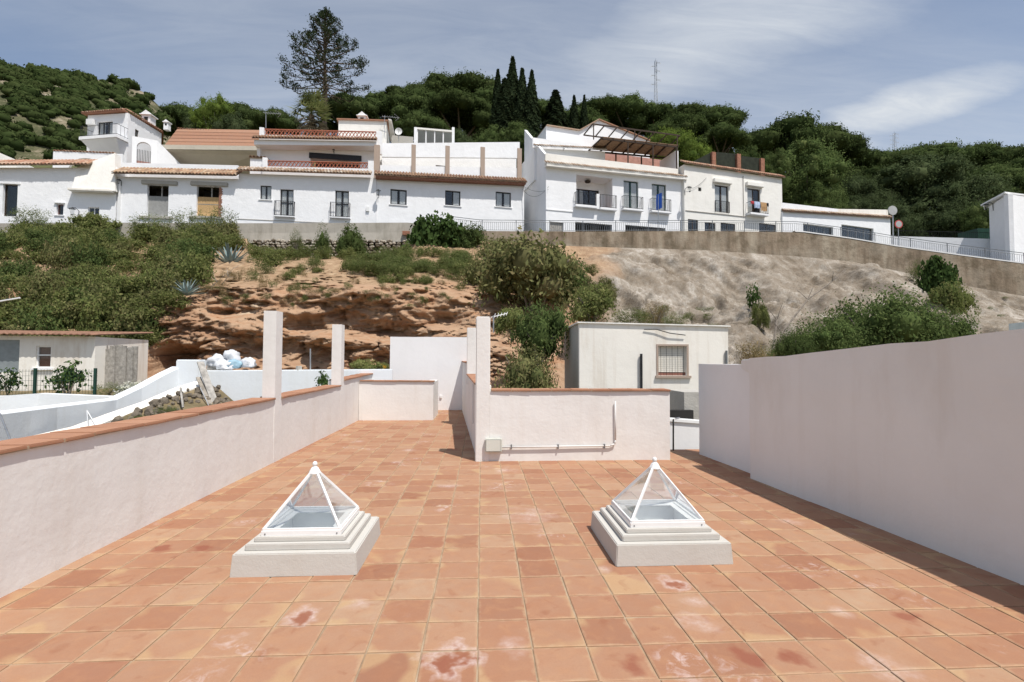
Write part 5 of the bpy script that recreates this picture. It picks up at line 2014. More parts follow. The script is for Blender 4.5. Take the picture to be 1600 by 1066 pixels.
for r_ in gar + [dr]:
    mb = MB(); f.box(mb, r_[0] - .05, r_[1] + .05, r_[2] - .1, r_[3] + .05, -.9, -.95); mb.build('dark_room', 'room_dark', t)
for r_ in gar:
    mb = MB()
    k = int((r_[1] - r_[0]) / .22)
    for i in range(k + 1):
        u = r_[0] + (r_[1] - r_[0]) * i / k
        mb.tube(f.pt(u, r_[2], -.1), f.pt(u, r_[3], -.1), .02, n=4)
    o_ = mb.build('garage_grille', 'grey_metal', t); o_['kind'] = 'stuff'
mb = MB(); f.box(mb, dr[0] + .02, dr[1] - .02, dr[2], dr[3] - .02, -.12, -.18); mb.build('garage_door', 'grey_wood', t)
vbd = fG.pix(853, 328)[1]
mb = MB(); f.box(mb, .02, rL[0] - .3, vbd, vbd + .09, .05, -.01); mb.build('string_course', 'whitewash', t)
# eave with clay tiles and boards
tile_eave(fG, t, -.15, va + .22, uE + .12, vb_ + .22, .55, .70, .40, 'roof_tile_lime', seed=51, r=.105, courses=1, lime='warm_whitewash')
mb = MB(); f.box(mb, -.1, uE + .08, va - .02, va + .16, .48, -.02, vb_ - .02, vb_ + .16); mb.build('eave_board', 'warm_whitewash', t)
# terrace parapet
oB = -.18
a, c = fG.pix(850, 239, oB), fG.pix(1060, 264, oB)
mb = MB(); f.box(mb, .0, c[0], va + .17, a[1], oB, oB - .25, vb_ + .17, c[1]); mb.build('terrace_parapet', 'warm_whitewash', t, bevel=.02)
# set-back top storey with its tiled edge
oS = -2.6
a, c = fG.pix(835, 232, oS), fG.pix(938, 236, oS)
mb = MB(); f.box(mb, a[0], c[0] + .5, va - .2, a[1], oS, oS - 4, va - .4, c[1]); mb.build('upper_room', 'whitewash', t)
tile_eave(fG, t, a[0] - .1, a[1] + .06, c[0] + .5, c[1] + .06, oS + .5, .7, .38, 'roof_tile_lime', seed=53, r=.105, courses=1, lime='whitewash')
mb = MB(); p0, p1 = fG.pix(834, 212, oS), fG.pix(913, 213, oS); f.box(mb, a[0] - .05, p1[0], a[1] + .25, p0[1], oS - .4, oS - .6); mb.build('upper_parapet', 'whitewash', t)
wall_lamp(fG, 880, 230, 'dark carriage lamp on the set-back top storey of the pergola house', .6, oS, .25)
# big left flank rising behind
mb = MB()
q = [fG.pt(-.003, va - .1, -.3), fG.pt(-.003, va - .1, -6.9)]
sl = [(-.35, fG.pix(851, 241, -.35)[1]), (-6.3, fG.pix(819, 203, -6.3)[1])]
mb.box8([fG.pt(-.002, va - .02, sl[0][0]), fG.pt(-.002, va - .02, sl[1][0]), fG.pt(-.002, sl[1][1], sl[1][0]), fG.pt(-.002, sl[0][1], sl[0][0]),
         fG.pt(.26, va - .02, sl[0][0]), fG.pt(.26, va - .02, sl[1][0]), fG.pt(.26, sl[1][1], sl[1][0]), fG.pt(.26, sl[0][1], sl[0][0])])
mb.build('flank_wall', 'whitewash', t)
# low gable
oG = -6.5
p = [fG.pix(905, 205, oG), fG.pix(935, 188, oG), fG.pix(1015, 221, oG)]
base_v = va
mb = MB()
pts = [(p[0][0] - 3.6, p[0][1] + .05), (p[0][0], p[0][1]), p[1], p[2]]
for o_ in (oG, oG - 3):
    mb.v += [fG.pt(u, base_v, o_) for (u, v) in pts] + [fG.pt(u, v, o_) for (u, v) in pts]
for i in range(3):
    mb.f += [(i, i + 1, i + 5, i + 4), (8 + i + 1, 8 + i, 8 + i + 4, 8 + i + 5), (i + 4, i + 5, 8 + i + 5, 8 + i + 4)]
mb.f += [(0, 4, 12, 8), (3, 11, 15, 7)]
mb.build('gable', 'whitewash', t)
mb = MB()
for i in range(3):
    mb.bar(fG.pt(pts[i][0], pts[i][1] + .05, oG - 1.4), fG.pt(pts[i + 1][0], pts[i + 1][1] + .05, oG - 1.4), 3.2, .08)
mb.build('gable_roof', 'roof_tile_red', t)
# pergola
tp = thing('pergola', fG.pt(7, va + 1, -2), 'dark timber pergola with reed mat over the roof terrace', 'pergola')
def G(px, py, off):
    u, v = fG.pix(px, py, off)
    return fG.pt(u, v, off)
fr0, fr1 = G(941, 217, -.35), G(1059, 230, -.35)


def same_height(px, py, z, f_):
    o = 0.0
    while o > -12 and f_.pix(px, py, o)[1] < z:
        o -= .05
    return f_.pt(f_.pix(px, py, o)[0], z, o)


bk0, bk1 = same_height(920, 236, fr0.z, fG), same_height(1041, 247, fr1.z, fG)
MB().bar(fr0, fr1, .10, .14).build('front_beam', 'dark_wood', tp)
MB().bar(bk0, bk1, .10, .14).build('back_beam', 'dark_wood', tp)
for i in range(8):
    x = i / 7
    MB().bar(fr0.lerp(fr1, x) + Vector((0, -.1, .10)), bk0.lerp(bk1, x) + Vector((0, .2, .10)), .09, .12).build('rafter', 'dark_wood', tp)
mt = MB()
z = Vector((0, 0, .17))
z2 = Vector((0, 0, .21))
A_, B_, C_, D_ = fr0.lerp(fr1, .0), fr1, bk1, bk0
mt.box8([A_ + z, B_ + z, B_ + z2, A_ + z2, D_ + z, C_ + z, C_ + z2, D_ + z2])
mt.build('reed_mat', 'reed_mat', tp)
for x in (.02, .34, .67, .98):
    q = bk0.lerp(bk1, x)
    MB().bar(Vector((q.x, q.y, va - .2)), q, .11, .11).build('post', 'dark_wood', tp)
for x in (.33, .66, .985):
    q = fr0.lerp(fr1, x)
    MB().bar(Vector((q.x, q.y, va + .1)), q, .10, .10).build('post', 'dark_wood', tp)
# open rear bays
s0, s1 = G(926, 194, -3.3), G(1062, 212, -3.3)
r0, r1 = same_height(912, 211, s0.z, fG), same_height(1046, 228, s1.z, fG)
MB().bar(r0, r1, .08, .12).build('open_beam', 'dark_wood', tp)
MB().bar(s0, s1, .08, .12).build('open_beam', 'dark_wood', tp)
for x in (0, .13, .27, .41, .55, .7, .85, 1.0):
    MB().bar(r0.lerp(r1, x), s0.lerp(s1, x), .08, .11).build('rafter', 'dark_wood', tp)
for x in (0.01, .47, .97):
    q = s0.lerp(s1, x)
    MB().bar(Vector((q.x, q.y, q.z - 1.5)), q, .09, .09).build('post', 'dark_wood', tp)
mb = MB(); p0, p1 = fG.pix(925, 244, -3.6), fG.pix(1045, 256, -3.6)
f.box(mb, p0[0], p1[0], va - .5, p0[1] + .5, -3.6, -3.8, vb_ - .5, p1[1] + .3); mb.build('terrace_back_wall', 'pink_wall', t)
mb = MB(); q0 = fG.pix(1058, 236, -.5); f.box(mb, q0[0] - .2, q0[0] + .1, vb_, q0[1], -.45, -3.2); mb.build('terrace_end_wall', 'whitewash', t)

# blue road sign at the railing
sp_ = P(1028, 362, 39.3)
tS = thing('road_sign', sp_, 'blue square road sign seen edge-on, on a grey pole by the railing', 'sign')
MB().tube(sp_, P(1029, 303, 39.3), .03).build('pole', 'steel', tS)
c0, c1 = P(1026.5, 328, 39.25), P(1033, 303, 39.25)
MB().box8([Vector((c0.x, 39.4, c0.z)), Vector((c1.x, 39.1, c0.z + .12)), Vector((c1.x, 39.1, c1.z + .05)), Vector((c0.x, 39.4, c1.z - .05)),
           Vector((c0.x + .02, 39.42, c0.z)), Vector((c1.x + .02, 39.12, c0.z + .12)), Vector((c1.x + .02, 39.12, c1.z + .05)), Vector((c0.x + .02, 39.42, c1.z - .05))]).build('sign_plate', 'sign_blue', tS)

# ---------------------------------------------------------------- H: house with the washing
fH = Fac(1069.5, 45.6, 1223, 48.6)
t = thing('street_house', fH.pt(4, BASE), 'cream white house with washing on a balcony and brick posts on roof', 'house', 'white houses along the street')
uE = fH.pix(1222, 300)[0]
va, vb_ = fH.pix(1070, 257)[1], fH.pix(1222, 279)[1]
rA, rB = fH.rect(1117, 1138.5, 290, 332), fH.rect(1168, 1188, 295, 335)
vent = fH.rect(1091, 1096, 293, 299)
lows = [fH.rect(1075, 1091, 343, 366), fH.rect(1101, 1118, 348, 366), fH.rect(1126, 1149, 349, 366), fH.rect(1186, 1212, 350, 366)]
front_wall(fH, t, 0, uE, 9.6, va, vb_, [rA, rB, vent] + lows, 'warm_whitewash')
body(fH, t, 0, uE, 9.6, va, vb_, 6.5, 'warm_whitewash')
MB().add([fH.pt(uE + .006, 9.6, -.02), fH.pt(uE + .006, 9.6, -6.4), fH.pt(uE + .006, vb_, -6.4), fH.pt(uE + .006, vb_, -.02)], [(0, 1, 2, 3)]).build('brick_flank', 'brick_red', t)
window(fH, t, rA, 'dark_wood', 2, .15, 'both', False, .08, name='balcony_door')
window(fH, t, rB, 'dark_wood', 2, .15, 'left', False, .08, name='balcony_door')
balcony_rail(fH, t, (rA[0] + .0, rA[1] - .0, rA[2], rA[2] + 1.05), 0, .12)
br = (rB[0] - .15, rB[1] + .45, rB[2] - .02, rB[2] + 1.05)
balcony_rail(fH, t, br, 0, .55, slab=.18)
for r_ in (rA, rB):
    mb = MB(); fH.box(mb, r_[0] - .22, r_[1] + .25, r_[3] + .15, r_[3] + .55, .28, -.02); mb.build('shutter_box', 'warm_whitewash', t, bevel=.04)
for r_ in lows:
    window(fH, t, r_, 'dark_wood', 2, .1, None, False, .06)
mb = MB(); fH.box(mb, *vent, -.1, -.3); mb.build('vent', 'room_dark', t)
mb = MB(); vbd = fH.pix(1070, 329)[1]; vbe = fH.pix(1165, 339)[1]; mb.bar(fH.pt(.1, vbd, .03), fH.pt(fH.pix(1165, 340)[0], vbe, .03), .05, .05); mb.build('cable_duct', 'grey_wood', t)
mb = MB(); ud = fH.pix(1161, 300)[0]; mb.tube(fH.pt(ud, va - .3, .04), fH.pt(ud, fH.pix(1161, 340)[1], .04), .03); mb.build('downpipe', 'grey_wood', t)
tile_eave(fH, t, -.1, va + .06, uE + .2, vb_ + .06, .30, .8, .48, 'roof_tile_red', seed=61)
wall_lamp(fH, 1070, 296, 'black street lantern on a wall bracket left of the cream house door window', 1.0, 0, .7)
for x, y0, y1 in ((1116, 237, 262), (1155, 240, 267), (1192, 247, 270)):
    p0, p1 = fH.pix(x - 3, y0, -1), fH.pix(x + 3, y1, -1)
    mb = MB(); fH.box(mb, p0[0], p1[0], p1[1] - .6, p0[1], -1.0, -1.4); mb.build('brick_post', 'brick_red', t)
for (xa, ya, xb, yb, yc, yd) in ((1084, 252, 1113, 237, 258, 256), (1119, 238, 1152, 241, 260, 264), (1158, 244, 1189, 248, 265, 268)):
    a, c, d_, e_ = fH.pix(xa, ya, -1.3), fH.pix(xb, yb, -1.3), fH.pix(xb, yd, -1.3), fH.pix(xa, yc, -1.3)
    mb = MB().add([fH.pt(*a, -1.25), fH.pt(*c, -1.25), fH.pt(d_[0], d_[1] - .3, -1.25), fH.pt(e_[0], e_[1] - .3, -1.25),
                   fH.pt(*a, -1.28), fH.pt(*c, -1.28), fH.pt(d_[0], d_[1] - .3, -1.28), fH.pt(e_[0], e_[1] - .3, -1.28)],
                  [(0, 1, 2, 3), (7, 6, 5, 4), (0, 4, 5, 1), (1, 5, 6, 2), (2, 6, 7, 3), (3, 7, 4, 0)])
    mb.build('shade_net', 'shade_net', t)
# washing
def cloth(name, label, mat, ua, ub, vtop, drop, off):
    mb = MB()
    n = 8
    for i in range(n + 1):
        u = ua + (ub - ua) * i / n
        w = .035 * math.sin(i * 2.1 + ua * 7)
        dr_ = drop * (1 + .06 * math.sin(i * 1.3 + ua))
        mb.v += [fH.pt(u, vtop - dr_, off + w + .04), fH.pt(u, vtop - dr_ * .5, off + w + .05), fH.pt(u, vtop + .02, off + .02), fH.pt(u, vtop - dr_ * .6, off - .06)]
    for i in range(n):
        q = i * 4
        mb.f += [(q, q + 4, q + 5, q + 1), (q + 1, q + 5, q + 6, q + 2), (q + 2, q + 6, q + 7, q + 3)]
    o = mb.build(name, mat)
    bb = fH.pt((ua + ub) / 2, vtop, off)
    return tag(o, label, 'laundry', 'washing on the balcony rail')
W_ = br[1] - br[0]
cloth('red_cloth', 'red cloth hung at the left end of the balcony rail', 'cloth_red', br[0], br[0] + W_ * .17, br[3], .28, .57)
cloth('shirt', 'pale blue shirt hung over the balcony rail', 'cloth_blue', br[0] + W_ * .19, br[0] + W_ * .50, br[3], .62, .57)
cloth('trousers', 'tan trousers hung over the balcony rail', 'cloth_tan', br[0] + W_ * .54, br[0] + W_ * .88, br[3], .85, .57)
cloth('dark_cloth', 'black cloth at the right end of the balcony rail', 'cloth_black', br[0] + W_ * .9, br[1], br[3], .35, .57)

# ---------------------------------------------------------------- I: long low building
fI = Fac(1222.5, 48.4, 1392, 53.0)
t = thing('low_building', fI.pt(4, BASE), 'long low white building with parapet and thin tile edge beside the mirror', 'building')
uE = fI.pix(1391, 340)[0]
va, vb_ = fI.pix(1223, 331)[1], fI.pix(1391, 341)[1]
op = [fI.rect(1255, 1302, 352, 375), fI.rect(1315, 1365, 354, 375)]
front_wall(fI, t, 0, uE, 8.8, va, vb_, op, 'whitewash')
body(fI, t, 0, uE, 8.8, va, vb_, 6, 'whitewash')
for r_ in op:
    window(fI, t, r_, 'grey_metal', 4, .2, None, False, .07, name='shop_window')
tile_eave(fI, t, 0, va + .06, uE + .1, vb_ + .04, .28, .4, .25, 'roof_tile_lime', seed=71, courses=1)
um_ = fI.pix(1311, 320)[0]
a, c, e_ = fI.pix(1223, 316)[1], fI.pix(1311, 326)[1], fI.pix(1388, 336)[1]
e_ = fI.pix(1388, 327)[1]
mb = MB(); fI.box(mb, 0.01, um_, va + .0, a, -.15, -.4, va + (vb_ - va) * .5, c); mb.build('parapet', 'whitewash', t)
mb = MB(); fI.box(mb, um_ + .004, uE - .1, va + (vb_ - va) * .5, c, -.15, -.4, vb_, e_); mb.build('parapet', 'worn_whitewash', t)

# mirror and round sign
mp_ = P(1395, 384, 41)
tM = thing('traffic_mirror', mp_, 'round traffic mirror seen from behind on a tall grey pole', 'mirror')
top = P(1395, 322, 41)
MB().tube(Vector((mp_.x, 41, 9.0)), top, .045).build('pole', 'steel', tM)
cdisc = P(1394.5, 329, 40.9)
MB().tube(cdisc + Vector((0, .04, 0)), cdisc + Vector((0, -.04, 0)), .40, .40, 20).build('mirror_back', 'sign_back', tM)
cs_ = P(1404, 350.5, 41.2)
tR = thing('round_sign', cs_, 'faded round sign with red rim low beside the mirror pole', 'sign')
MB().tube(cs_, cs_ + Vector((0, -.03, 0)), .36, .36, 20).build('rim', 'sign_red', tR)
MB().tube(cs_ + Vector((0, -.031, 0)), cs_ + Vector((0, -.036, 0)), .27, .27, 20).build('face', 'sign_back', tR)
MB().tube(Vector((cs_.x, cs_.y + .04, 8.5)), cs_ + Vector((0, .04, .2)), .03).build('pole', 'steel', tR)

# ---------------------------------------------------------------- J: white house at the right edge
pJ = P(1576, 350, 37.5)
tJ = thing('corner_house', (pJ.x, pJ.y, 7), 'plain white house cut off by the right edge, iron lamp on its flank', 'house')
zt = P(1576, 303, 37.5).z
f1 = Fac(1545.5, 40.0, 1576, 37.5)
f2 = Fac(1576, 37.5, 1700, 40.0)
mb = MB(); f1.box(mb, 0, f1.len, 6.5, zt - .25, 0, -.3, 6.5, zt); mb.build('flank_wall', 'whitewash', tJ)
mb = MB(); f2.box(mb, 0.31, f2.len, 6.5, zt - .02, 0, -.3); mb.build('wall', 'whitewash', tJ)
mb = MB(); f2.box(mb, 0.0, 0.305, 6.5, zt - .02, .003, -.3); mb.build('corner_quoin', 'whitewash', tJ)
p = [f1.pt(-.5, zt - .02, .35), f1.pt(f1.len + .1, zt + .05, .25), f2.pt(f2.len, zt + .05, .35), f2.pt(f2.len, zt + .05, -4)]
MB().box8([p[0], p[1], p[2], p[3]] + [x + Vector((0, 0, .12)) for x in p]).build('roof_slab', 'whitewash', tJ)
u_, v_ = f1.pix(1556, 322)
wall_lamp(f1, 1552, 318, 'black iron lantern on the flank of the house at right edge', 1.1, 0, .5)
# low white wall with railing in front of it
fK = Fac(1392, 43.5, 1572, 40.0)
tk = thing('low_wall', fK.pt(4, 8), 'low white wall with thin dark railing left of the edge house', 'wall')
a, c = fK.pix(1392, 369), fK.pix(1572, 374)
mb = MB(); fK.box(mb, 0, c[0], 6.5, a[1], 0, -.2, 6.5, c[1]); mb.build('wall', 'whitewash', tk)
mb = MB()
h_ = .55
mb.bar(fK.pt(0, a[1] + h_, -.1), fK.pt(c[0], c[1] + h_, -.1), .03, .03)
k = 60
for i in range(k + 1):
    x = i / k
    v = a[1] + (c[1] - a[1]) * x
    mb.tube(fK.pt(c[0] * x, v, -.1), fK.pt(c[0] * x, v + h_, -.1), .012, n=4)
o_ = mb.build('railing', 'black_metal', tk); o_['kind'] = 'stuff'
MB().box(P(1528, 365, 44).x, P(1560, 365, 44).x, 44, 46, 7.5, P(1540, 362, 44).z + .3).build('shed_box', 'green_metal', tk)

# ================================================================== BELOW THE TERRACE, LEFT
tn = thing('garden_wall', P(120, 640, 12), 'white stepped garden wall rising to a pier, below the parapet on the left', 'wall')
# near wall: top edge in the photo with distances
prof = [(-90, 656, 7.2), (0, 645, 8.2), (90, 634, 10.0), (182, 623, 12.0), (222, 604, 12.8), (260, 583, 13.4), (281, 573, 13.8)]
mb = MB()
for (px, py, Y) in prof:
    p = P(px, py, Y)
    w = Vector((-.26, .06, 0))
    mb.v += [Vector((p.x, p.y, -.6)), p + Vector((0, 0, -.03)), p + Vector((-.03, 0, 0)), p + w + Vector((.03, 0, 0)), Vector((p.x + w.x, p.y + w.y, -.6))]
for i in range(len(prof) - 1):
    q, r = i * 5, i * 5 + 5
    mb.f += [(q, r, r + 1, q + 1), (q + 1, r + 1, r + 2, q + 2), (q + 2, r + 2, r + 3, q + 3), (q + 3, r + 3, r + 4, q + 4)]
mb.build('wall', 'blue_whitewash', tn)
a, c = P(280, 562, 13.9), P(317, 562, 13.9)
MB().box(a.x, c.x, 13.75, 14.1, -.4, a.z).build('pier', 'blue_whitewash', tn, bevel=.025)
# footing: thick limewashed ledge
mb = MB()
lg = [(60, 690, 9.0), (120, 676, 10.0), (170, 655, 11.3), (230, 634, 12.2), (280, 610, 13.0), (318, 600, 13.6)]
for (px, py, Y) in lg:
    p = P(px, py, Y)
    j = .05 * noise.noise(p * 2)
    mb.v += [p + Vector((-.14, .05, .08 + j)), p + Vector((.06, 0, -.02 + j)), p + Vector((.12, 0, -.6))]
for i in range(len(lg) - 1):
    q = i * 3
    mb.f += [(q, q + 3, q + 4, q + 1)[::-1], (q + 1, q + 4, q + 5, q + 2)[::-1]]
mb.build('footing', 'worn_whitewash', tn)
# wire stand at its foot
wr = MB()
wr.path([P(136, 642, 10.2), P(138, 668, 10.0), P(148, 671, 10.0)], .014, 5)
wr.path([P(136, 642, 10.2), P(152, 670, 10.0)], .014, 5)
tag(wr.build('wire_stand', 'steel'), 'bent grey wire stand leaning at the foot of the garden wall', 'stand')
pl = MB()
pl.path([P(0, 647, 8.0), P(22, 702, 7.0)], .014, 5)
tag(pl.build('metal_rod', 'steel'), 'thin grey rod lying against the garden wall at left edge', 'rod')

tb2 = thing('back_garden_wall', P(90, 618, 14.2), 'low white wall in front of the green wire fence', 'wall')
prof = [(-90, 622, 12.8), (0, 619, 13.4), (60, 615, 14.0), (182, 620, 14.2), (215, 616, 14.2)]
mb = MB()
for (px, py, Y) in prof:
    p = P(px, py, Y)
    mb.v += [Vector((p.x, p.y, -.4)), p, p + Vector((0, .22, 0)), Vector((p.x, p.y + .22, -.4))]
for i in range(len(prof) - 1):
    q, r = i * 4, i * 4 + 4
    mb.f += [(q, r, r + 1, q + 1), (q + 1, r + 1, r + 2, q + 2), (q + 2, r + 2, r + 3, q + 3)]
mb.build('wall', 'blue_whitewash', tb2)

# fence
tf = thing('wire_fence', P(70, 612, 14.8), 'green wire mesh fence on thin posts in front of the shed', 'fence')
fF2 = Fac(-60, 14.6, 190, 14.9)
zt, zb = fF2.pix(60, 577)[1], fF2.pix(60, 617)[1]
for px in (-42, 54, 148):
    u, _ = fF2.pix(px, 600)
    mb = MB(); fF2.box(mb, u - .03, u + .03, zb - .3, zt + .03, .02, -.04); mb.build('post', 'green_metal', tf)
mb = MB()
u1 = fF2.pix(152, 600)[0]
k = 0
u = 0.0
while u < u1:
    mb.tube(fF2.pt(u, zb, 0), fF2.pt(u, zt, 0), .004, n=3, cap=False)
    u += .075
v = zb
while v < zt:
    mb.tube(fF2.pt(0, v, .0), fF2.pt(u1, v, .0), .004, n=3, cap=False)
    v += .13
o_ = mb.build('wire_mesh', 'green_metal', tf); o_['kind'] = 'stuff'

# shed
fS2 = Fac(-110, 18.3, 148, 18.5)
ts = thing('garden_shed', fS2.pt(3, .4), 'stained white shed with rusty corrugated roof edge, grey shutter and brown window', 'shed')
uE = fS2.pix(148, 560)[0]
va, vb_ = fS2.pix(-110, 523)[1], fS2.pix(148, 526)[1]
rg, rw_ = fS2.rect(-30, 30, 531, 582), fS2.rect(56, 79.5, 540.5, 575)
front_wall(fS2, ts, 0, uE, .2, va, vb_, [rg, rw_], 'worn_whitewash', .2)
body(fS2, ts, 0, uE, .2, va, vb_, 3.0, 'worn_whitewash', thick=.2)
mb = MB(); fS2.box(mb, rg[0], rg[1], rg[2], rg[3], -.06, -.1); mb.build('shutter', 'slate_shutter', ts)
w = window(fS2, ts, rw_, 'white_paint', 1, .05, None, True, .045, transom=.58)
mb = MB(); fS2.box(mb, rw_[0] + .04, rw_[1] - .04, rw_[2] + .04, rw_[3] - .04, -.125, -.14); mb.build('shutter', 'brown_shutter', ts)
mb = MB()
n_ = 60
for i in range(n_ + 1):
    u = -.2 + (uE + .3) * i / n_
    zz = va + (vb_ - va) * i / n_ + .03 + (.025 if i % 2 else -.01)
    mb.v += [fS2.pt(u, zz, .32), fS2.pt(u, zz + .25, -3.2), fS2.pt(u, zz + .03, .32), fS2.pt(u, zz + .28, -3.2)]
for i in range(n_):
    q = i * 4
    mb.f += [(q, q + 4, q + 5, q + 1), (q + 2, q + 3, q + 7, q + 6), (q, q + 2, q + 6, q + 4)]
mb.build('corrugated_roof', 'corrugated', ts)
# old plank door in the rock beside the shed
td = thing('plank_door', P(180, 590, 19.2), 'weathered grey plank door and boards beside the shed', 'door')
rnd = random.Random(4)
px = 152
while px < 206:
    w = rnd.uniform(5, 9)
    a, c = P(px, 541 + rnd.uniform(-2, 6), 19.0 + rnd.uniform(0, .12)), P(px + w - .6, 612, 19.0)
    MB().box(a.x, c.x, a.y, a.y + .05, c.z - .2, a.z).build('plank', rnd.choice(['old_wood', 'grey_wood', 'grey_wood', 'grey_block']), td)
    px += w
# front wall of the lower terrace with bags on top
tl = thing('lower_terrace_wall', P(460, 610, 14.6), 'white terrace wall with rain streak behind the two left pillars', 'wall')
a, c = P(318, 579, 14.6), P(612, 577, 14.8)
MB().box8([(a.x, a.y, -.6), (c.x, c.y, -.6), tuple(c), tuple(a), (a.x, a.y + .25, -.6), (c.x, c.y + .25, -.6), (c.x, c.y + .25, c.z), (a.x, a.y + .25, a.z)]).build('wall', 'blue_whitewash', tl, bevel=.02)
# earth behind that wall
MB().box(a.x, -3.45, 15.0, 20.5, -.5, a.z - .12).build('backfill', 'garden_earth', tl)
px = 482
MB().tube(P(485, 578, 14.9), P(485, 545, 14.9), .02).build('rod', 'steel', tl)
MB().tube(P(467, 579, 14.8), P(467, 572, 14.8), .09, .08, 8).build('pipe_stub', 'grey_block', tl)
# heap of stones
th = thing('stone_heap', P(265, 640, 11.5), 'heap of rough stones and soil between garden wall and parapet', 'heap')
rnd = random.Random(12)
hm = MB()
hp = [(150, 676, 9.6), (200, 648, 10.8), (250, 628, 11.8), (318, 604, 13.2), (345, 606, 13.4)]
for (px, py, Y) in hp:
    p = P(px, py, Y)
    hm.v += [p + Vector((-.2, .3, -.02)), p + Vector((.9, -.6, -.55)), p + Vector((1.6, -1.6, -1.1))]
for i in range(len(hp) - 1):
    q = i * 3
    hm.f += [(q, q + 3, q + 4, q + 1)[::-1], (q + 1, q + 4, q + 5, q + 2)[::-1]]
hm.build('soil', 'garden_earth', th)
for k in range(290):
    f = rnd.random()
    i = min(3, int(f * 4))
    g_ = f * 4 - i
    p = P(*hp[i]).lerp(P(*hp[i + 1]), g_)
    e = rnd.random()
    p += Vector((-.2, .3, .02)).lerp(Vector((1.5, -1.5, -1.0)), e)
    o = bpy.data.objects.new('stone', rnd.choice(stones[5:]))
    s_ = rnd.uniform(.04, .11)
    o.location = p - ORG[th.name]
    o.scale = (s_ * 1.2, s_, s_ * .75)
    o.rotation_euler = (rnd.uniform(0, 3), rnd.uniform(0, 3), rnd.uniform(0, 3))
    o.parent = th
    COL.objects.link(o)
# leaning boards
for k, (x0, y0, x1, y1, lab, m_) in enumerate(((313, 566, 337, 634, 'long grey board leaning steeply against the terrace wall corner', 'grey_wood'),
                                              (310, 590, 328, 632, 'shorter brown board leaning beside the long grey one', 'old_wood'))):
    a, c = P(x0, y0, 13.6 - .2 * k), P(x1, y1, 12.8 - .1 * k)
    tag(MB().bar(a, c, .16 - .05 * k, .03).build('leaning_board', m_), lab, 'board')
tag(MB().path([P(313, 606, 12.9), P(326, 634, 12.5)], .012, 5).build('leaning_rod', 'steel'), 'thin pale rod leaning beside the two boards', 'rod')
tag(MB().path([P(282, 606, 12.2), P(286, 637, 11.9)], .025, 5).build('wooden_stake', 'grey_wood'), 'short wooden stake standing in the stone heap', 'stake')


def sack(px, py, Y, w, h, d, mat, label, seed):
    bm = bmesh.new()
    bmesh.ops.create_icosphere(bm, subdivisions=3, radius=1)
    for v in bm.verts:
        q = v.co.copy()
        n1 = noise.noise(q * 1.6 + Vector((seed, 0, 0)))
        n2 = noise.noise(q * 4.5 + Vector((0, seed, 0)))
        v.co = q * (1 + .38 * n1 + .30 * n2 + .14 * noise.noise(q * 9 + Vector((seed, seed, 0))))
        v.co.z = max(v.co.z, -.55)
        v.co = Vector((v.co.x * w, v.co.y * d, v.co.z * h)) * .82
    me = bpy.data.meshes.new('rubble_sack')
    bm.to_mesh(me)
    bm.free()
    me.polygons.foreach_set('use_smooth', [True] * len(me.polygons))
    me.materials.append(MATS[mat])
    o = bpy.data.objects.new('rubble_sack', me)
    o.location = P(px, py, Y)
    o.rotation_euler = (0, 0, seed * 1.3)
    COL.objects.link(o)
    tag(o, label, 'sack', 'plastic sacks on the terrace wall')


MB().box(P(326, 577, 15.0).x, P(352, 577, 15.0).x, 14.9, 15.4, P(330, 579, 15).z, P(330, 569.5, 15).z).build('cement_board', 'grey_wood', tl)
sack(340, 566, 15.1, .32, .26, .3, 'bag_white', 'large crumpled white sack at the left of the pile', 1)
sack(362, 561, 15.3, .30, .36, .3, 'bag_white', 'tallest white sack in the middle of the pile', 2.2)
sack(366, 571, 14.95, .30, .2, .22, 'bag_blue', 'bluish sack in front of the tallest white one', 3.1)
sack(352, 573, 14.9, .34, .18, .25, 'cloth_white', 'flat white sack at the front of the pile', 4.4)
sack(387, 569, 15.1, .24, .22, .26, 'bag_white', 'small white sack at the right end of the pile', 5.7)

# ================================================================== BELOW THE TERRACE, RIGHT: the flat-roofed outhouse
fO = Fac(905, 13.2, 1139, 13.0)
to = thing('outhouse', fO.pt(2, -1), 'flat-roofed stained white outhouse with barred shuttered window', 'outhouse')
uE = fO.pix(1138, 560)[0]
va, vb_ = fO.pix(905, 505)[1], fO.pix(1138, 511)[1]
rw_ = fO.rect(1028.5, 1073, 541, 587)
front_wall(fO, to, 0, uE, -1.3, va, vb_, [rw_], 'worn_whitewash', .22)
body(fO, to, 0, uE, -1.3, va, vb_, 3.4, 'grey_block', thick=.22)
mb = MB(); fO.box(mb, -.05, uE + .05, va + .002, va + .035, .05, -3.5, vb_ + .002, vb_ + .035); mb.build('roof_edge', 'warm_whitewash', to)
bw_ = .05
mb = MB()
fO.box(mb, rw_[0] - bw_, rw_[1] + bw_, rw_[3], rw_[3] + bw_, .015, -.12); fO.box(mb, rw_[0] - bw_, rw_[0] - .001, rw_[2], rw_[3], .015, -.12)
fO.box(mb, rw_[1] + .001, rw_[1] + bw_, rw_[2], rw_[3], .015, -.12)
sr = mb.build('window_surround', 'taupe_paint', to)
mb = MB(); fO.box(mb, rw_[0] - .08, rw_[1] + .1, rw_[2] - .06, rw_[2] - .002, .06, -.12); mb.build('sill', 'taupe_paint', to)
n_ = 14
for i in range(n_):
    v0 = rw_[2] + .09 + (rw_[3] - rw_[2] - .09) * i / n_
    v1 = rw_[2] + .09 + (rw_[3] - rw_[2] - .09) * (i + .9) / n_
    mb = MB(); fO.box(mb, rw_[0], rw_[1], v0, v1, -.09, -.11); mb.build('shutter_slat', 'shutter_cream', to)
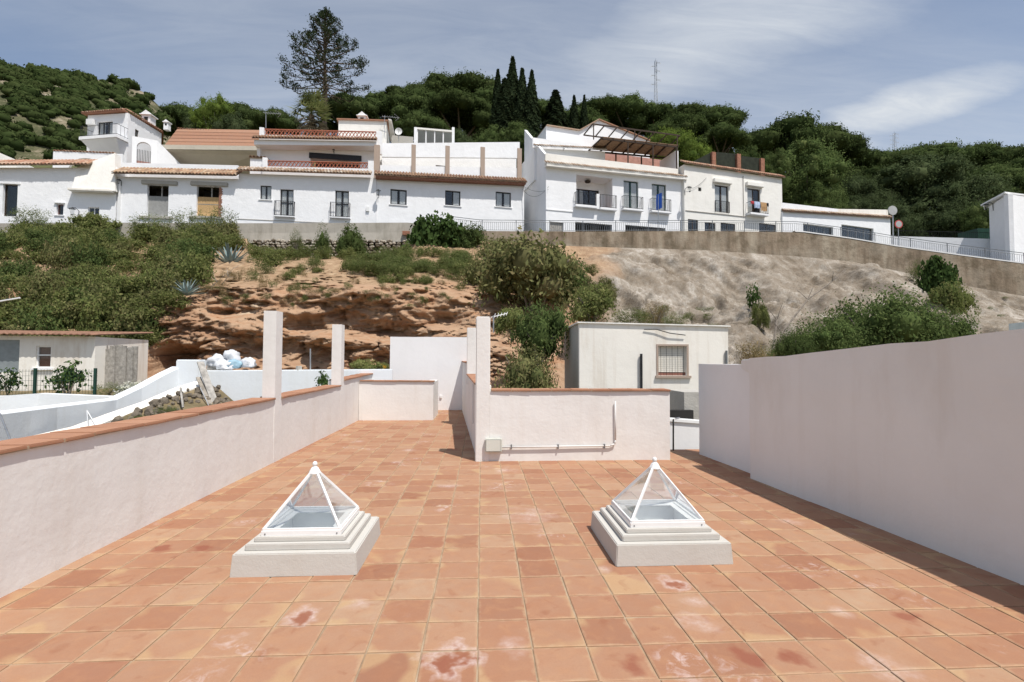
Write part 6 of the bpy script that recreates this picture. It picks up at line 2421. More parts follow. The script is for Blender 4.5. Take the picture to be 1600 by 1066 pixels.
for i in range(5):
    u = rw_[0] + (rw_[1] - rw_[0]) * (i + .5) / 5
    MB().tube(fO.pt(u, rw_[2], -.03), fO.pt(u, rw_[3], -.03), .005, n=5).build('window_bar', 'black_metal', to)
mb = MB(); fO.box(mb, rw_[0], rw_[1], rw_[2], rw_[2] + .08, -.1, -.14); mb.build('dark_gap', 'brown_shutter', to)
u_, v_ = fO.pix(1001, 553)
MB().tube(fO.pt(u_, v_, .06), fO.pt(u_, -.2, .06), .035, n=8).build('vent_pipe', 'black_metal', to)
u_, v_ = fO.pix(1134, 548)
MB().tube(fO.pt(u_, v_, .04), fO.pt(u_, -.2, .04), .03, n=8).build('downpipe', 'grey_metal', to)
MB().path([fO.pt(fO.pix(1006, 515)[0], fO.pix(1006, 515)[1], .03), fO.pt(fO.pix(1025, 515)[0], fO.pix(1025, 515)[1], .05), fO.pt(fO.pix(1046, 521)[0], fO.pix(1046, 521)[1], .06), fO.pt(fO.pix(1070, 524)[0], fO.pix(1070, 524)[1], .05)], .012, 5).build('loose_cable', 'black_metal', to)
# small slate edge of another roof at the far right
a, c = P(1576, 506, 9.0), P(1640, 500, 9.0)
tq = thing('slate_roof', (a.x, 9, 1), 'sliver of grey slate roof above the tall wall at right edge', 'roof')
w_ = Vector((1.3, 1, .1))
MB().box8([a, c, c + Vector((0, 0, -.3)), a + Vector((0, 0, -.2)), a + w_, c + w_, c + w_ + Vector((0, 0, -.3)), a + w_ + Vector((0, 0, -.2))]).build('roof', 'slate_shutter', tq)
# aerial behind the tall pillar
ta = thing('tv_aerial', P(772, 520, 9.5), 'white rod aerial sticking out behind the tall central pillar', 'aerial')
MB().path([P(771, 520, 9.5), P(771, 493, 9.5)], .012, 5).build('mast', 'steel', ta)
MB().path([P(767, 496, 9.5), P(792, 490, 9.7)], .008, 5).build('boom', 'white_paint', ta)
for i, px in enumerate((772, 777, 782, 787, 791)):
    MB().path([P(px, 497 - i, 9.55), P(px + 2, 490 - i * .6, 9.68)], .004, 4).build('element', 'white_paint', ta)


def aerial(px, py0, py1, Y, w, label):
    t_ = thing('tv_aerial', P(px, py1, Y), label, 'aerial')
    MB().path([P(px, py1, Y), P(px, py0, Y)], .022, 5).build('mast', 'steel', t_)
    a = P(px - 4, py0 + 1, Y)
    c = P(px + w, py0 + 3, Y)
    MB().path([a, c], .018, 5).build('boom', 'steel', t_)
    for i in range(7):
        q = a.lerp(c, (i + .3) / 7)
        MB().path([q + Vector((0, -.28, 0)), q + Vector((0, .28, .0))], .012, 4).build('element', 'steel', t_)
    MB().path([c + Vector((-.4, -.3, .16)), c + Vector((0, 0, 0)), c + Vector((-.4, .3, -.16))], .014, 4).build('reflector', 'steel', t_)


aerial(415.5, 175, 200, 43.5, 24, 'thin television aerial above the left end of the upper lattice balustrade')
aerial(601, 181, 215, 46.5, 23, 'television aerial at the right corner of the stair tower')

# ================================================================== PLANTS
def project(p):
    q = MCAM.transposed() @ (Vector(p) - Vector((0, 0, EYE)))
    return 800 + FPX * q.x / -q.z, 533 - FPX * q.y / -q.z


def hill_at(px, py):
    best, bt = 1e9, 0
    for t_ in np.linspace(0.2, 5, 60):
        e = abs(project(hill_point(px, t_))[1] - py)
        if e < best:
            best, bt = e, t_
    return hill_point(px, bt)


def bush_lobes(seed, n=9, rx=1.0, rz=1.0, base=0.35):
    rng = np.random.default_rng(seed)
    L = [(0, 0, rz * .5, rx * .62, rx * .62, rz * .5)]
    for i in range(n):
        a = rng.uniform(0, 2 * math.pi)
        r = rng.uniform(.25, .72) * rx
        z = rng.uniform(base * .6, .88) * rz * (1 - .25 * r / rx)
        s = rng.uniform(.22, .42)
        L.append((r * math.cos(a), r * math.sin(a), z, s * rx, s * rx, s * rz * .85))
    return L


def bush_mesh(name, seed, mat, n=5200, leaf=.085, rz=1.0, nl=9, core=.72, aspect=.5, out=.45, clump=14):
    L = bush_lobes(seed, nl, 1.0, rz)
    V, F = lobes_foliage(L, n, leaf, seed, out=out, shell=.3, aspect=aspect, clump=clump, rough=.16)
    # stray shoots beyond the outline
    rng = np.random.default_rng(seed + 50)
    m = n // 14
    d = rand_dirs(m, rng)
    d[:, 2] = np.abs(d[:, 2])
    c = d * np.array([1.0, 1.0, rz]) * rng.uniform(.78, 1.03, m)[:, None] + np.array([0, 0, rz * .06])
    V2, F2 = quads_at(c, rand_dirs(m, rng), leaf * rng.uniform(.6, 1.2, m), rng, aspect)
    V, F = merge((V, F), (V2, F2))
    if core:
        Vc, Fc = ico_lobes(L, core, seed, 1, .25)
        V, F = tri_to_quads(Vc, Fc, V, F)
    keep = V.copy()
    keep[:, 2] = np.maximum(keep[:, 2], -.12)
    return mesh_np(name, keep, F, mat)


def stem_mesh(seed, mat='grey_bark', n=6, h=.7, r=.03):
    rnd_ = random.Random(seed)
    mb = MB()
    for i in range(n):
        a = rnd_.uniform(0, 6.28)
        l = rnd_.uniform(.3, .6)
        p = Vector((0, 0, -.25))
        q = Vector((l * .4 * math.cos(a), l * .4 * math.sin(a), h * .45))
        e = Vector((l * math.cos(a), l * math.sin(a), h * rnd_.uniform(.7, 1)))
        mb.path([p, q, e], [r, r * .7, r * .3], 5)
    me = bpy.data.meshes.new('stem')
    me.from_pydata([tuple(v) for v in mb.v], [], mb.f)
    me.materials.append(MATS[mat])
    return me


BUSH = {
    'scrub': [bush_mesh('foliage', 100 + i, 'leaf_scrub') for i in range(3)],
    'green': [bush_mesh('foliage', 110 + i, 'leaf_green', 5600, .085) for i in range(3)],
    'olive': [bush_mesh('foliage', 120 + i, 'leaf_olive', 6200, .07, .8, 11) for i in range(3)],
    'fig': [bush_mesh('foliage', 130 + i, 'leaf_fig', 3800, .135, .9, 10, aspect=.8) for i in range(2)],
    'dark': [bush_mesh('foliage', 140 + i, 'leaf_green', 16000, .042, .8, 18, core=.55, clump=10) for i in range(3)],
    'dry': [bush_mesh('foliage', 150 + i, 'leaf_dry', 3800, .07, .8, 8, core=0, aspect=.25) for i in range(2)],
    'tall': [bush_mesh('foliage', 160 + i, 'leaf_green', 3000, .11, 2.6, 8, core=.5, aspect=.4) for i in range(2)],
    'weed': [bush_mesh('foliage', 170 + i, 'leaf_grass', 2600, .10, 1.5, 8, core=0, aspect=.22, clump=8) for i in range(3)],
}
BUSH['citrus'] = [bush_mesh('foliage', 190 + i, 'leaf_fig', 620, .17, 1.1, 6, core=0, aspect=.6, clump=7) for i in range(2)]
SMALL = {
    'scrub': [bush_mesh('foliage', 300 + i, 'leaf_scrub', 2300, .105, 1.0, 9, core=0, clump=9) for i in range(3)],
    'green': [bush_mesh('foliage', 310 + i, 'leaf_green', 2300, .105, 1.0, 9, core=0, clump=9) for i in range(3)],
    'olive': [bush_mesh('foliage', 320 + i, 'leaf_olive', 2300, .10, .9, 10, core=0, clump=9) for i in range(3)],
    'weed': [bush_mesh('foliage', 330 + i, 'leaf_grass', 1300, .12, 1.2, 8, core=0, aspect=.22, clump=6) for i in range(3)],
    'dry': [bush_mesh('foliage', 340 + i, 'leaf_dry', 1100, .11, .9, 8, core=0, aspect=.22, clump=6) for i in range(2)],
}
STEM = [stem_mesh(i) for i in range(3)]
_cnt = [0]


def plant(kind, px, py_base, w_px, h_px, label, cat='shrub', group=None, Y=None, name='shrub', sy=None, nrz=None, sink=.1):
    p = hill_at(px, py_base) if Y is None else P(px, py_base, Y)
    _cnt[0] += 1
    k = _cnt[0]
    w = w_px / FPX * p.y / 2
    h = h_px / FPX * p.y
    unit = {'olive': .95, 'fig': 1.02, 'dark': .95, 'dry': .95, 'tall': 2.75, 'weed': 1.7}.get(kind, 1.12)
    t_ = thing(name, p - Vector((0, 0, sink)), label, cat, group)
    t_.rotation_euler = (0, 0, k * 1.7)
    t_.scale = (w, sy if sy else w, h / unit)
    o = bpy.data.objects.new('foliage', BUSH[kind][k % len(BUSH[kind])])
    o.parent = t_
    COL.objects.link(o)
    o = bpy.data.objects.new('stem', STEM[k % 3])
    o.parent = t_
    COL.objects.link(o)
    return t_


# ---- shrubs one can point at
plant('fig', 676, 408, 96, 76, 'dense round dark green shrub rising over the end of the cement parapet', Y=37.3)
plant('tall', 503, 403, 27, 62, 'slender upright young tree in front of the cement parapet', 'sapling', Y=37.2, name='sapling')
plant('green', 549, 405, 50, 60, 'ragged dark shrub right of the slender sapling', Y=37.2)
plant('weed', 462, 388, 26, 36, 'small weedy shrub at the foot of the parapet above the dry stones', Y=37.4)
plant('green', 738, 396, 64, 52, 'dark shrub between the round shrub and the olive bush', Y=37.2)
plant('fig', 703, 372, 30, 34, 'small leafy shrub poking through the start of the railing', Y=37.9)
plant('olive', 835, 488, 200, 128, 'big olive-brown bush sprawling over the slope below the railing', 'bush', name='bush', sy=3.2)
plant('olive', 775, 448, 110, 82, 'olive-green bush at the left shoulder of the big sprawling one', 'bush', name='bush')
plant('green', 880, 470, 95, 80, 'green bush at the right edge of the big olive-brown one', 'bush', name='bush')
plant('olive', 800, 420, 120, 56, 'yellowish bush right under the railing', 'bush', name='bush')
plant('green', 842, 560, 100, 96, 'bright green bush above the outhouse flank', 'bush', Y=15.5, name='bush')
plant('olive', 822, 626, 128, 102, 'dusty olive bush filling the gap left of the outhouse', 'bush', Y=14.0, name='bush', sy=1.0)
plant('scrub', 800, 520, 60, 48, 'small green bush beside the aerial behind the tall pillar', 'bush', Y=18.5, name='bush')
plant('dark', 1370, 572, 215, 138, 'large dark evergreen shrub behind the tall side wall', Y=20.0)
plant('dark', 1285, 566, 150, 90, 'dark evergreen shrub at the left of the largest one', Y=19.5)
plant('dark', 1455, 556, 130, 98, 'dark evergreen shrub at the right of the largest one', Y=19.5)
plant('dark', 1240, 572, 80, 66, 'low dark shrub just above the wall corner', Y=18.0)
plant('fig', 1466, 470, 66, 78, 'dark green shrub hanging against the retaining wall', Y=33.5)
plant('scrub', 1490, 502, 70, 74, 'yellow-flecked shrub below the one on the retaining wall', Y=30.5)
plant('weed', 1440, 442, 46, 50, 'light weedy shrub on top of the retaining wall', Y=35.6)
plant('citrus', 1178, 478, 28, 40, 'small bright plant alone on the pale rock', Y=26.5)
plant('scrub', 1186, 512, 34, 46, 'straggly plant below the small bright one on the pale rock', Y=24.5)
plant('dry', 1172, 566, 70, 48, 'yellow dry weeds at the corner of the outhouse', 'weeds', Y=15.5, name='dry_weeds')
plant('weed', 1195, 570, 50, 40, 'greenish weeds right of the yellow dry weeds', 'weeds', Y=15.8, name='weeds')
plant('dry', 1025, 508, 60, 48, 'dry brown weeds in a gully above the outhouse roof', 'weeds', Y=19.5, name='dry_weeds')
plant('weed', 985, 510, 70, 42, 'grassy weeds above the outhouse roof', 'weeds', Y=19.0, name='weeds')
plant('scrub', 925, 498, 90, 62, 'low green scrub bush left of the outhouse roof', 'bush', Y=20.0, name='bush')
plant('weed', 1055, 508, 50, 30, 'short dry grass patch at the middle of the outhouse roofline', 'weeds', Y=18.5, name='weeds')
plant('scrub', 575, 586, 62, 30, 'bright leafy shrub behind the parapet next to the second pillar', Y=16.5)
plant('citrus', 505, 606, 30, 30, 'small glossy shrub left of the second pillar', Y=13.6)
plant('scrub', 600, 586, 34, 26, 'leafy shrub at the left edge of the end wall', Y=17.5)
plant('citrus', 106, 612, 62, 48, 'potted citrus shrub in front of the shed', Y=15.6)
plant('citrus', 12, 606, 40, 34, 'small citrus tree in front of the grey shutter', Y=16.0)
plant('weed', 170, 612, 50, 22, 'grey green weeds at the foot of the plank door', 'weeds', Y=15.4, name='weeds')
plant('weed', 262, 640, 40, 16, 'low weeds growing on the stone heap', 'weeds', Y=11.5, name='weeds')
plant('weed', 222, 652, 36, 12, 'sparse weeds at the lower end of the stone heap', 'weeds', Y=10.8, name='weeds')
# white flowering bush and its like
BUSH['flower'] = [bush_mesh('foliage', 180, 'petal_white', 2600, .09, .8, 7, aspect=.8)]
BUSH['yellow'] = [bush_mesh('foliage', 181, 'petal_yellow', 1500, .09, .8, 7, aspect=.7)]
plant('flower', 214, 612, 58, 28, 'low bush covered with white flowers beside the garden wall', 'bush', Y=15.2, name='flowering_bush')
plant('yellow', 596, 575, 20, 14, 'small patch of yellow flowers behind the parapet', 'flowers', Y=17.2, name='yellow_flowers')
# tall weeds over the parapet at the left
for i, (px, pb, w, h, lab) in enumerate((
        (48, 362, 60, 46, 'tall thin weeds in front of the low house at far left'),
        (150, 366, 70, 34, 'leafy weeds over the parapet below the canopy window'),
        (232, 366, 64, 40, 'leafy weeds over the parapet below the grey boarding'),
        (292, 366, 60, 46, 'tall weeds between the two boarded openings'),
        (345, 366, 58, 52, 'tall weeds below the chipboard opening'))):
    plant('weed' if i != 1 else 'scrub', px, pb, w, h, lab, 'weeds', 'weeds along the left parapet', Y=37.6, name='tall_weeds')


def agave(px, py, Y, r, label):
    p = P(px, py, Y)
    t_ = thing('agave', p, label, 'agave')
    rnd_ = random.Random(int(px))
    for k in range(30):
        a = k * 2.4
        el = .25 + 1.15 * (k / 30)
        L_ = r * rnd_.uniform(.85, 1.1)
        mb = MB()
        d = Vector((math.cos(a), math.sin(a), 0))
        s_ = Vector((-d.y, d.x, 0))
        pr = []
        for j in range(6):
            f_ = j / 5
            q = p + d * (L_ * math.cos(el) * f_) + Vector((0, 0, L_ * math.sin(el) * f_ - .12 * L_ * f_ * f_))
            w = .085 * r * (1.15 - f_) * (1 if j else .8)
            pr.append((q - s_ * w + Vector((0, 0, w * .5)), q - Vector((0, 0, w * .25)), q + s_ * w + Vector((0, 0, w * .5))))
        for (x, y, z) in pr:
            mb.v += [x, y, z]
        for j in range(5):
            q = j * 3
            mb.f += [(q, q + 3, q + 4, q + 1), (q + 1, q + 4, q + 5, q + 2)]
        mb.build('leaf_blade', 'leaf_agave', t_)


agave(360, 418, 32.5, 1.75, 'big blue-grey agave on the slope below the cement parapet')
agave(292, 462, 24.6, .95, 'smaller blue-grey agave at the edge of the red cliff')


# ---- the uncountable scrub of the slope
def strew(name, label, spots, kinds, seed, cat='scrub'):
    """spots: (px, py, width px, height px); one mass of leaves"""
    rng = np.random.default_rng(seed)
    Vs, Fs, k = [], [], 0
    protos = []
    for kd in kinds:
        for me in SMALL[kd]:
            v = np.empty(len(me.vertices) * 3, dtype=np.float32)
            me.vertices.foreach_get('co', v)
            n3 = np.empty(len(me.loops), dtype=np.int32)
            me.loops.foreach_get('vertex_index', n3)
            kk = me.polygons[0].loop_total
            protos.append((v.reshape(-1, 3), n3.reshape(-1, kk)))
    for (px, py, w, h) in spots:
        p = hill_at(px, py)
        V, F = protos[rng.integers(len(protos))]
        if F.shape[1] == 4:
            F = np.concatenate([F[:, [0, 1, 2]], F[:, [0, 2, 3]]])
        # a part of the prototype's leaves is enough
        s1, s2 = w / FPX * p.y / 2, h / FPX * p.y
        a = rng.uniform(0, 6.28)
        c, s = math.cos(a), math.sin(a)
        zmax = V[:, 2].max()
        q = np.empty_like(V)
        q[:, 0] = (V[:, 0] * c - V[:, 1] * s) * s1 + p.x
        q[:, 1] = (V[:, 0] * s + V[:, 1] * c) * s1 + p.y
        q[:, 2] = V[:, 2] / zmax * s2 + p.z - .15 * s2
        Vs.append(q)
        Fs.append(F + k)
        k += len(q)
    return np.concatenate(Vs), np.concatenate(Fs)


def scrub_object(name, label, mat_kinds, spots, seed):
    kd = mat_kinds
    V, F = strew(name, label, spots, [kd], seed)
    mat = {'scrub': 'leaf_scrub', 'green': 'leaf_green', 'olive': 'leaf_olive', 'weed': 'leaf_grass', 'dry': 'leaf_dry'}[kd]
    o = fast_mesh(name, V, F, mat)
    tag(o, label, 'scrub', None, 'stuff')
    return o


rnd = random.Random(77)
A_, B_, C_, D_ = [], [], [], []
# dense thicket on the left
for _ in range(190):
    px = rnd.uniform(-120, 392)
    f_ = rnd.random()
    lim = interp([-120, 200, 240, 300, 390], [560, 552, 500, 465, 420], px)
    py = 376 + (lim - 376) * f_
    w = rnd.uniform(40, 84) * (.7 + .5 * f_)
    if (abs(px - 358) < 44 and 386 < py < 462) or (abs(px - 292) < 26 and 448 < py < 500):
        continue
    it = (px, py, w, w * rnd.uniform(.35, 1.05))
    r_ = rnd.random()
    (A_ if r_ < .56 else B_ if r_ < .76 else C_).append(it)
for _ in range(46):
    px = rnd.uniform(-120, 380)
    (A_ if rnd.random() < .7 else B_).append((px, rnd.uniform(372, 392), rnd.uniform(40, 70), rnd.uniform(26, 44)))
# hanging fringe over the shed and the cave mouth
for px in range(120, 235, 16):
    A_.append((px, 535 + rnd.uniform(-12, 6), 50, 34))
for px in range(150, 215, 22):
    C_.append((px, 540 + rnd.uniform(-8, 6), 46, 30))
# middle of the slope: patches
for _ in range(80):
    px = rnd.uniform(385, 770)
    py = 398 + 46 * rnd.random() ** 1.4
    w = rnd.uniform(20, 46)
    (A_ if rnd.random() < .45 else D_).append((px, py, w, w * rnd.uniform(.45, .75)))
for _ in range(44):
    px = rnd.uniform(560, 745)
    D_.append((px, rnd.uniform(405, 432), rnd.uniform(30, 55), rnd.uniform(18, 30)))
for _ in range(48):
    px = rnd.uniform(330, 740)
    D_.append((px, rnd.uniform(440, 480), rnd.uniform(10, 26), rnd.uniform(7, 16)))
for _ in range(14):
    C_.append((rnd.uniform(860, 960), rnd.uniform(420, 500), rnd.uniform(26, 48), rnd.uniform(18, 30)))
for _ in range(10):
    D_.append((rnd.uniform(960, 1120), rnd.uniform(486, 520), rnd.uniform(22, 40), rnd.uniform(12, 22)))
for _ in range(7):
    D_.append((rnd.uniform(1500, 1600), rnd.uniform(468, 500), rnd.uniform(10, 20), rnd.uniform(4, 9)))
scrub_object('scrub_thicket', 'tangled yellow-green scrub covering the left half of the slope', 'scrub', A_, 1)
scrub_object('green_thicket', 'darker green scrub mixed into the thicket on the left slope', 'green', B_, 2)
scrub_object('olive_thicket', 'greyish olive scrub mixed into the thicket on the slope', 'olive', C_, 3)
scrub_object('grass_tufts', 'weeds and grass tufts on the bare earth above the red cliff', 'weed', D_, 4)
E_ = [(rnd.uniform(240, 470), rnd.uniform(425, 470), rnd.uniform(16, 34), rnd.uniform(9, 20)) for _ in range(22)]
E_ += [(rnd.uniform(400, 760), rnd.uniform(430, 470), rnd.uniform(12, 24), rnd.uniform(6, 13)) for _ in range(30)]
E_ += [(rnd.uniform(780, 900), rnd.uniform(400, 460), rnd.uniform(26, 44), rnd.uniform(16, 26)) for _ in range(12)]
scrub_object('dry_grass', 'dry yellow-brown grass at the lip of the red cliff', 'dry', E_, 5)
# bare branches
for (pts, lab) in ((((1215, 556, 19), (1222, 520, 19.5), (1262, 468, 20.5), (1300, 440, 21.5), (1322, 420, 22)), 'bare grey branch reaching up across the pale rock'),
                   (((1206, 556, 19), (1214, 500, 19.6), (1225, 478, 20)), 'short bare branch left of the long one')):
    P3 = [P(*q) for q in pts]
    n_ = len(P3)
    mb = MB().path(P3, [.05 * (1 - .75 * i / (n_ - 1)) for i in range(n_)], 6)
    rnd_ = random.Random(len(lab))
    for i in range(1, n_ - 1):
        for k in range(2):
            d = Vector((rnd_.uniform(-.5, .7), rnd_.uniform(-.3, .3), rnd_.uniform(.4, 1))) * .9
            mb.path([P3[i], P3[i] + d], [.02, .006], 5)
    tag(mb.build('bare_branch', 'grey_bark'), lab, 'branch')


# ================================================================== TREES
def pine_proto(seed):
    rng = np.random.default_rng(seed)
    L = []
    for i in range(26):
        a = rng.uniform(0, 2 * math.pi)
        r = math.sqrt(rng.uniform(0, 1)) * 4.1
        z = 8.9 - .115 * r * r + rng.uniform(-.35, .2)
        s = rng.uniform(1.0, 1.6)
        L.append((r * math.cos(a), r * math.sin(a), z, s * 1.2, s * 1.2, s * .62))
    for i in range(4):
        a = rng.uniform(0, 2 * math.pi)
        r = rng.uniform(2.4, 4.6)
        z = rng.uniform(5.6, 7.4)
        s = rng.uniform(.9, 1.4)
        L.append((r * math.cos(a), r * math.sin(a), z, s * 1.1, s * 1.1, s * .75))
    V, F = lobes_foliage(L, 20000, .22, seed, out=.55, shell=.55, aspect=.5, clump=9, rough=.04, sp=.10)
    Vc, Fc = ico_lobes(L, .86, seed, 1, .15)
    V, F = tri_to_quads(Vc, Fc, V, F)
    crown = mesh_np('crown', V, F, 'leaf_pine')
    mb = MB()
    rnd_ = random.Random(seed)
    mb.path([Vector((0, 0, -22)), Vector((.1, .1, 2.5)), Vector((.2, -.1, 5.2))], [.34, .27, .22], 8)
    for i in range(7):
        a = 6.28 * i / 7 + rnd_.uniform(-.3, .3)
        mb.path([Vector((.15, 0, 4 + .2 * i)), Vector((1.6 * math.cos(a), 1.6 * math.sin(a), 6.3)), Vector((3 * math.cos(a), 3 * math.sin(a), 7.5))], [.16, .11, .05], 6)
    tr = bpy.data.meshes.new('trunk')
    tr.from_pydata([tuple(v) for v in mb.v], [], mb.f)
    tr.materials.append(MATS['bark'])
    return crown, tr


def broad_proto(seed, mat, n=26000, leaf=.19):
    rng = np.random.default_rng(seed)
    L = [(0, 0, 6, 2.4, 2.4, 2.6)]
    for i in range(34):
        d = rand_dirs(1, rng)[0]
        s = rng.uniform(.45, 1.0) ** 2 * 2.1 + .35
        far = 1 + .38 * noise.noise(Vector(tuple(d * 1.6)) + Vector((seed * 3.1, 0, 0)))
        rr = max(.6, (4.5 * far - s))
        L.append((d[0] * rr, d[1] * rr, 5.8 + d[2] * rr * .88, s, s, s * rng.uniform(.6, .95)))
    V, F = lobes_foliage(L, n, leaf, seed, out=.45, shell=.35, aspect=.6, clump=8, rough=.06, sp=.11)
    Vc, Fc = ico_lobes(L, .62, seed, 1, .3)
    V, F = tri_to_quads(Vc, Fc, V, F)
    crown = mesh_np('crown', V, F, mat)
    mb = MB()
    mb.path([Vector((0, 0, -20)), Vector((.1, 0, 1.5)), Vector((0, .1, 4.5))], [.3, .24, .15], 8)
    for i in range(6):
        a = 6.28 * i / 6
        mb.path([Vector((0, 0, 2.6 + .2 * i)), Vector((1.5 * math.cos(a), 1.5 * math.sin(a), 4.8)), Vector((2.6 * math.cos(a), 2.6 * math.sin(a), 6.4))], [.12, .08, .03], 6)
    tr = bpy.data.meshes.new('trunk')
    tr.from_pydata([tuple(v) for v in mb.v], [], mb.f)
    tr.materials.append(MATS['grey_bark'])
    return crown, tr


def cypress_proto(seed):
    rng = np.random.default_rng(seed)
    n = 9000
    h = rng.uniform(0, 1, n) ** .85
    prof = np.interp(h, [0, .06, .25, .6, .85, 1], [.55, .9, 1, .72, .36, .03])
    a = rng.uniform(0, 2 * math.pi, n)
    lump = 1 + .22 * np.sin(a * 5 + h * 23) * np.sin(h * 41 + a * 2)
    r = prof * lump * np.sqrt(rng.uniform(.45, 1.08, n))
    c = np.stack([r * np.cos(a), r * np.sin(a), h * 11 + .4], 1)
    nrm = np.stack([np.cos(a), np.sin(a), np.full(n, .3)], 1) + rng.normal(size=(n, 3)) * .5
    nrm /= np.linalg.norm(nrm, axis=1)[:, None]
    V, F = quads_at(c, nrm, .28 * rng.uniform(.6, 1.4, n), rng, .45)
    mb = MB().lathe((0, 0, 0), [(.3, .3), (.68, 1.2), (.72, 3), (.5, 6.5), (.22, 9.3), (.03, 11)], 9)
    Vc = np.array([tuple(v) for v in mb.v])
    Fc = np.array([f for f in mb.f if len(f) == 4])
    V, F = merge((Vc, Fc), (V, F))
    crown = mesh_np('crown', V, F, 'leaf_cypress')
    mb = MB().tube((0, 0, -3), (0, 0, 2), .2, .14, 7)
    tr = bpy.data.meshes.new('trunk')
    tr.from_pydata([tuple(v) for v in mb.v], [], mb.f)
    tr.materials.append(MATS['bark'])
    return crown, tr


PINE = [pine_proto(200 + i) for i in range(4)]
BRIGHT = [broad_proto(220 + i, 'leaf_bright') for i in range(2)]
GREEN = [broad_proto(230 + i, 'leaf_green') for i in range(3)]
OAK = [broad_proto(236 + i, 'leaf_oak') for i in range(3)]
CYP = [cypress_proto(240 + i) for i in range(2)]


def tree(protos, i, px, py_top, w_px, Y, hproto, wproto, name, label, cat, group=None, hmin=.8):
    top = P(px, py_top, Y)
    w = w_px / FPX * Y
    zb = hill_z(top.x, Y)
    H = max(w * hmin, top.z - zb)
    H = min(H, w * (1.2 if protos is PINE else 1.6)) if protos is not CYP else H
    t_ = thing(name, (top.x, top.y, top.z - H), label, cat, group)
    t_.scale = (w / wproto, w / wproto, H / hproto)
    t_.rotation_euler = (0, 0, i * 2.1)
    cr, tr = protos[i % len(protos)]
    for nm, me in (('crown', cr), ('trunk', tr)):
        o = bpy.data.objects.new(nm, me)
        o.parent = t_
        COL.objects.link(o)
    return t_


PINES = [
    (292, 168, 70, 84, 'umbrella pine crown right of the mountain, above the bare brick roof'),
    (385, 163, 86, 82, 'umbrella pine left of the palm'),
    (430, 172, 70, 78, 'low pine crown directly behind the palm'),
    (545, 149, 84, 84, 'pine crown right of the tall araucaria trunk'),
    (592, 151, 84, 90, 'pine crown above the stair tower chimney'),
    (620, 135, 46, 104, 'small round pine crown on the skyline, first left of the main pine mass'),
    (645, 135, 34, 112, 'smallest distant pine crown on the skyline'),
    (655, 142, 96, 86, 'broad pine crown above the sunroom'),
    (692, 122, 96, 94, 'high pine crown at the left of the pine mass'),
    (742, 120, 112, 92, 'highest pine crown left of the cypresses'),
    (720, 150, 110, 80, 'pine crown in the second row left of the cypresses'),
    (660, 178, 70, 70, 'low pine crown behind the sunroom roof'),
    (770, 146, 90, 84, 'pine crown half hidden behind the cypresses'),
    (850, 158, 74, 96, 'pine crown right behind the cypresses'),
    (935, 153, 80, 100, 'pine crown above the low gable'),
    (980, 152, 84, 98, 'wide pine crown left of the tall pylon'),
    (905, 172, 80, 82, 'pine crown behind the pergola house gable'),
    (1030, 164, 84, 96, 'pine crown at the foot of the tall pylon'),
    (1072, 164, 78, 92, 'pine crown right of the tall pylon'),
    (1118, 168, 84, 88, 'big pine crown at the right end of the pine mass'),
    (1060, 182, 90, 78, 'lower pine crown in front of the pylon pines'),
    (1125, 196, 70, 74, 'low pine crown above the brick posts'),
    (1175, 206, 60, 100, 'pine crown in the dip of the skyline'),
    (1232, 184, 130, 88, 'spreading pine above the bright green tree'),
    (1285, 200, 86, 90, 'pine crown sloping down at the right of the spreading pine'),
    (1345, 234, 92, 98, 'pine crown left of the far small pylon'),
    (1400, 228, 100, 96, 'pine crown under the far small pylon'),
    (1455, 224, 96, 94, 'pine crown on the right hill, second from the far pylon'),
    (1508, 225, 96, 92, 'pine crown on the right hill above the white edge house'),
    (1562, 227, 96, 90, 'pine crown on the right hill above the edge house roof'),
    (1610, 240, 80, 84, 'pine crown cut off by the right edge'),
    (1540, 258, 96, 72, 'lower pine crown left of the edge house roof'),
    (1350, 262, 84, 84, 'lower pine crown on the right hill behind the mirror'),
    (1590, 268, 90, 68, 'low pine crown right behind the edge house'),
]
for i, (px, py, w, Y, lab) in enumerate(PINES):
    tree(PINE, i, px, py, w * (1.3 if w > 60 else 1.1), Y, 9.9, 10.0, 'pine_tree', lab, 'pine tree', 'umbrella pines on the hill')
for i, (px, py, w, Y, lab) in enumerate((
        (801, 90, 44, 70, 'tallest dark cypress on the skyline'),
        (778, 109, 32, 72, 'thin cypress left of the tallest one'),
        (816, 108, 40, 69, 'cypress just right of the tallest one'),
        (831, 111, 38, 68, 'rightmost of the tall cypress group'),
        (789, 124, 54, 66, 'broad cypress in front of the tall group'),
        (868, 142, 66, 72, 'dark ragged conifer right of the cypress group'),
        (897, 150, 30, 74, 'slim cypress above the flank of the pergola house'),
        (913, 149, 24, 76, 'thin small cypress left of the gable'))):
    tree(CYP, i, px, py, w, Y, 11.4, 2.0, 'cypress_tree', lab, 'cypress', 'cypresses on the hill')
for i, (px, py, w, Y, lab) in enumerate((
        (335, 146, 66, 60, 'bright yellow-green tree above the bare brick roof'),
        (1045, 196, 100, 58, 'bright green tree behind the pergola'),
        (1092, 222, 66, 56, 'low bright green tree above the cream house'),
        (1015, 212, 56, 60, 'bright foliage between gable and pergola'))):
    tree(BRIGHT, i, px, py, w, Y, 9.9, 9.2, 'broadleaf_tree', lab, 'tree', 'bright green trees')
